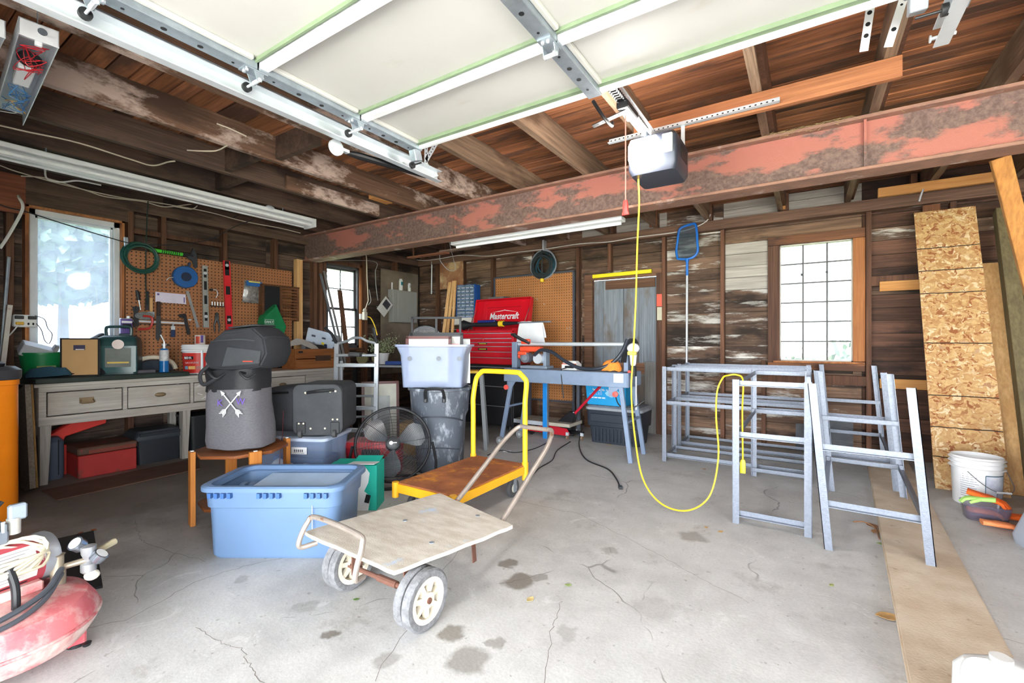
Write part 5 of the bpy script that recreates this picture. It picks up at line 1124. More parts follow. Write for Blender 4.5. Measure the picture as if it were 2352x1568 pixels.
# ---- wooden platform cart
cs = [pz(697,1225,.27), pz(905,1318,.27), pz(1180,1210,.27), pz(1010,1135,.27)]
ctr = sum(cs, V((0,0,0)))/4; t = thing('wooden_platform_cart', 'old plywood-topped hand cart on two fat wheels', 'cart', (ctr.x, ctr.y, 0), 0); q = lx(t)
PLY = M_('weathered_plywood', (204,196,184), .85, col2=(182,171,156), sc=3.2, stretch=(2.5,7,4), patch=(176,196,218), psc=5, plo=.60, phi=.70, pstretch=(1,1,1), bump=.3, bsc=40)
def lerp(a, b, f): return a+(b-a)*f
poly = []
for i in range(4):
    a, b, pv = cs[i], cs[(i+1) % 4], cs[(i-1) % 4]
    poly += [lerp(a, pv, .07), lerp(a, (b+pv)/2, .012), lerp(a, b, .07)]
    for f in (.25,.4,.55,.7,.85): poly.append(lerp(a, b, f)+noise.noise_vector(a*3+V((f*9,0,0)))*.008)
pl2 = [(q(p).x, q(p).y) for p in poly]
MB().prism(pl2, .018, Matrix.Translation((0,0,.262))).build('deck', PLY, t)
for p in ((.18,.28),(-.1,.02),(.2,-.1),(-.2,-.22)): MB().cyl((p[0],p[1],.28),(p[0],p[1],.283),.012,n=10).build('bolt_head', GALV, t)
TUB = M_('worn_tube', (172,160,150), .45, metal=.5, var=.2, sc=12, patch=(140,104,84), psc=10, plo=.6)
RS = M_('rusty_iron', (122,84,70), .8, var=.3, metal=.3)
# low front rail
a, b = lerp(cs[0], cs[1], .10), lerp(cs[0], cs[1], .72); A, B = q(a), q(b)
up = V((0,0,1)); outv = V((0,-1,0))
MB().tube(spline([A+V((.02,.02,-.03)),A+V((-.01,-.045,-.035)),A+V((-.01,-.055,.0)),A+V((0,-.02,.075)),A+V((.045,.0,.105)),B+V((-.05,.0,.105)),B+V((0,-.015,.075)),B+V((.01,-.05,.0)),B+V((0,-.05,-.06)),B+V((-.01,.0,-.07))],6), .0125, 10).build('front_rail', TUB, t)
# wheels
def cart_wheel(x, y, r):
    for k, dx in enumerate((-.024, .024)):
        w = MB().lathe([(r*.72,-.018),(r*.8,-.021),(r*.93,-.020),(r,-.012),(r,.012),(r*.93,.020),(r*.8,.021),(r*.72,.018)], 36, Matrix.Translation((x+dx,y,r)) @ Matrix.Rotation(PI/2,4,'Y'), False, False).build('tyre', M_('dusty_tyre', (124,124,126), .9, var=.35, sc=40, bump=.4, bsc=90), t)
        M4 = Matrix.Translation((x+dx,y,r)) @ Matrix.Rotation(PI/2,4,'Y'); CRM = M_('cream_rim', (216,206,186), .5, var=.12)
        MB().lathe([(r*.58,-.017),(r*.74,-.019),(r*.74,.019),(r*.58,.017)], 30, M4, False, False).build('rim', CRM, w)
        MB().lathe([(r*.58,.017),(r*.58,-.017)], 30, M4, False, False).build('rim_inner', CRM, w)
        MB().lathe([(0,-.02),(r*.26,-.02),(r*.26,.02),(0,.02)], 20, M4).build('hub', CRM, w)
        MB().lathe([(0,-.026),(r*.1,-.026),(r*.1,.026),(0,.026)], 12, M4).build('axle_nut', RS, w)
        for s in range(7):
            a_ = 2*PI*s/7; d = V((math.cos(a_), math.sin(a_), 0)); p1, p2 = M4 @ (d*r*.24), M4 @ (d*r*.62); MB().bar(p1, p2, .022, .02, (1,0,0)).build('spoke', CRM, w)
r_ = .127
wf, wr = q(pz(968,1440)), q(pz(798,1350))
cart_wheel(wf.x, wf.y+.0, r_); cart_wheel(wr.x, wr.y+.01, r_)
ya = (wf.y+wr.y)/2
MB().cyl((wr.x-.04, ya, r_),(wf.x+.04, ya, r_),.011,n=10).build('axle', RS, t)
mx_ = (wf.x+wr.x)/2; MB().cyl((mx_-.02,ya,r_),(mx_+.1,ya,r_),.016,n=10).build('axle_sleeve', RS, t)
for x in (wr.x+.09, wf.x-.09):
    MB().bx(x-.003,x+.003,ya-.03,ya+.03,r_-.02,.262).build('axle_bracket', RS, t); MB().bar((x,ya,r_),(x+.0,ya+.16,.258),.012,.006).build('brace', RS, t)
for xx in (-.2, .2): MB().bx(xx-.015,xx+.015,-.33,.36,.238,.262).build('runner', RS, t)
# stand strut
sp = q(pz(1090,1290)); MB().bar((sp.x,sp.y,0),(sp.x+.02,sp.y-.05,.262),.03,.006,(1,0,0)).build('prop_leg', RS, t); MB().bar((sp.x-.4,sp.y+.05,0),(sp.x-.38,sp.y,.262),.03,.006,(1,0,0)).build('prop_leg', RS, t)
# reclined hoop handle
b0, b1 = q(V((-1.77,2.13,.262))), q(V((-1.37,2.03,.262))); t0, t1 = q(V((-1.77,2.72,.575))), q(V((-1.37,2.60,.60)))
MB().tube(spline([b0+V((0,-.12,-.03)),b0,b0.lerp(t0,.5),b0.lerp(t0,.86),t0.lerp(t1,.1)+V((0,.05,.03)),t0.lerp(t1,.3)+V((0,.06,.035)),t0.lerp(t1,.7)+V((0,.06,.035)),t0.lerp(t1,.9)+V((0,.05,.03)),b1.lerp(t1,.86),b1.lerp(t1,.5),b1,b1+V((0,-.12,-.03))],6), .015, 12).build('handle', TUB, t)
# ---- rubbish can with tote on it
tc = V((-2.96, 3.30, 0)); t = thing('rubbish_can', 'big grey round plastic rubbish can streaked with white plaster', 'bin', tc, YAW)
CAN = M_('can_grey', (86,92,102), .5, var=.12, sc=4, patch=(176,182,192), psc=6, plo=.53, phi=.68, pstretch=(2,2,.8))
def can_ring(r, z_, f=.0, n=40): return [V((r*(1+f*math.cos(4*2*PI*k/n))*math.cos(2*PI*k/n), r*(1+f*math.cos(4*2*PI*k/n))*math.sin(2*PI*k/n), z_)) for k in range(n)]
bucketshape([can_ring(.215,0), can_ring(.222,.02), can_ring(.24,.3,-.012), can_ring(.25,.5,-.014), can_ring(.256,.53,0), can_ring(.272,.56,0), can_ring(.285,.76,0)], .006).build('tub', CAN, t)
bucketshape([can_ring(.285,.76), can_ring(.302,.765), can_ring(.302,.785), can_ring(.296,.79)], .012, 0, True).build('rim', CAN, t)
h = MB().tube(spline([(-.08,-.285,.69),(-.085,-.30,.72),(-.075,-.335,.785),(-.04,-.345,.80),(.04,-.345,.80),(.075,-.335,.785),(.085,-.30,.72),(.08,-.285,.69)],5), .014, 8).build('handle', BLACKP, t)
for x in (-.083,.083): MB().box((x,-.29,.70),(.03,.03,.06)).build('handle_lug', BLACKP, t, .006)
arc_ = [(.245*math.cos(a_), .5+.09*math.sin(a_)) for a_ in [PI*i/14 for i in range(15)]]
MB().tube([V((.26*math.sin(a_), -.262*math.cos(a_), .47+.07*math.cos(a_*1.3))) for a_ in [-1.1+2.2*i/12 for i in range(13)]], .007, 6).build('moulded_arch', M_('can_dark', (60,64,72), .6), t)
MB().tube([V((.235*math.sin(a_), -.237*math.cos(a_), .2+.05*math.cos(a_*1.3))) for a_ in [-1.0+2.0*i/12 for i in range(13)]], .005, 6).build('moulded_arch', M_('can_dark', (0,0,0)), t)
z0 = .792; t = thing('frosted_tote', 'frosted clear tote full of picture frames on the rubbish can', 'tote', (tc.x-.05, tc.y+.0, z0), YAW-.05)
bucketshape([rr(.56,.36,0,.03), rr(.60,.40,.30,.04), rr(.66,.44,.375,.04), rr(.69,.47,.38,.04), rr(.69,.47,.40,.04)], .005).build('tub', FROST, t)
for x in (-.2, .07, .26): MB().lathe([(0,-.001),(.022,-.001),(.022,.001),(0,.001)], 18, Matrix.Translation((x,-.213,.27)) @ RX90).build('round_vent', M_('vent_grey', (120,126,136), .5), t)
def picture(label, w, h, loc, rot, fmat, pmat, fw=.028, mat_w=0):
    o = thing('picture_frame', label, 'picture frame', base_matrix(t) @ V(loc), t.rotation_euler.z+rot[1])
    R = rxm(rot[0])
    def pt(mb): mb.v = [R @ p for p in mb.v]; return mb
    for a, b, c_, d in ((-w/2,-w/2+fw,0,h),(w/2-fw,w/2,0,h),(-w/2,w/2,0,fw),(-w/2,w/2,h-fw,h)): pt(MB().bx(a,b,-.01,.01,c_,d)).build('frame_side', fmat, o)
    if pmat: pt(MB().bx(-w/2+fw,w/2-fw,-.002,.004,fw,h-fw)).build('picture', pmat, o)
    return o, pt
MAH = M_('mahogany', (98,48,44), .45, var=.15)
picture('mahogany picture frame with white mat in the frosted tote', .44, .46, (-.06,-.08,.02), (-.06,0), MAH, M_('mat_white', (226,226,224), .6))
o, pt = picture('black multi-photo picture frame in the frosted tote', .52, .50, (.0,.0,.015), (-.04,0), BLACKM, M_('photo_dark', (40,42,46), .4))
for x, cc in ((-.17,(92,92,150)), (.0,(96,108,84)), (.17,(226,222,214))):
    pt(MB().bx(x-.065,x+.065,-.006,-.003,.36,.46)).build('photo', M_('photo_%d' % int(x*100), cc, .4, var=.6, sc=14), o); pt(MB().bx(x-.03,x+.05,-.008,-.006,.365,.39)).build('photo_patch', M_('photo_patch', (220,140,136), .5), o)
o, pt = picture('tall empty black picture frame sticking up from the frosted tote', .50, .66, (-.02,.09,.012), (-.02,0), BLACKM, None, .02)
pt(MB().bx(-.01,.012,-.008,.008,.02,.64)).build('centre_bar', BLACKM, o)
picture('thin white panel picture frame at the side of the frosted tote', .30, .44, (.16,.14,.012), (-.03,.2), WHITE, M_('mat_white', (0,0,0)), .012)
# ---- folded aluminium ladder
lp0 = pd(815, 1000, 4.55); t = thing('folding_ladder', 'folded aluminium step ladder with curved top rail standing behind the luggage', 'ladder', (lp0.x, lp0.y, 0), YAW+.05)
AL = metal('ladder_alu', (156,160,165), .4, var=.08, metal=.5); Zt = 1.2
def rz2(x, z_, y=0): return V((x, y+z_*.06, z_))
for x in (-.2, .2): MB().bar(rz2(x,0), rz2(x,1.2), .045, .03, (0,1,0)).build('rail', AL, t, .003); MB().bar(rz2(x*.88,.02,.08), rz2(x*.88,1.02,.08), .03, .025, (0,1,0)).build('rear_rail', AL, t)
for z_ in (.33, .55, .78, .98): MB().bar(rz2(-.2,z_), rz2(.2,z_), .05, .035).build('tread', AL, t, .002)
for z_ in (.45, .66): MB().cyl(rz2(-.17,z_,.08), rz2(.17,z_,.08), .012, n=8).build('rear_rung', AL, t)
MB().tube(spline([rz2(-.2,1.18),rz2(-.19,1.2),rz2(-.1,1.225),rz2(-.04,1.255),rz2(.04,1.255),rz2(.1,1.225),rz2(.19,1.2),rz2(.2,1.18)],5), .014, 8).build('top_rail', AL, t)
MB().cyl(rz2(-.2,1.08,-.01), rz2(.2,1.08,-.01), .015, n=10).build('cross_tube', AL, t); MB().bx(-.06,.06,-.03,.06,1.07,1.11).build('clamp', BLACKP, t, .006)
for x in (-.2,.2): MB().tube([rz2(x,1.19), rz2(x-.06 if x<0 else x-.03,1.30,.02), rz2(x-.13 if x<0 else x-.04,1.36,.02)], .016, 8).build('grip', BLACKP, t)
# leaning pictures behind the can
pp = pd(875, 985, 5.0); pp.z = 0
t = thing('leaning_picture', 'framed print with wide mat leaning on the floor behind the floor fan', 'picture frame', pp, YAW+.35)
def pt2(mb): mb.v = [rxm(-.1) @ p for p in mb.v]; return mb
for a, b, c_, d in ((-.2,-.17,.0,.78),(.17,.2,0,.78),(-.2,.2,0,.03),(-.2,.2,.75,.78)): pt2(MB().bx(a,b,-.012,.012,c_,d)).build('frame_side', MAH, t)
pt2(MB().bx(-.17,.17,-.004,.004,.03,.75)).build('mat', M_('mat_beige', (206,204,190), .5), t); pt2(MB().bx(-.1,.1,-.006,-.0045,.14,.62)).build('print', M_('print_grey', (112,116,112), .3, var=.5, sc=8), t)
t = thing('leaning_picture', 'dark framed glass leaning beside the matted print', 'picture frame', V((pp.x+.3, pp.y+.38, 0)), YAW-.2)
for a, b, c_, d in ((-.13,-.11,.0,.62),(.11,.13,0,.62),(-.13,.13,0,.02),(-.13,.13,.6,.62)): pt2(MB().bx(a,b,-.01,.01,c_,d)).build('frame_side', BLACKM, t)
pt2(MB().bx(-.11,.11,-.003,.003,.02,.6)).build('glass', M_('dark_glass', (40,42,46), .15), t)
solo('brown_carton', MB().bx(-.15,.15,-.12,.12,0,.34), KR, 'small brown carton wedged between the floor fan and rubbish can', 'carton', (pd(935,1050,5.0).x+.08, pd(935,1050,5.0).y+.05, 0), YAW, bv=.003)
# ---- crate of odds and ends on the bench
CRT = wood('crate_pine', (164,104,58), (144,86,46), (100,60,34), 0, world=False, rv=.06)
bp = px_(713, 800, -5.62); t = thing('wooden_crate', 'brown wooden crate of odds and ends on the far end of the bench', 'crate', (bp.x, bp.y-.02, BT), PI/2)
W, D, H = .56, .3, .26
for y in (-D/2, D/2):
    for z_ in (.0, .135): MB().bx(-W/2,W/2,y-.008,y+.008,z_+.004,z_+.125).build('slat', CRT, t, .002)
for x in (-W/2, W/2): MB().bx(x-.01,x+.01,-D/2,D/2,0,H).build('end_board', CRT, t, .002)
MB().bx(-W/2,W/2,-D/2,D/2,0,.01).build('base', CRT, t); MB().bx(-.01,.22,-D/2-.0095,-D/2-.008,.1,.17).build('stencil', M_('stencil', (70,52,40), .8), t); MB().bx(-.25,-.19,-D/2-.0095,-D/2-.008,.21,.235).build('hand_hole', SHADOWH, t)
tb = base_matrix(t)
def in_crate(name, label, cat, mb, mat, p, bv=0): return solo(name, mb, mat, label, cat, tb @ V(p), PI/2, bv=bv)
in_crate('handsaw_blade', 'pale curved blade lying across the wooden crate', 'blade', MB().prism([(-.22,.02),(-.12,.07),(0,.05),(.16,-.03),(.2,-.07),(.12,-.08),(-.05,-.01),(-.2,-.03)], .006, RX90), M_('blade_pale', (176,172,164), .5, metal=.3), (-.1,-.06,.33))
in_crate('black_tool', 'black power tool lying in the wooden crate', 'tool', MB().ell((0,0,0),(.15,.05,.06),14,9), plastic('tool_black', (0,0,0)), (.1,0,.27))
in_crate('grey_drill', 'grey and silver drill in the wooden crate', 'drill', MB().cyl((-.1,0,.05),(.1,0,.02),.035,.02,14).box((-.06,0,-.02),(.05,.04,.12)), M_('drill_grey', (140,142,148), .4, metal=.3), (.0,.03,.3))
o = in_crate('blue_tool', 'dark blue tool case at the back of the wooden crate', 'tool case', MB().bx(-.13,.13,-.03,.03,-.1,.08), plastic('tool_navy', (36,48,84)), (.2,.1,.24), .01)
for k, (x, y) in enumerate(((-.06,-.05),(.16,-.07))): in_crate('yellow_tag', ('small yellow tag on the pale curved blade in the crate', 'small yellow tag beside the dark blue tool case in the crate')[k], 'tag', MB().box((0,0,0),(.04,.004,.03),ry(.5)), plastic('tag_yellow', (230,214,60)), (x,y,.33))
# white perforated foam tray by the double-hung window
bp = px_(742, 770, -5.78); t = thing('perforated_tray', 'pale blue perforated plastic tray tilted by the double-hung window', 'tray', (bp.x, bp.y, 1.13), PI/2)
MB().box((0,.0,.1),(.52,.03,.26),ry(.22)).build('panel', M_('tray_white', (206,220,238), .5), t, .006)
for k in range(3):
    for j in range(2): MB().box((-.16+k*.16, -.017, .17-k*.036-j*.1), (.06 if j == 0 else .03,.004,.025), ry(.22)).build('slot', M_('slot_dark', (84,90,106), .6), t, .001)
# sticks in front of the window
for lab, pa, pb, w_, m_ in (('pale aluminium strip leaning across the double-hung window', (736,628), (778,800), .034, GALV), ('thin grey strip leaning beside the aluminium strip at the window', (744,622), (786,800), .03, M_('strip_grey', (128,124,124), .6)), ('wide dark brown board leaning at the double-hung window', (780,666), (796,800), .075, W_STUD)):
    a, b = px_(*pa, -5.80), px_(*pb, -5.62); b = b + (b-a).normalized()*(b.z-BT)*1.02
    solo('leaning_strip', MB().bar(b, a, w_, .015, (1,0,0)), m_, lab, 'strip', b, world=True)
# plant
bp = px_(848, 800, -5.35); t = thing('potted_plant', 'small-leaved pale green plant in a white pot behind the ladder', 'plant', (bp.x, bp.y, .92), 0)
MB().lathe([(.06,0),(.085,.14),(.092,.14),(.092,.155),(.08,.155),(.075,.13),(0,.13)], 20).build('pot', WHITE, t)
rg = random.Random(5); stems = []
for k in range(16):
    a_, l_ = rg.uniform(0,2*PI), rg.uniform(.12,.3); p2 = V((math.cos(a_)*l_*.8, math.sin(a_)*l_*.8, .15+rg.uniform(.06,.24)))
    s = MB().tube(spline([V((0,0,.13)), p2*.5+V((0,0,.12)), p2],4), .003, 5).build('stem', M_('stem_green', (112,120,84), .8), t)
    mb = MB()
    for j in range(26):
        p = V((0,0,.13)).lerp(p2, rg.uniform(.35,1.05))+V((rg.gauss(0,.03),rg.gauss(0,.03),rg.gauss(.01,.03))); u = V((rg.gauss(0,1),rg.gauss(0,1),rg.gauss(0,1))).normalized()*.014; w2 = u.orthogonal().normalized()*.007; mb.quad(p-u,p+w2,p+u,p-w2)
    mb.build('leaves', M_('leaf_sage', (156,168,128), .8, var=.3, sc=30), s, kind='stuff')
# dark work table the fan and plant stand on
t = thing('trestle_table', 'dark work table in the corner behind the ladder', 'table', (-4.75, 4.62, 0), YAW*.6)
MB().bx(-.75,.62,-.3,.3,.86,.90).build('top', M_('table_black', (40,40,42), .6), t, .004); MB().bx(-.75,.62,-.31,-.3,.87,.895).build('edge_strip', GALV2, t)
for x in (-.68,.55):
    for y in (-.24,.24): MB().bx(x-.025,x+.025,y-.025,y+.025,0,.86).build('leg', BLACKM, t)
MB().bx(-.7,.57,-.26,.26,.22,.25).build('lower_shelf', M_('table_black', (0,0,0)), t)
tb = base_matrix(t)
bpy.data.objects['potted_plant'].location = tb @ V((-.36,-.05,.9)); 
t2 = thing('drum_fan', 'black drum fan with pale mesh standing on the dark table', 'fan', tb @ V((.28,-.02,.90)), YAW+.2)
fan(t2, .25, .07, 3, M_('cage_silver', (150,152,156), .4, metal=.5), M_('blade_black', (44,44,48), .5), .05, .29, BLACKM, 22)
MB().box((0,.0,.03),(.22,.2,.06)).build('foot', BLACKM, t2, .01); MB().bx(-.02,.02,-.02,.02,.04,.1).build('neck', BLACKM, t2)
solo('green_bottle', MB().lathe([(.04,0),(.042,.12),(.015,.17),(.015,.2),(0,.2)], 16), plastic('bottle_green', (18,84,74), .3), 'dark green bottle on the dark table beside the drum fan', 'bottle', tb @ V((-.02,.08,.9)))
solo('blue_clamp_box', MB().bx(-.12,.12,-.05,.05,0,.05), plastic('box_blue', (32,70,150)), 'low blue tool tray on the dark table', 'tray', tb @ V((-.1,-.2,.9)), YAW, bv=.006)
for k, x in enumerate((-.62,-.5)): solo('cable_roll', MB().lathe([(.05,-.03),(.08,-.03),(.08,.03),(.05,.03)], 18, Matrix.Translation((0,0,.08)) @ RX90), M_('roll_khaki', (120,112,76), .8), ('khaki roll standing at the outer end of the dark table', 'khaki roll standing beside the other one, nearer the plant')[k], 'roll', tb @ V((x,-.15+.2*k,.9)), YAW)
# ---- left wall beyond the beam: plywood, breaker panel, cans, notice
a, b = LW(876, 618), LW(961, 630)
pw = solo('plywood_sheet', MB().bx(-(b.y-a.y)/2,(b.y-a.y)/2,0,.012,0,1.75), M_('old_plywood', (132,118,102), .85, col2=(108,96,84), sc=3), 'stained plywood sheet mounted on the wall behind the breaker panel', 'panel', (-5.91, (a.y+b.y)/2, .68), PI/2)
a, b = LW(903, 664, .1), LW(958, 742, .1); t = thing('breaker_panel', 'grey steel electrical panel on the plywood sheet', 'electrical panel', (-5.86, (a.y+b.y)/2, b.z), PI/2)
EP = M_('panel_grey', (158,158,154), .55, var=.05); w_, h_ = b.y-a.y, a.z-b.z
MB().bx(-w_/2,w_/2,-.06,.05,0,h_).build('box', EP, t, .004); MB().bx(-w_/2+.1,w_/2-.005,-.066,-.0605,.01,h_-.01).build('door', EP, t, .003); MB().bx(-w_/2-.03,-w_/2+.0,-.05,.03,h_-.13,h_).build('side_box', EP, t)
tb = base_matrix(t)
for nm, lab, x, r, h2 in (('spray_can', 'tall white and teal spray can on the electrical panel', -.06, .036, .2), ('spray_can', 'small white spray can on the electrical panel', .14, .028, .15)):
    o = thing(nm, lab, 'spray can', tb @ V((x,-.01,h_)), PI/2); MB().lathe([(r,0),(r,h2*.86),(r*.8,h2*.9)], 18).build('can', M_('can_white', (226,226,222), .4), o); MB().lathe([(r*.75,h2*.9),(r*.75,h2),(0,h2)], 16).build('cap', M_('can_white', (0,0,0)), o)
    wrap(o, r, r, h2*.45, h2*.75, -.7, .5, plastic('label_teal', (40,140,150)) if r > .03 else M_('label_greyish', (170,170,170), .5), 'label')
MB().cyl((-w_/2+.03,0,h_),(-w_/2+.03,0,h_+.12),.012,n=8).build('conduit_stub', WHITE, t)
t, q = wall_thing('notice_card', 'white card with dark square hung cornerwise by the electrical panel', 'card', 884, 704, .14)
MB().box((0,0,0),(.2,.004,.28),ry(.72)).build('card', M_('card_white', (212,210,206), .6), t); MB().box(ry(.72) @ V((0,-.003,.05)),(.13,.002,.12),ry(.72)).build('dark_square', M_('square_dark', (62,62,70), .5), t)
MB().bx(-.006,.006,0,.2,.0,.012).build('peg', GALV, t)
# hanging outlet and its cords
t, q = wall_thing('hanging_outlet', 'outlet box dangling on a cream cord beside the double-hung window', 'outlet', 838, 730, .25)
MB().bx(-.03,.03,-.03,.03,-.03,.09).build('box', M_('outlet_cream', (190,184,170), .5), t, .006); MB().ell((0,0,.115),(.03,.03,.03),12,8).build('plug', M_('outlet_cream', (0,0,0)), t)
MB().tube([q(838,712), q(846,690), q(843,640), q(842,595), q(842,595)+V((0,.1,.5))], .008, 6).build('cord', CAB, t); MB().tube(spline([q(846,700), q(852,690), q(848,665)],5), .005, 6).build('cord', CABG, t)
MB().tube(spline([V((.03,-.02,.02)), V((.08,-.04,.0)), V((.14,-.06,-.12)), V((.17,-.08,-.26))],6), .008, 6).build('yellow_cord', YEL, t); MB().bx(-.09,-.06,-.01,.02,-.02,.06).build('white_cover', WHITE, t)
cable('cable', 'dark cord dangling from the beam beside the plywood sheet', [V((LW(855,590,.2).x, 3.9, 2.352)), LW(858,600,.2), LW(862,625,.2), LW(864,660,.2), LW(868,690,.18)], .005, CABG)

# ---- step stool behind the rubbish can
sp_ = pd(1080, 900, 5.25); t = thing('step_stool', 'small step stool with yellow and black top behind the rubbish can', 'stool', (sp_.x, sp_.y, 0), YAW)
MB().bx(-.22,.1,-.12,.12,.86,.89).build('top', plastic('stool_yellow', (226,180,50)), t, .006); MB().bx(.1,.17,-.125,.125,.845,.895).build('top_end', BLACKP, t, .012); MB().bx(-.29,-.22,-.125,.125,.845,.895).build('top_end', BLACKP, t, .012)
for x, dx in ((-.24,-.05), (.13,.06)):
    for y, dy in ((-.1,-.06), (.1,.06)): MB().bar((x,y,.85),(x+dx,y+dy,0),.04,.02,(0,1,0)).build('leg', M_('stool_leg', (104,107,110), .5, metal=.4), t)
# ================================================================== RIGHT AND BACK
# ---- tool chest on a black stand
RED = plastic('chest_red', (206,22,38), .3, var=.04); CHR = metal('chrome_trim', (206,208,212), .25, metal=.8)
cx0, cx1, cy0, cy1, cz0, cz1 = -4.26, -3.28, 5.1, 5.55, .905, 1.40
t = thing('tool_chest', 'red steel tool chest with open lid on a black stand', 'tool chest', ((cx0+cx1)/2, (cy0+cy1)/2, cz0), 0); w_ = (cx1-cx0)/2
MB().bx(-w_,w_,-.22,.225,0,.44).build('body', RED, t, .006)
mb = MB().bx(-w_,-w_+.012,-.225,.225,.44,.495).bx(w_-.012,w_,-.225,.225,.44,.495).bx(-w_,w_,.21,.225,.44,.495).bx(-w_,w_,-.225,-.21,.44,.46); mb.build('till_sides', RED, t)
dz = [.0,.105,.185,.26,.315,.37,.44]
for i in range(6):
    for (a, b) in (((-w_+.015, 0-.003),(0+.003, w_-.015)) if i == 4 else ((-w_+.015, w_-.015),)):
        d = MB().bx(a,b,-.232,-.221,dz[i]+.006,dz[i+1]-.006).build('drawer', RED, t, .003)
        MB().bx(a+.005,b-.005,-.243,-.233,dz[i+1]-.018,dz[i+1]-.009).build('drawer_pull', CHR, d)
for z_, hh in ((.21,.03),(.285,.02)):
    b = MB().bx(-.09,.07,-.2365,-.2325,z_-hh/2,z_+hh/2).build('badge', BLACKP, t, .001); MB().bx(-.07,.05,-.2385,-.2366,z_-.005,z_+.004).build('badge_print', plastic('tag_yellow', (0,0,0)), b)
R = rxm(math.radians(-12)); H = V((0,.215,.49))
def lidp(mb): mb.v = [H + R @ p for p in mb.v]; return mb
ld = lidp(MB().bx(-w_,w_,.0,.012,0,.46).bx(-w_,-w_+.012,-.07,0,0,.46).bx(w_-.012,w_,-.07,0,0,.46).bx(-w_,w_,-.07,0,.448,.46)).build('lid', RED, t, .004)
for x in (-.33, .33): lidp(MB().bx(x-.03,x+.03,-.008,0,.03,.42)).build('lid_rib', RED, ld, .004)
lidp(MB().box((0,-.004,.34),(.62,.006,.006))).build('lid_fold', M_('chest_dark_red', (150,14,28), .4), ld)
x0 = text(ld, 'Mastercraft', H + R @ V((.02,-.006,.2)), .135, WHITE, rot=(PI/2-math.radians(12),0,0), sx=.82, shear=.12, bold=.003)
pts = [(-.22,.262),(0,.295),(.02,.305),(.04,.295),(.26,.262),(.06,.282),(.02,.292),(-.02,.282)]
lidp(MB().prism(pts, .0015, Matrix.Translation((.0,-.004,0)) @ RX90)).build('roof_mark', WHITE, ld)
for s in (-1,1): MB().bar(V((s*(w_-.02),.0,.45)), H+R @ V((s*(w_-.02),-.05,.3)), .012, .003, (1,0,0)).build('lid_stay', CHR, t)
MB().bx(w_,w_+.02,-.06,.06,.2,.24).build('side_handle', CHR, t, .004)
t = thing('chest_stand', 'black rolling cabinet under the red tool chest', 'cabinet', ((cx0+cx1)/2, (cy0+cy1)/2, 0), 0)
BLK = M_('cabinet_black', (32,32,35), .5)
MB().bx(-w_+.0,w_-.0,-.22,.225,.08,.904).build('body', BLK, t, .004)
for k in range(3): d = MB().bx(-w_+.02,w_-.02,-.232,-.221,.1+k*.265,.35+k*.265).build('drawer', BLK, t, .003); MB().bx(-w_+.03,w_-.03,-.24,-.232,.335+k*.265,.345+k*.265).build('drawer_pull', CHR, d)
for x in (-.42,.42):
    for y in (-.16,.16): MB().cyl((x-.012,y,.04),(x+.012,y,.04),.04,n=16).build('caster', RUBBER, t)
# trimmer lying across the chest, with a cloth over its shaft
yz = 5.0; A = py_(1062, 742, 5.16); A.z = 1.455; B = V((-2.75, 5.16, 1.475))
t = thing('string_trimmer', 'black string trimmer lying across the open tool chest', 'trimmer', A, 0); q = lx(t); dA = (B-A)
def along(f): return q(A+dA*f)
MB().tube([along(-.02), along(.02), along(.07), along(.12)], [.04,.075,.05,.03], 14).build('nozzle', BLACKP, t)
MB().tube([along(.12), along(.3), along(.45)], [.03,.035,.04], 12).build('motor_body', plastic('tool_black', (0,0,0)), t)
MB().tube([along(.45), along(.5)], .042, 12).build('yellow_collar', plastic('collar_yellow', (240,200,40)), t)
MB().tube([along(.5), along(.66)], [.03,.02], 12).build('grip', BLACKP, t); MB().tube([along(.66), along(1)], .011, 8).build('shaft', GALV, t)
MB().bx(-.0,.3,-.03,.03,-.03,.01).shift(along(.2)+V((0,0,.05))).build('blue_guard', plastic('guard_blue', (30,40,120)), t, .01)
f = (V((-3.05,0,0)).x-A.x)/dA.x; P = A+dA*f; t = thing('white_towel', 'white towel draped over the end of the trimmer shaft', 'towel', P, 0)
vs = []; fs = []; nu, nv = 10, 16
for i in range(nu+1):
    for k in range(nv+1):
        u, w = i/nu, k/nv*2-1; z_ = -abs(w)*(.30 if w < 0 else .2) + .014*(1-abs(w)); y = math.copysign(min(abs(w)*4,1)*.016, w) + noise.noise(V((u*5,w*2,1)))*.018*abs(w)
        vs.append(V((-.16+.34*u + (u-.5)*.1*abs(w) , y-.004 if w < 0 else y+.004, z_+noise.noise(V((u*4,w*3,5)))*.01)))
for i in range(nu):
    for k in range(nv): a_ = i*(nv+1)+k; fs.append((a_,a_+1,a_+nv+2,a_+nv+1))
o = MB().add(vs, fs).build('cloth', M_('towel_white', (232,233,236), .95, var=.06, bump=.2), t); m_ = o.modifiers.new('thick','SOLIDIFY'); m_.thickness = .008
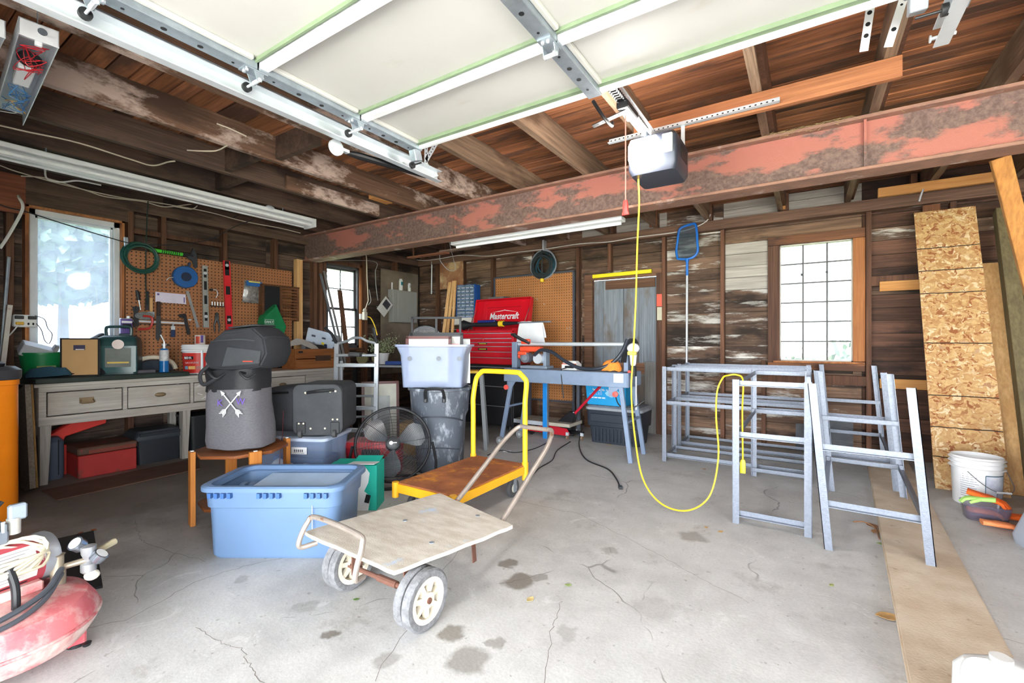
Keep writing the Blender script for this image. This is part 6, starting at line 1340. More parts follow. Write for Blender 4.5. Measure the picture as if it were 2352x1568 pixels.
# ---- big pegboard on the back wall
a, b = BW(1138, 640, .05), BW(1318, 627, .05); PG2 = peg_mat('pegboard_tan', (186,124,70), (0, 2), .04, .18)
t = thing('framed_pegboard', 'large tan pegboard in a grey metal frame against the back wall', 'pegboard', ((a.x+b.x)/2, 5.98, .35), 0); w_ = (b.x-a.x)/2; H = 2.23-.35
MB().bx(-w_,w_,0,.006,0,H).build('board', PG2, t)
FRG = M_('frame_slate', (84,88,98), .5, metal=.3)
for x0, x1, z0, z1 in ((-w_-.02,-w_+.01,0,H),(w_-.01,w_+.02,0,H),(-w_-.02,w_+.02,H-.01,H+.015),(-w_-.02,w_+.02,-.015,.01)): MB().bx(x0,x1,-.015,.02,z0,z1).build('frame_side', FRG, t)
for x in (-w_+.05, w_-.0): MB().bx(x-.02,x+.02,-.01,.02,-.35,0).build('leg', FRG, t)
for x, z_ in ((.1,1.5),(.22,1.42),(.6,1.05),(.64,1.06),(.3,.72),(-.2,1.66)): MB().tube([(x,0,z_),(x,-.03,z_),(x,-.035,z_+.02)], .003, 5).build('peg_hook', GALV2, t)
# ---- hose coil and work light over it
p = BW(1249, 607, .08); t = thing('hose_coil', 'thick coil of grey hose hung on the back wall above the tan pegboard', 'hose', (p.x, p.y, p.z), 0)
coil(t, (0,0,0), .23, .013, 2, M_('hose_grey', (148,156,166), .5), 'hose_loop', 3, .02); coil(t, (.0,-.03,-.02), .17, .012, 7, M_('hose_dark', (44,52,56), .5), 'hose_loop', 4, .03); coil(t, (.06,-.05,-.02), .15, .01, 2, M_('hose_teal', (30,72,88), .5), 'hose_loop', 6, .02)
MB().bx(-.015,.015,-.02,.06,.2,.36).build('hook_plate', GALV2, t)
p = BW(1245, 575, .14); t = thing('pendant_plug', 'black cord with yellow plug hanging in front of the hose coil', 'plug', (p.x, p.y, p.z), 0); q = BW(1244, 640, .14)
MB().cyl((0,0,0),(.0,0,q.z-p.z+.04),.012,n=8).build('cord', BLACKP, t); z_ = q.z-p.z; MB().lathe([(.02,z_+.07),(.028,z_+.05),(.028,z_),(.02,z_)],14).build('body', BLACKP, t); MB().lathe([(.03,z_),(.03,z_-.05),(0,z_-.05)],14).build('plug', plastic('plug_bright', (248,206,40)), t)
MB().bar((0,0,0),(0,.14,.02),.01,.01).build('hook', GALV, t)
# ---- blue parts cabinet, its shelf, lumber
p = py_(1066, 722, 5.62); SZ = 1.60
t = thing('steel_shelving', 'narrow green steel shelf unit in the back corner under the blue cabinet', 'shelf', (p.x, 5.72, 0), 0)
for x in (-.2,.2):
    for y in (-.15,.15): MB().bx(x-.012,x+.012,y-.012,y+.012,0,SZ-.1).build('post', M_('post_green', (96,112,98), .6), t)
for z_ in (.4,.9,SZ-.12): MB().bx(-.21,.21,-.16,.16,z_,z_+.02).build('shelf', M_('shelf_cream', (206,202,190), .6), t)
solo('white_box', MB().bx(-.19,.19,-.15,.15,0,.095), M_('box_cream', (222,220,210), .6), 'flat cream box on the green shelf under the blue cabinet', 'box', (p.x, 5.72, SZ-.1), bv=.004)
t = thing('parts_cabinet', 'blue small-parts cabinet with clear drawers in the back corner', 'cabinet', (p.x+.02, 5.70, SZ-.004), math.radians(8))
BLC = plastic('cabinet_blue', (24,84,164), .45); W, D, H = .34, .18, .52
MB().bx(-W/2,W/2,-D/2+.02,D/2,0,H).build('case', BLC, t, .004)
for x in (-W/2, W/2-.012): MB().bx(x,x+.012,-D/2,-D/2+.02,0,H).build('case_edge', BLC, t)
CD = M_('clear_drawer', (120,140,160), .2, var=.6, sc=40)
for r in range(9):
    n = 4 if r > 2 else 2
    for k in range(n): 
        x0 = -W/2+.014+k*(W-.028)/n; d = MB().bx(x0+.002,x0+(W-.028)/n-.002,-D/2,-D/2+.018,.012+r*.056,.012+r*.056+.05).build('drawer', CD, t); MB().bx(x0+.012,x0+(W-.028)/n-.012,-D/2-.008,-D/2,.014+r*.056,.022+r*.056).build('lip', WHITE, d)
solo('grey_tray', MB().loft([rr(.28,.22,0,.02), rr(.32,.25,.05,.02)]), M_('tray_metal', (150,150,146), .5, metal=.4, var=.3), 'grey metal tray set on the wall behind the open chest lid', 'tray', (cx0+.22, 5.9, 1.86))
for k, (xa, ya, xb, yb) in enumerate(((1022,745,1034,648),(1030,745,1042,645),(1040,745,1046,645))):
    a = py_(xa, ya, 5.42-.04*k); b = py_(xb, yb, 5.55-.03*k); d = (b-a).normalized(); a = a - d*(a.z/d.z)
    solo('lumber_board', MB().bar(a, b, .06 if k == 0 else .04, .02, (0,1,0)), W_PINE, ('wide pale board leaning in the back corner beside the blue cabinet', 'narrow pale board leaning between the wide board and the shelf', 'thin pale strip leaning against the blue cabinet')[k], 'board', a, world=True)
a, b = BW(1010, 602, .02), BW(1063, 654, .02)
solo('plywood_offcut', MB().bx(a.x,b.x,6.02,6.038,b.z-.05,a.z-.02), M_('ply_offcut', (168,120,84), .8, col2=(150,100,70), sc=5, patch=(206,176,132), psc=4, plo=.5), 'water-stained plywood offcut nailed high on the back wall', 'panel', ((a.x+b.x)/2,6.03,b.z-.05), world=True)
solo('white_conduit', MB().cyl(BW(992,600,.02), BW(991,675,.02), .012, n=8), WHITE, 'short white conduit in the back corner', 'conduit', BW(991,675,.02), world=True)
# ---- wet tile saw bench
SB = M_('saw_blue_grey', (128,144,168), .45, var=.12, metal=.2, patch=(156,170,190), psc=10, plo=.62); SG = M_('saw_grey', (140,152,168), .45, metal=.3, var=.1)
X0, X1, Y0, Y1, TZ = -3.02, -1.52, 4.5, 4.92, .90
t = thing('tile_saw', 'blue-grey bridge tile saw on folding wheeled legs', 'saw', ((X0+X1)/2, (Y0+Y1)/2, 0), 0); W, D = X1-X0, Y1-Y0; cX = (X0+X1)/2
for y in (-D/2, D/2): MB().bx(-W/2,W/2,y-.012,y+.012,TZ-.15,TZ).build('side_channel', SB, t, .004)
for x in (-W/2, W/2): MB().bx(x-.01,x+.01,-D/2,D/2,TZ-.15,TZ).build('end_channel', SB, t, .004)
MB().bx(-W/2,W/2,-D/2+.012,D/2-.012,TZ-.14,TZ-.10).build('water_tray', SG, t)
MB().bx(-W/2+.25,W/2-.1,-D/2+.05,D/2-.05,TZ-.02,TZ).build('table', SG, t, .003)
def leg_(x, y, dx, dy, wheel=False):
    l = MB().bar((x,y,TZ-.1),(x+dx,y+dy,.0 if not wheel else .05),.045,.035,(0,1,0)).build('leg', SB, t, .003)
    if wheel:
        w = MB().cyl((x+dx,y+dy-.04,.048),(x+dx,y+dy-.01,.048),.048,n=20).build('wheel', M_('wheel_grey', (128,130,132), .6), t); MB().cyl((x+dx,y+dy-.043,.048),(x+dx,y+dy-.007,.048),.018,n=12).build('wheel_hub', GALV2, w)
for y, dy in ((-D/2+.02,-.04),(D/2-.02,.02)): leg_(-W/2+.1,y,-.13,dy,True); leg_(W/2-.08,y,.12,dy)
MB().bar((-W/2+.03,-D/2-.0,.45),(-W/2+.03,D/2,.45),.03,.02).build('leg_brace', SB, t); MB().bar((W/2-.01,-D/2-.0,.4),(W/2-.01,D/2,.4),.03,.02).build('leg_brace', SB, t)
for x in (-W/2+.04, W/2-.12): MB().lathe([(0,0),(.03,0),(.03,.02),(.0,.025)], 8, Matrix.Translation((x,-D/2-.012,TZ-.22)) @ RX90).build('knob', plastic('knob_red', (232,88,80)), t); 
for x in (-W/2+.08, W/2-.16): MB().prism([(0,0),(.14,0),(.1,-.05),(.05,-.13),(0,-.13)], .012, Matrix.Translation((x-.04,-D/2+.012,TZ-.12)) @ RX90).build('leg_bracket', SB, t)
MB().bx(W/2-.14,W/2-.04,-D/2-.0145,-D/2-.0125,TZ-.1,TZ-.01).build('label', WHITE, t)
MB().cyl((-W/2+.04,.0,1.19),(W/2-.06,.0,1.19),.022,n=14).build('bridge_rail', GALV2, t)
MB().bx(-W/2-.0,-W/2+.07,-.05,.05,TZ,1.215).build('upright', SB, t, .004); MB().bx(W/2-.1,W/2-.05,-.04,.04,TZ,1.2).build('upright', SB, t, .004)
# motor head
ORS = plastic('saw_orange', (236,84,52), .4); hx = -W/2+.25
MB().bx(hx-.14,hx+.14,-.05,.05,1.1,1.16).build('carriage', ORS, t, .012); MB().bx(hx-.12,hx+.0,-.13,-.04,1.06,1.1).build('guard', ORS, t, .01)
MB().tube(spline([(hx-.13,-.05,1.1),(hx-.14,-.05,1.03),(hx-.08,-.05,1.06)],4), .018, 8).build('guard_arm', ORS, t)
MB().box((hx-.06,-.03,1.22),(.12,.05,.06)).build('switch_box', ORS, t, .012)
MB().cyl((hx-.02,-.12,1.03),(hx-.02,-.02,1.03),.062,n=22).build('motor_cap', M_('motor_grey', (96,100,110), .5), t); MB().cyl((hx-.02,-.13,1.03),(hx-.02,-.119,1.03),.035,n=16).build('motor_vent', GALV, t)
MB().cyl((hx+.14,-.1,1.02),(hx+.14,-.02,1.02),.06,n=22).build('blade_guard', GALV2, t); MB().cyl((hx+.14,-.075,1.02),(hx+.14,-.07,1.02),.055,n=22).build('blade', M_('blade_dark', (0,0,0)), t)
MB().bx(hx-.1,hx+.26,-.1,.08,TZ+.001,TZ+.035).build('base_block', SG, t, .006); MB().bx(hx+.19,hx+.23,-.06,.04,TZ+.03,1.12).build('support', SG, t, .004)
MB().tube([(hx-.0,-.04,1.2),(hx-.1,-.08,1.25),(hx-.19,-.1,1.3)], [.018,.02,.022], 8).build('handle', BLACKP, t); MB().bx(hx-.22,hx-.16,-.12,-.08,1.29,1.32).build('handle_end', BLACKP, t, .006)
MB().tube(spline([(hx+.1,-.1,1.06),(hx+.2,-.12,1.12),(hx+.35,-.14,1.10),(hx+.52,-.14,1.0),(hx+.7,-.14,.93),(hx+.9,-.14,.93),(hx+1.05,-.12,.99),(hx+1.15,-.1,1.1),(W/2-.05,-.06,1.24)],7), .02, 10).build('hose', M_('hose_blackblue', (44,50,60), .35), t)
for k in range(5): MB().tube(spline([(W/2-.12+.012*k,-.06,1.0),(W/2-.08+.01*k,-.08,1.14),(W/2-.03+.012*k,-.05,1.245),(W/2+.03+.006*k,-.03,1.2)],5), .007, 6).build('cord_bundle', BLACKP, t)
tb = base_matrix(t)
MB().tube(spline([(W/2-.14,-.05,1.02),(W/2-.16,-.14,.8),(W/2-.1,-.2,.58),(W/2+.04,-.18,.55),(W/2+.14,-.12,.62)],6), .007, 6).build('cord', BLACKP, t)
o = thing('garden_sprayer', 'white and yellow sprayer head clipped to the end of the tile saw', 'sprayer', tb @ V((W/2+.02,-.09,1.02)), 0)
MB().ell((0,0,.13),(.065,.05,.055),16,9).build('dome', WHITE, o); MB().box((.0,-.035,.08),(.09,.05,.04)).build('yellow_ring', plastic('ring_yellow', (240,216,110)), o, .008); MB().lathe([(.04,.07),(.035,.03),(.03,-.03),(.02,-.05)],14).build('neck', WHITE, o); MB().bx(-.02,.03,-.03,.02,-.16,-.05).build('clip', BLACKP, o, .006)
MB().cyl((0.03,0,-.16),(.03,0,-.5),.008,n=8).build('chain', GALV2, o); MB().ell((-.03,-.03,-.12),(.02,.02,.025),10,7).build('knob', plastic('knob_red', (0,0,0)), o)
solo('orange_cloth', MB().loft([se(.2*s,.14*s,z_,2.5,22) for s,z_ in ((1,0),(1,.02),(.85,.07),(.45,.115),(.15,.125))]).jit(.02,14,2).shift((0,0,.012)), M_('cloth_orange', (238,142,58), .95, var=.2, sc=40, bump=.4), 'bunched orange cloth on the end of the tile saw', 'cloth', tb @ V((W/2-.22,-.09,TZ)))
o = thing('battery_charger', 'white battery charger on the tile saw table', 'charger', tb @ V((.02,.02,TZ)), 0); MB().loft([rr(.2,.14,0,.02),rr(.2,.14,.06,.02),rr(.13,.1,.1,.02)]).build('case', plastic('charger_white', (228,228,226)), o); MB().bx(-.05,.06,-.0725,-.0695,.018,.045).build('ports', SHADOWH, o); MB().bx(-.09,.09,-.072,-.0695,.062,.07).build('orange_line', ORS, o); MB().tube(spline([(0,-.07,.03),(-.04,-.12,.015),(-.02,-.22,0),(0,-.245,-.12),(.02,-.245,-.3)],5), .006, 6).build('cord', BLACKP, o)
# ---- under the saw
p = pz(1405, 1005); p = V((p.x, 5.28, 0)); bx_ = py_(1408, 960, 5.2).x
t = thing('black_tote', 'black ribbed tote with grey lid under the tile saw', 'tote', (bx_+.02, 5.36, 0), 0); BT2 = plastic('tote_black', (44,50,60), .5)
MB().loft([rr(.58,.36,0,.04), rr(.62,.40,.2,.04), rr(.66,.44,.21,.04), rr(.68,.46,.40,.05)]).build('tub', BT2, t)
for k in range(11): MB().bx(-.24+k*.045,-.225+k*.045,-.212,-.19,.03,.18).build('rib', BT2, t)
MB().bx(-.28,.28,-.238,-.222,.26,.36).build('panel', BT2, t, .01); MB().loft([rr(.70,.48,.402,.05),rr(.70,.48,.43,.05),rr(.64,.42,.45,.05)]).build('lid', M_('lid_silver', (150,154,160), .5), t)
for k in range(8): MB().bx(-.3+k*.085,-.29+k*.085,-.2,.2,.4505,.454).build('lid_groove', M_('lid_groove', (110,114,120), .5), t)
z0 = .455
t = thing('blue_carton', 'bright blue recycling box with white print on the black tote', 'box', (bx_-.09, 5.36, z0), 0)
BX = plastic('recycle_blue', (30,152,210), .5)
MB().loft([rr(.48,.34,0,.02), rr(.52,.38,.26,.02)]).build('box', BX, t); yy = -.187
text(t, 'Regional Nia  ra Recycling', (0,yy-.004,.185), .037, WHITE, sx=.8, bold=.0006); [MB().bx(-.2+k*.028,-.2+k*.028+.018,yy+.002,yy+.006,.12,.135+.02*(k % 3)).build('print_mark', plastic('print_violet', (120,170,220)), t) for k in range(6)]; [MB().bx(-.19+k*.05,-.19+k*.05+.04,yy+.006,yy+.01,.08,.094).build('print_mark', WHITE, t) for k in range(4)]
MB().prism([(.02,.12),(.08,.1),(.14,.12),(.22,.17),(.16,.175),(.12,.2),(.04,.18),(.0,.15)], .001, Matrix.Translation((0,yy,0)) @ RX90).build('print_shape', M_('print_pale', (150,206,232), .5), t)
t = thing('blue_steel_stand', 'blue steel post stand with a grey shelf behind the floor jack', 'stand', (py_(1253,960,5.05).x, 5.05, 0), 0)
MB().bx(-.03,.03,-.02,.02,0,.86).build('post', plastic('stand_blue', (28,128,206), .4), t, .002); MB().bx(.031,.037,-.02,.02,0,.86).build('post_edge', GALV, t)
MB().bx(-.49,.32,.03,.4,.16,.20).build('shelf', M_('shelf_particle', (172,164,150), .8), t); MB().bx(-.49,.0,.02,.03,.15,.2).build('shelf_edge', GALV2, t)
for x in (-.46, .28): MB().bx(x-.02,x+.02,.36,.4,0,.86).build('post', FRG, t)
# floor jack
jp = pz(1290, 1003); t = thing('floor_jack', 'red and black trolley jack with long red handle under the tile saw', 'jack', (jp.x, jp.y+.02, 0), 0)
JR = plastic('jack_red', (176,24,40), .35)
for y in (-.1,.1): MB().prism([(-.46,.05),(-.46,.1),(-.1,.15),(.12,.13),(.16,.06),(.1,.04)], .012, Matrix.Translation((0,y,0)) @ RX90).build('side_plate', JR if y < 0 else BLACKM, t, .002)
MB().prism([(-.2,.08),(.14,.1),(.2,.32),(.12,.34),(-.02,.22)], .09, Matrix.Translation((0,.045,0)) @ RX90).build('lift_arm', BLACKM, t, .006); MB().bar((-.05,-.03,.1),(.18,-.03,.33),.02,.02).build('push_rod', GALV2, t)
MB().bx(-.1,.2,-.11,.11,.045,.075).build('base_plate', BLACKM, t); 
for x, y in ((.13,-.12),(.13,.12),(.3,-.06)): MB().bx(x-.018,x+.018,y-.014,y+.014,.05,.09).build('caster_fork', GALV2, t); MB().cyl((x-.01,y,.028),(x+.01,y,.028),.028,n=14).build('caster_wheel', M_('caster_brown', (130,104,84), .7), t)
MB().bar((.12,.0,.07),(.32,-.06,.095),.03,.02).build('swivel_arm', BLACKM, t)
hp = base_matrix(t).inverted() @ py_(1385, 880, jp.y-.12); MB().cyl((.17,-.02,.3), hp, .016, n=10).build('handle', plastic('jack_handle', (196,30,52)), t)
for y in (-.09,.09): MB().cyl((-.4,y-.012,.035),(-.4,y+.012,.035),.035,n=14).build('wheel', BLACKM, t)
# loose cords and litter on the floor
def floor_cable(lab, pts, r=.006, mat=BLACKP): return cable('cable', lab, [V((p.x,p.y,r)) for p in (pz(*q_) for q_ in pts)], r, mat, 6)
floor_cable('black power cord snaking out over the floor from the tile saw', [(1338,985),(1330,1020),(1345,1055),(1395,1078),(1415,1100),(1425,1122)], .007)
MB().box((0,0,.004),(.03,.05,.022),rzm(.5)).shift(pz(1425,1122)-pz(1338,985)).build('plug', BLACKP, bpy.data.objects[[o.name for o in bpy.data.objects if o.get('label','').startswith('black power cord snaking')][0]])
floor_cable('black cord lying behind the yellow cart handle', [(1310,1015),(1280,1035),(1268,1058),(1240,1075),(1225,1090)], .006)
floor_cable('thin dark cord on the floor near the saw wheels', [(1120,1046),(1150,1035),(1185,1040),(1230,1030),(1270,1010)], .005)
# yellow tube above the door
p0, p1 = BW(1362, 637, .04), BW(1497, 625, .04); solo('yellow_level', MB().bar(p0+V((0,0,.01)), p1+V((0,0,.015)), .05, .05), plastic('level_yellow', (238,222,40)), 'bright yellow level lying on the ledge above the grey door', 'level', p0, world=True, bv=.004)
# ---- pool skimmer
hd = BW(1579, 556, .06); t = thing('pool_skimmer', 'blue pool skimmer net on a long pole against the back wall', 'skimmer', (hd.x, 5.96, 0), 0); q = lx(t)
SK = plastic('skimmer_blue', (20,112,206), .4); z0 = hd.z
fr = [(-.115,-.2),(-.13,-.1),(-.115,.02),(-.1,.14),(-.06,.19),(.06,.215),(.1,.2),(.115,.1),(.12,-.02),(.125,-.12),(.09,-.185),(0,-.215)]
fr = [V((x,0,z0+z_)) for x, z_ in fr]; MB().tube(spline(fr+[fr[0]],4)[:-1], .015, 8, True).build('net_frame', SK, t)
net = M_('skimmer_net', (74,92,106), .8, alpha=.55); MB().add([p*1 for p in fr], [tuple(range(len(fr)))]).build('net', net, t)
MB().tube([(0,0,z0-.215),(0,0,z0-.26),(0,.0,z0-.42)], [.03,.016,.016], 10).build('socket', SK, t); MB().cyl((0,0,z0-.42),(.0,-.05,.02),.0135,n=10).build('pole', GALV2, t)
# ---- welded steel frames
STL = M_('hammered_grey', (124,130,142), .38, metal=.4, var=.2, sc=70, bump=.15, bsc=160)
def steel_frame(label, W, D, H, rails, group=None, lean=0, name='steel_rack', ends=True):
    t = thing(name, label, 'frame', (0,0,0), 0, group); w = .042; th = .004
    P = lambda x, y, z_: V((x+lean*z_, y, z_))
    for x in (-W/2, W/2):
        for y in (-D/2, D/2):
            sx, sy = (1 if x < 0 else -1), (1 if y < 0 else -1)
            MB().angle(P(x,y,0), P(x,y,H), w, th, (sx,0,0), (0,sy,0)).build('post', STL, t)
    for z_, which in rails:
        for y in (-D/2, D/2):
            if 'x' in which or (which == 'f' and y < 0) or 'e' in which: sy = 1 if y < 0 else -1; MB().angle(P(-W/2+.006,y+sy*.036,z_-w), P(W/2-.006,y+sy*.036,z_-w), .034, th, (0,-sy,0), (0,0,1)).build('rail', STL, t)
        if 'y' in which:
            for x in (-W/2, W/2): sx = 1 if x < 0 else -1; MB().angle(P(x+sx*.036,-D/2+.006,z_-w), P(x+sx*.036,D/2-.006,z_-w), .034, th, (-sx,0,0), (0,0,1)).build('side_rail', STL, t)
    return t
fA = steel_frame('welded grey steel bench frame nearest the pair of trestles and draped with the yellow cord', .45, 1.28, .965, [(.965,'xy'),(.62,'xy'),(.09,'x')])
fA.location = (-.195, 4.02, 0)
fB = copy_tree(fA); fB.location = (-.60, 4.965, 0); fB.rotation_euler = (0,0,PI/2); fB['label'] = 'welded grey steel bench frame standing lengthwise beside the tile saw leg'
fC = copy_tree(fA); fC.location = (-.60, 5.62, 0); fC.rotation_euler = (0,0,PI/2); fC['label'] = 'welded grey steel bench frame standing lengthwise against the back wall'
for o_ in (fB, fC):
    for ch in [x for x in bpy.data.objects if x.parent == o_ and x.name.startswith('rail')][4:5]: pass
for o_ in (fB, fC):
    for x in (-.225, .225): MB().angle((x-.036 if x > 0 else x+.036,-.634,.048),(x-.036 if x > 0 else x+.036,.634,.048),.034,.004,(1 if x > 0 else -1,0,0),(0,0,1)).build('side_rail', STL, o_)
tE = steel_frame('open-topped grey steel trestle standing partly on the tan plank', .49, 1.30, .97, [(.62,'x'),(.29,'xy')], None, -.085, 'steel_trestle')
tE.location = (.365, 3.88, .0); tE.rotation_euler = (0, 0, -.05)
tF = copy_tree(tE); tF.location = (.41, 5.33, 0); tF['label'] = 'open-topped grey steel trestle standing by the back wall'
# wrapped panes behind the trestle
BAG = M_('clear_wrap', (120,124,130), .12, var=.5, sc=12, alpha=.6)
for k, (x, z_) in enumerate(((.02,.3),(.3,.42))): solo('wrapped_pane', MB().bx(-.12,.12,0,.02,0,z_).jit(.01,12,k), BAG, ('small plastic-wrapped pane leaning on the back wall behind the frames', 'larger plastic-wrapped pane leaning on the back wall behind the trestles')[k], 'pane', (x, 6.0, .005))
# ---- tan plank on the floor
e = [pz(2000,1040), V((.36,1.0,0)), V((.76,1.0,0)), pz(2130,1140)]
e = [V((.52,6.0,0)), V((.25,1.2,0)), V((.585,1.2,0)), V((.85,6.0,0))]
TAN = M_('tan_plank', (206,190,168), .85, col2=(186,166,142), sc=5, patch=(158,136,112), psc=11, plo=.62, phi=.72, bump=.15, bsc=90)
mb = MB().add([V((p.x,p.y,.001)) for p in e]+[V((p.x,p.y,.036)) for p in e], [(0,3,2,1),(4,5,6,7),(0,1,5,4),(1,2,6,5),(2,3,7,6),(3,0,4,7)])
solo('floor_plank', mb, TAN, 'long wide tan plank lying on the concrete floor', 'plank', (.57,3.6,0), world=True, bv=.006, seg=2)
for a in (tE, tF): pass
# ---- OSB and lumber against the back wall
def osb():
    m, nt, b = newmat('osb'); vec = coords(nt, False, (1,1,1), False)
    vo = nn(nt, 'ShaderNodeTexVoronoi'); vo.inputs['Scale'].default_value = 34
    wv = nn(nt, 'ShaderNodeTexNoise'); nt.links.new(vec, wv.inputs['Vector']); wv.inputs['Scale'].default_value = 12; wv.inputs['Detail'].default_value = 3
    md = nn(nt, 'ShaderNodeVectorMath', operation='MULTIPLY_ADD'); nt.links.new(wv.outputs['Color'], md.inputs[0]); md.inputs[1].default_value = (.22,.05,.22); nt.links.new(vec, md.inputs[2])
    sc = nn(nt, 'ShaderNodeVectorMath', operation='MULTIPLY'); nt.links.new(md.outputs[0], sc.inputs[0]); sc.inputs[1].default_value = (1,1,1.5); nt.links.new(sc.outputs[0], vo.inputs['Vector'])
    sp = nn(nt, 'ShaderNodeSeparateColor'); nt.links.new(vo.outputs['Color'], sp.inputs[0])
    c = mixc(nt, sp.outputs[0], L((212,176,122)), L((178,128,76))); c = mixc(nt, ramp(nt, sp.outputs[1], .8, .9), c, L((150,88,46))); c = mixc(nt, ramp(nt, sp.outputs[2], .8, .95), c, L((226,204,164)))
    fn = ramp(nt, noise_n(nt, vec, 60, 5, .7), .4, .7); c = mixc(nt, mth(nt, 'MULTIPLY', fn, .35), c, L((150,104,60)))
    nt.links.new(c, b.inputs['Base Color']); b.inputs['Roughness'].default_value = .75
    bn = nn(nt, 'ShaderNodeBump'); bn.inputs['Strength'].default_value = .4; bn.inputs['Distance'].default_value = .004; nt.links.new(sp.outputs[0], bn.inputs['Height']); nt.links.new(bn.outputs[0], b.inputs['Normal']); return m
bl_, tl_ = V((.9,5.09,0)), V((.9,5.985,2.50)); Lh = (tl_-bl_).length; lean = math.atan2(tl_.y-bl_.y, tl_.z-bl_.z)
t = thing('osb_sheet', 'tall narrow OSB sheet with dark cut marks leaning on the back wall', 'board', bl_+V((.22,0,0)), 0)
RR = rxm(-lean)
def rot(mb): mb.v = [RR @ p for p in mb.v]; return mb
o = rot(MB().bx(-.22,.22,0,.012,0,Lh)).build('sheet', osb(), t); o.rotation_euler = (0,0,0)
for f in (.845,.755,.667,.482,.30,.195,.1): 
    z_ = Lh*f; pts = [V((-.22+.44*i/14, -.0012, z_+noise.noise(V((i*2.3,f*40,0)))*.006)) for i in range(15)]
    rot(MB().tube(pts, .0042, 5)).build('cut_mark', M_('burn_mark', (58,44,34), .9), t)
def leaner(name, lab, x, y0, z1, w, d, mat, x1=None, yt=5.99): 
    return solo(name, MB().bar((x,y0,.0),(x if x1 is None else x1,yt,z1),w,d,(0,1,0)), mat, lab, 'board' if 'post' not in name else 'post', (x,y0,0), world=True, bv=.003)
leaner('pine_board', 'yellowish pine board leaning right of the OSB sheet', 1.43, 5.2, 1.95, .13, .022, W_PINE)
leaner('treated_post', 'grey-green treated square post leaning right of the OSB sheet', 1.46, 5.0, 2.42, .1, .1, wood('treated', (132,118,84), (112,100,72), (82,72,52), 2, world=False), 1.5, 5.93)
leaner('brown_board', 'reddish brown board standing in the corner of lumber', 1.72, 5.3, 2.0, .12, .03, wood('brown_board_wood', (132,86,56), (112,72,48), (80,50,34), 2, world=False), 1.72)
solo('brown_board', MB().bx(.97,1.10,6.012,6.04,2.1,2.57), wood('brown_board_wood', (0,0,0), (0,0,0)), 'short reddish board on the wall whose top shows above the OSB sheet', 'board', (1.03,6.02,2.1), world=True)
leaner('dark_post', 'dark square post at the far edge of the lumber', 1.56, 4.75, 1.6, .09, .09, M_('post_dark', (60,58,60), .8), 1.66, 5.6)
a, b = py_(2302, 372, 3.99), py_(2370, 640, 4.2); 
d = (V((b.x,b.y,b.z))-a).normalized(); foot = a + d*(-a.z/d.z)
solo('pine_brace', MB().bar(foot, V((a.x-.01,a.y,2.352)), .09, .04, (0,1,0)), wood('brace_pine', (190,134,70), (170,114,56), (120,78,38), 2, world=False), 'slanting orange pine prop under the steel beam', 'brace', foot, world=True, bv=.003)
a, b = BW(2016, 446, .37), BW(2330, 405, .37); a.z = b.z = 2.667
t = solo('pine_batten', MB().bar(a, b, .05, .085), W_PINEX, 'horizontal pine batten fixed across the wall above the OSB sheet', 'batten', (a+b)/2, world=True, bv=.003)
MB().tube([a+V((.33,-.03,-.03)), a+V((.31,-.04,-.09)), a+V((.30,-.04,-.14))], .008, 6).build('hook', GALV2, t, world=True)
for lab, pa, pb in (('short pale board nailed level on the wall left of the OSB sheet', (2020,658), (2112,655)), ('lower short pale board nailed on the wall behind the trestle', (2020,880), (2135,880))):
    a, b = BW(*pa, .005), BW(*pb, .005); b.z = a.z; solo('wall_batten', MB().bar(a, b, .02, .1), W_PINEX, lab, 'batten', (a+b)/2, world=True, bv=.002)
solo('wood_chip_tag', MB().bx(-.05,.05,0,.03,0,.28), wood('tag_wood', (150,92,60), (130,80,52), None, 2, world=False), 'small reddish block nailed under the roof above the grey door', 'block', BW(1500,520,.08), bv=.002)
solo('bare_block', MB().bx(-.03,.03,0,.06,0,.12), W_PINEX, 'small orange wood block under the top plate above the gridded window', 'block', BW(1797,470,.06)+V((0,0,-.05)), bv=.002)

# ---- dry grass caught on the beam
rg = random.Random(11); mb = MB()
for k in range(70):
    x = .0+rg.gauss(0,.16); p0 = V((x, 3.775+rg.uniform(-.004,.03), 2.716+rg.random()*.012)); p1 = p0+V((rg.gauss(0,.05), -rg.random()*.012, -rg.random()*.02)); p2 = p1+V((rg.gauss(0,.05), -rg.random()*.01, -rg.random()*.035)); mb.tube([p0,p1,p2], .0012, 4)
o = solo('dry_grass', mb, M_('straw', (176,152,106), .9, var=.3), 'wisps of dry grass caught along the top edge of the steel beam', 'grass', (0,3.78,2.714), world=True); o['kind'] = 'stuff'
# ================================================================== RIGHT EDGE AND FOREGROUND
# ---- white bucket with grey wire handle
bp = pz(2255, 1166); bp += V((.0,.12,0)); t = thing('white_bucket', 'white plastic pail with wire handle and printed label beside the OSB sheet', 'bucket', (bp.x, bp.y, 0), math.radians(-8))
PW = plastic('pail_white', (0,0,0))
bucketshape([can_ring(.128,0,0,36), can_ring(.132,.01,0,36), can_ring(.146,.36,0,36)], .004).build('pail', PW, t)
for z_ in (.27,.305,.335): bucketshape([can_ring(.143,z_,0,36), can_ring(.158,z_+.003,0,36), can_ring(.158,z_+.008,0,36), can_ring(.145,z_+.014,0,36)], .006, 0, True).build('rim_ring', PW, t)
wrap(t, .134, .141, .06, .24, .25, 1.2, M_('photo_snow', (190,196,214), .5, var=.5, sc=14, col2=(226,230,238)), 'picture_label', 12, .0012)
wrap(t, .1405, .1412, .236, .243, .25, 1.2, M_('teal_border', (50,96,116), .5), 'label_border', 12, .002); wrap(t, .134, .141, .06, .24, .24, .27, M_('teal_border', (0,0,0)), 'label_border', 2, .002)
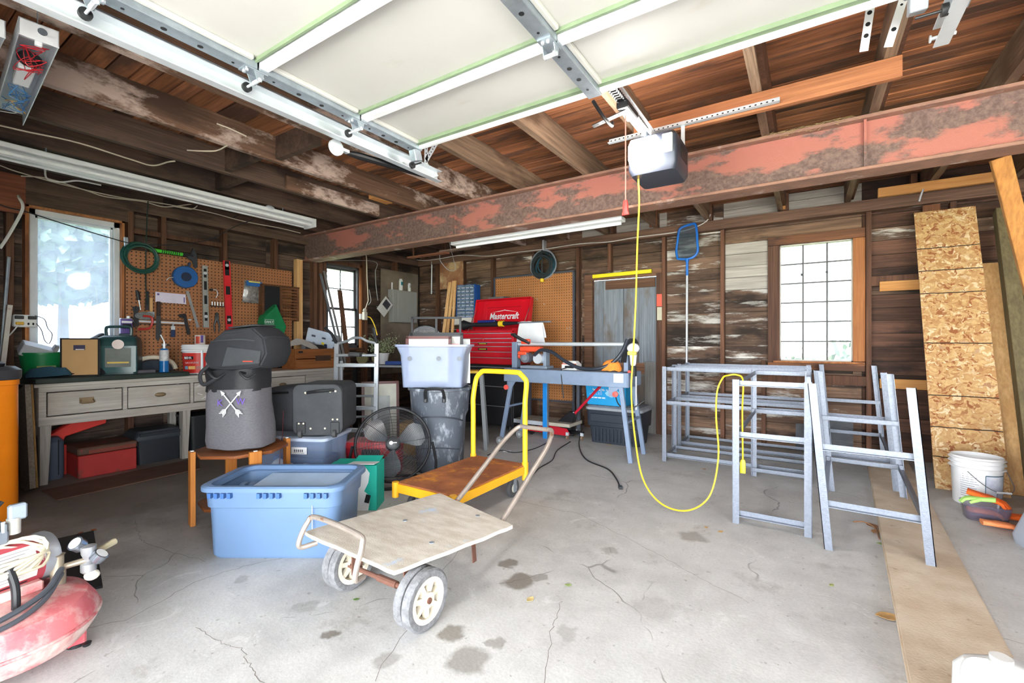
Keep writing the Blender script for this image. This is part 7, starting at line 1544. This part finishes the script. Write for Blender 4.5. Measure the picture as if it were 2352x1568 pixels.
mb = MB(); ring = [V(((.1385+.003)*math.sin(.95+.22*math.cos(a)), -(.1385+.003)*math.cos(.95+.22*math.cos(a)), .1+.028*math.sin(a))) for a in [2*PI*i/24 for i in range(24)]]
MB().tube(ring, .0012, 4, True).build('oval_mark', M_('navy_ink', (50,56,96), .5), t); wrap(t, .136,.138,.078,.122,.78,1.12, M_('oval_fill', (206,208,220), .5), 'oval_fill', 6, .002)
for k in range(11): wrap(t, .134, .134, .07+k*.016, .074+k*.016, -.75, .0-.08*(k % 3), M_('ink_grey', (150,156,172), .6), 'print_line', 6, .0015+.0005*k)
MB().tube(spline([(-.06,-.147,.26),(.0,-.17,.2),(.07,-.17,.15),(.15,-.12,.13),(.19,-.02,.16),(.155,.05,.27)],6), .0025, 6).build('wire_handle', M_('wire_grey', (130,130,134), .4, metal=.6), t); MB().cyl((.09,-.165,.14),(.165,-.105,.132),.008,n=10).build('grip', WHITE, t)
# ---- tub of gloves
gp = pz(2262, 1200); t = thing('glove_tub', 'clear plastic tub holding orange work gloves on the floor', 'tub', (gp.x+.02, gp.y+.08, 0), 0)
bucketshape([rr(.2,.14,0,.03), rr(.24,.18,.11,.04)], .004).build('tub', M_('smoky_plastic', (120,110,130), .2, alpha=.35), t)
OR = M_('glove_orange', (240,104,34), .9, var=.15, bump=.3, bsc=120); OR2 = M_('glove_light', (248,150,96), .95, var=.15, sc=30, bump=.5); LM = M_('glove_lime', (176,226,120), .9, var=.1)
def glove(label, mat, loc, rz, tilt, sc=1.0):
    g = thing('work_glove', label, 'glove', base_matrix(t) @ V(loc), rz); R = rxm(tilt)
    mb = MB().loft([[R @ V((p.x*sc, p.y*sc, p.z*sc)) for p in r] for r in ([V((q.x, z_, q.y)) for q in se(w, h, 0, 2.6, 18)] for z_, w, h in ((-.10,.085,.04),(-.04,.08,.038),(.0,.10,.04),(.05,.105,.04),(.075,.095,.036)))]).jit(.004,14)
    mb.build('palm', mat, g)
    for k in range(4):
        x = (-.036+k*.025)*sc; ln = (.06,.075,.07,.055)[k]*sc; p0 = R @ V((x,.065*sc,0)); p1 = R @ V((x*1.1,.065*sc+ln*.6,-.008)); p2 = R @ V((x*1.15,.065*sc+ln,-.03)); MB().tube([p0,p1,p2], [.0135*sc,.013*sc,.010*sc], 8).build('finger', mat, g)
    MB().tube([R @ V((-.045*sc,0,0)), R @ V((-.075*sc,.03*sc,-.006)), R @ V((-.08*sc,.065*sc,-.02))], [.016*sc,.015*sc,.011*sc], 8).build('thumb', mat, g)
glove('bright orange work glove draped over the tub rim', OR, (.0,-.0,.155), -1.9, -.2, .9); glove('pale orange fuzzy glove inside the tub', OR2, (-.01,.0,.055), -1.2, -.1, .8); glove('pale orange fuzzy glove lying beside the tub', OR2, (.02,-.17,.03), -1.5, 0, .8); glove('lime green work glove hanging over the tub edge', LM, (-.03,-.03,.145), 1.3, -.1, .75); glove('bright orange work glove lying behind the tub', OR, (.2,.06,.03), -1.6, 0, .95)
# ---- grey base at the right edge, white jug near the camera
gp = V((1.42, 3.78, 0)); t = thing('plastic_pedestal', 'smooth grey flared plastic pedestal beside the glove tub', 'pedestal', gp, .2)
GP = plastic('smooth_grey', (176,184,196), .4); MB().loft([rr(.62,.62,0,.05), rr(.64,.64,.05,.06), rr(.36,.36,.62,.06), rr(.3,.3,.66,.06)]).build('shell', GP, t)
MB().lathe([(.05,.66),(.05,.9),(0,.9)], 16).build('post', GP, t)
jp = pz(2300, 1600); t = thing('white_jug', 'white plastic jug with handle on the floor by the tan plank', 'jug', (.50, 1.98, .037), .5)
WJ = plastic('jug_white', (212,212,209), .35); MB().loft([rr(.2,.14,0,.03), rr(.21,.15,.02,.04), rr(.21,.15,.16,.05), rr(.16,.11,.19,.03), rr(.05,.05,.205,.02), rr(.05,.05,.22,.02)]).build('body', WJ, t)
MB().tube(spline([(-.04,0,.2),(-.09,0,.2),(-.105,0,.15),(-.092,0,.09)],5), .012, 8).build('handle', WJ, t)
# ---- air compressor
cc = V((-2.51, .39, 0)); t = thing('air_compressor', 'dusty red pancake air compressor with gauges near the open door', 'compressor', cc, math.radians(97)); q = lx(t)
TK = M_('dusty_red_tank', (204,112,116), .65, col2=(186,80,88), sc=5, patch=(222,206,196), psc=6, plo=.40, phi=.64, bump=.1)
MB().lathe([(0,.045),(.15,.05),(.235,.075),(.265,.12),(.272,.148)], 44, cap1=False).build('tank_lower', TK, t); MB().lathe([(.272,.15),(.265,.18),(.235,.228),(.15,.258),(0,.268)], 44, cap0=False).build('tank_upper', TK, t)
MB().tube([V((.272*math.cos(2*PI*k/44), .272*math.sin(2*PI*k/44), .149)) for k in range(44)], .007, 6, True).build('weld_seam', TK, t)
for a in (-.35, 1.75, 3.84):
    x, y = .2*math.cos(a), .2*math.sin(a); f = MB().box((x,y,.055),(.06,.05,.1),rzm(a)).build('foot', TK, t, .006); MB().cyl((x,y,0),(x,y,.012),.03,n=14).build('rubber_pad', BLACKP, f)
MC = M_('motor_red', (168,66,76), .55, patch=(226,222,216), psc=6, plo=.58); ax_ = V((1,.12,0)).normalized(); c0 = V((-.17,.02,.362)); c1 = c0+ax_*.30
Mx = Matrix.Translation(c0) @ ax_.to_track_quat('Z','Y').to_matrix().to_4x4()
MB().lathe([(.085,0),(.092,.01),(.092,.27)], 30, Mx).build('motor', MC, t); MB().lathe([(.0925,.27),(.093,.31),(.085,.322),(0,.325)], 30, Mx).build('motor_cap', metal('cap_grey', (168,172,180), .45, metal=.4), t)
# warning label wrapped on the motor, facing the camera
def mwrap(r, z0, z1, a0, a1, mat, name, n=12):
    vs = [Mx @ V((r*math.cos(a), r*math.sin(a), z_)) for z_ in (z0, z1) for a in [a0+(a1-a0)*i/n for i in range(n+1)]]
    return MB().add(vs, [(i,i+1,n+2+i,n+1+i) for i in range(n)]).build(name, mat, t)
up_a = None
loc = Mx.inverted(); v = (loc.to_3x3() @ V((0,-1,.15))).normalized(); am = math.atan2(v.y, v.x)
mwrap(.0932, .06, .245, am-.75, am+.6, M_('label_offwhite', (224,222,218), .6, var=.08, sc=30), 'label')
for k in range(9):
    sgn = am-.62+k*.13; mwrap(.0937, .072, .235-.02*(k % 3), sgn, sgn+.03, M_('ink_soft', (150,146,150), .7), 'print_line', 2)
mwrap(.0934, .1, .22, am+.7, am+.78, BLACKM, 'print_bold', 2)
MB().bx(-.16,.1,-.05,.05,.262,.30).build('saddle', TK, t, .006)
hd_ = c0+V((.13,.03,.125)); h = MB().box(hd_,(.12,.1,.05)).build('pump_head', M_('pump_grey', (128,136,148), .5, metal=.4), t, .006)
for k in range(5): MB().box(hd_+V((-.05+k*.025,0,.035)),(.008,.1,.03)).build('cooling_fin', GALV, t)
for k in range(4): MB().cyl(hd_+V((-.045+k*.03,-.045,.02)), hd_+V((-.045+k*.03,-.045,.06)), .006, n=6).build('bolt', GALV2, t)
MB().box(hd_+V((.09,-.02,.08)),(.05,.03,.06)).build('intake_filter', M_('filter_grey', (150,160,172), .5), t, .006); MB().cyl(hd_+V((.08,-.02,.0)), hd_+V((.08,-.02,.06)), .02, n=12).build('fitting', M_('fitting_pale', (206,202,194), .5, metal=.3), t)
MB().tube([hd_+V((-.06,-.03,.06)), hd_+V((0,-.03,.085)), hd_+V((.05,-.02,.13))], [.012,.012,.007], 8).build('lever', BLACKP, t)
rg = random.Random(2); CRD = M_('cord_ivory', (222,212,186), .6)
for k in range(7):
    cz = c0+ax_*.14+V((rg.uniform(-.01,.01),-.055,.055+.007*k-.02)); pts = [cz+V((.13*math.cos(a)*(1+.05*rg.random()), .06*math.sin(a)-.03, .03*math.cos(a)*0+.028*math.sin(a*1)+.012*math.sin(3*a+k))) for a in [2*PI*i/20 for i in range(20)]]
    MB().tube(pts, .0055, 6, True).build('cord_loop', CRD, t)
MB().tube(spline([(-.01,-.1,.40),(.0,-.115,.34),(.0,-.125,.28),(.0,-.12,.24)],5), .0125, 10).build('black_pipe', BLACKP, t)
MB().lathe([(.03,.2),(.03,.23),(.02,.245),(0,.245)], 10, Matrix.Translation((.0,-.125,.012))).build('pipe_fitting', M_('brass_worn', (150,138,120), .5, metal=.4), t)
MB().tube(spline([(-.25,-.16,.27),(-.1,-.19,.26),(.06,-.14,.28),(.15,-.05,.32)],6), .01, 8).build('air_hose', M_('hose_slate', (76,80,88), .5), t); MB().tube(spline([(-.2,-.22,.25),(-.05,-.21,.245),(.06,-.16,.265),(.15,-.05,.30)],6), .009, 8).build('air_hose', M_('hose_slate', (0,0,0)), t)
MB().lathe([(.024,.26),(.024,.33),(.018,.34),(.018,.385),(.022,.39),(0,.395)], 14, Matrix.Translation((.15,-.02,-.02))).build('riser', M_('brass_worn', (0,0,0)), t); mb = MB().cyl((.15,-.02,.315),(.23,-.06,.325),.012,n=10); mb.build('manifold', M_('brass_worn', (0,0,0)), t)
for p, d in (((.205,-.03,.39),(-.7,-.25,.7)), ((.25,-.10,.34),(.5,-.5,.8))):
    Mg = Matrix.Translation(p) @ V(d).to_track_quat('Z','Y').to_matrix().to_4x4(); g = MB().lathe([(0,-.02),(.026,-.02),(.028,.012),(.024,.014),(0,.012)], 20, Mg).build('gauge', metal('gauge_chrome', (150,158,170), .2, metal=.8), t); MB().lathe([(0,.0125),(.0225,.0125),(.0225,.0142),(0,.0142)], 18, Mg).build('dial', WHITE, g)
MB().lathe([(.016,.29),(.026,.30),(.026,.33),(.012,.34),(.024,.37),(.026,.40),(0,.405)], 14, Matrix.Translation((.23,-.06,-.02))).build('regulator', M_('reg_silver', (160,160,162), .35, metal=.4), t); MB().ell((.235,-.075,.262),(.026,.026,.02),12,8).build('drain_knob', M_('ivory', (232,226,210), .5), t); MB().cyl((.25,-.05,.34),(.335,-.02,.35),.012,.014,10).build('coupler', M_('brass_pale', (196,186,156), .5, metal=.3), t)
# ---- black rubber mat
e = [pz(80,1252), pz(215,1222), pz(236,1350), pz(130,1372)]
solo('rubber_mat', MB().add([V((p.x,p.y,.001)) for p in e]+[V((p.x,p.y,.012)) for p in e], [(0,3,2,1),(4,5,6,7),(0,1,5,4),(1,2,6,5),(2,3,7,6),(3,0,4,7)]), M_('rubber_black', (36,35,36), .85, var=.3, sc=40, stretch=(1,8,1)), 'black rubber mat on the floor behind the air compressor', 'mat', e[0], world=True)
# ---- leaves and litter
def leaf(lab, x, y, s, col, rz, curl=.3):
    p = pz(x, y); vs = []; fs = []; n = 7
    for i in range(n):
        f = i/(n-1); wd = s*.32*math.sin(PI*min(1,f*.95+.03)); z_ = .003+curl*s*.3*(f-.5)**2
        for k in (-1,0,1): vs.append(V((s*(f-.5), wd*k, z_+abs(k)*curl*s*.12)))
    for i in range(n-1):
        for k in range(2): a = i*3+k; fs.append((a,a+3,a+4,a+1))
    o = solo('fallen_leaf', MB().add(vs, fs), M_('leaf_%d_%d_%d' % col, col, .8, var=.3, sc=30), lab, 'leaf', p, rz, 'fallen leaves on the floor'); m = o.modifiers.new('t','SOLIDIFY'); m.thickness = .0015; return o
LV = [(2040,1418,.10,(190,150,96),.4,'large tan leaf lying against the edge of the tan plank'),(2003,1208,.09,(150,104,70),2.2,'dry brown leaf near the foot of the front trestle'),(2012,1222,.08,(172,122,76),1.2,'curled brown leaf beside the dry brown one near the trestle'),(2025,1250,.05,(140,160,96),.2,'small green-tinged leaf by the edge of the tan plank'),(1305,1345,.035,(132,150,88),.6,'small green leaf alone on the open concrete'),(1218,1378,.05,(206,180,124),1.5,'pale straw-coloured leaf on the open concrete'),(818,1378,.03,(96,128,66),.8,'tiny green leaf in front of the old hand cart wheel'),(1618,1078,.035,(176,120,72),.3,'small orange-brown leaf beside the long steel frame'),(1655,1222,.04,(200,160,104),.9,'tan leaf near the front steel frame post'),(1622,1212,.03,(196,150,90),2.4,'little yellow-brown leaf near the cord loop'),(1400,1022,.07,(206,180,140),.2,'pale leaf on the floor under the end of the tile saw'),(1910,1345,.03,(150,158,90),1.1,'tiny green leaf near the dark cracks by the plank'),(215,1218,.04,(176,96,50),.4,'orange leaf at the corner of the black rubber mat'),(185,1225,.035,(160,84,44),1.9,'dark orange leaf behind the black rubber mat')]
for x, y, s, col, rz, lab in LV: leaf(lab, x, y, s, col, rz)
solo('twig', MB().tube(spline([pz(1960,1200)+V((0,0,.006)), pz(1985,1205)+V((0,0,.02)), pz(2010,1215)+V((0,0,.008)), pz(2020,1240)+V((0,0,.006))],4), .005, 6), M_('twig_brown', (126,92,66), .9), 'dry brown twig lying beside the tan plank', 'twig', pz(1960,1200), world=True)
solo('rubber_bit', MB().lathe([(.012,0),(.016,.012),(0,.014)], 12), BLACKP, 'small black rubber bit on the floor near the compressor foot', 'debris', pz(199,1482))
solo('paper_scrap', MB().box((0,0,.002),(.09,.06,.002)).jit(.004,20), WHITE, 'white paper scrap on the floor near the saw wheels', 'paper', pz(1165,1036), .4)
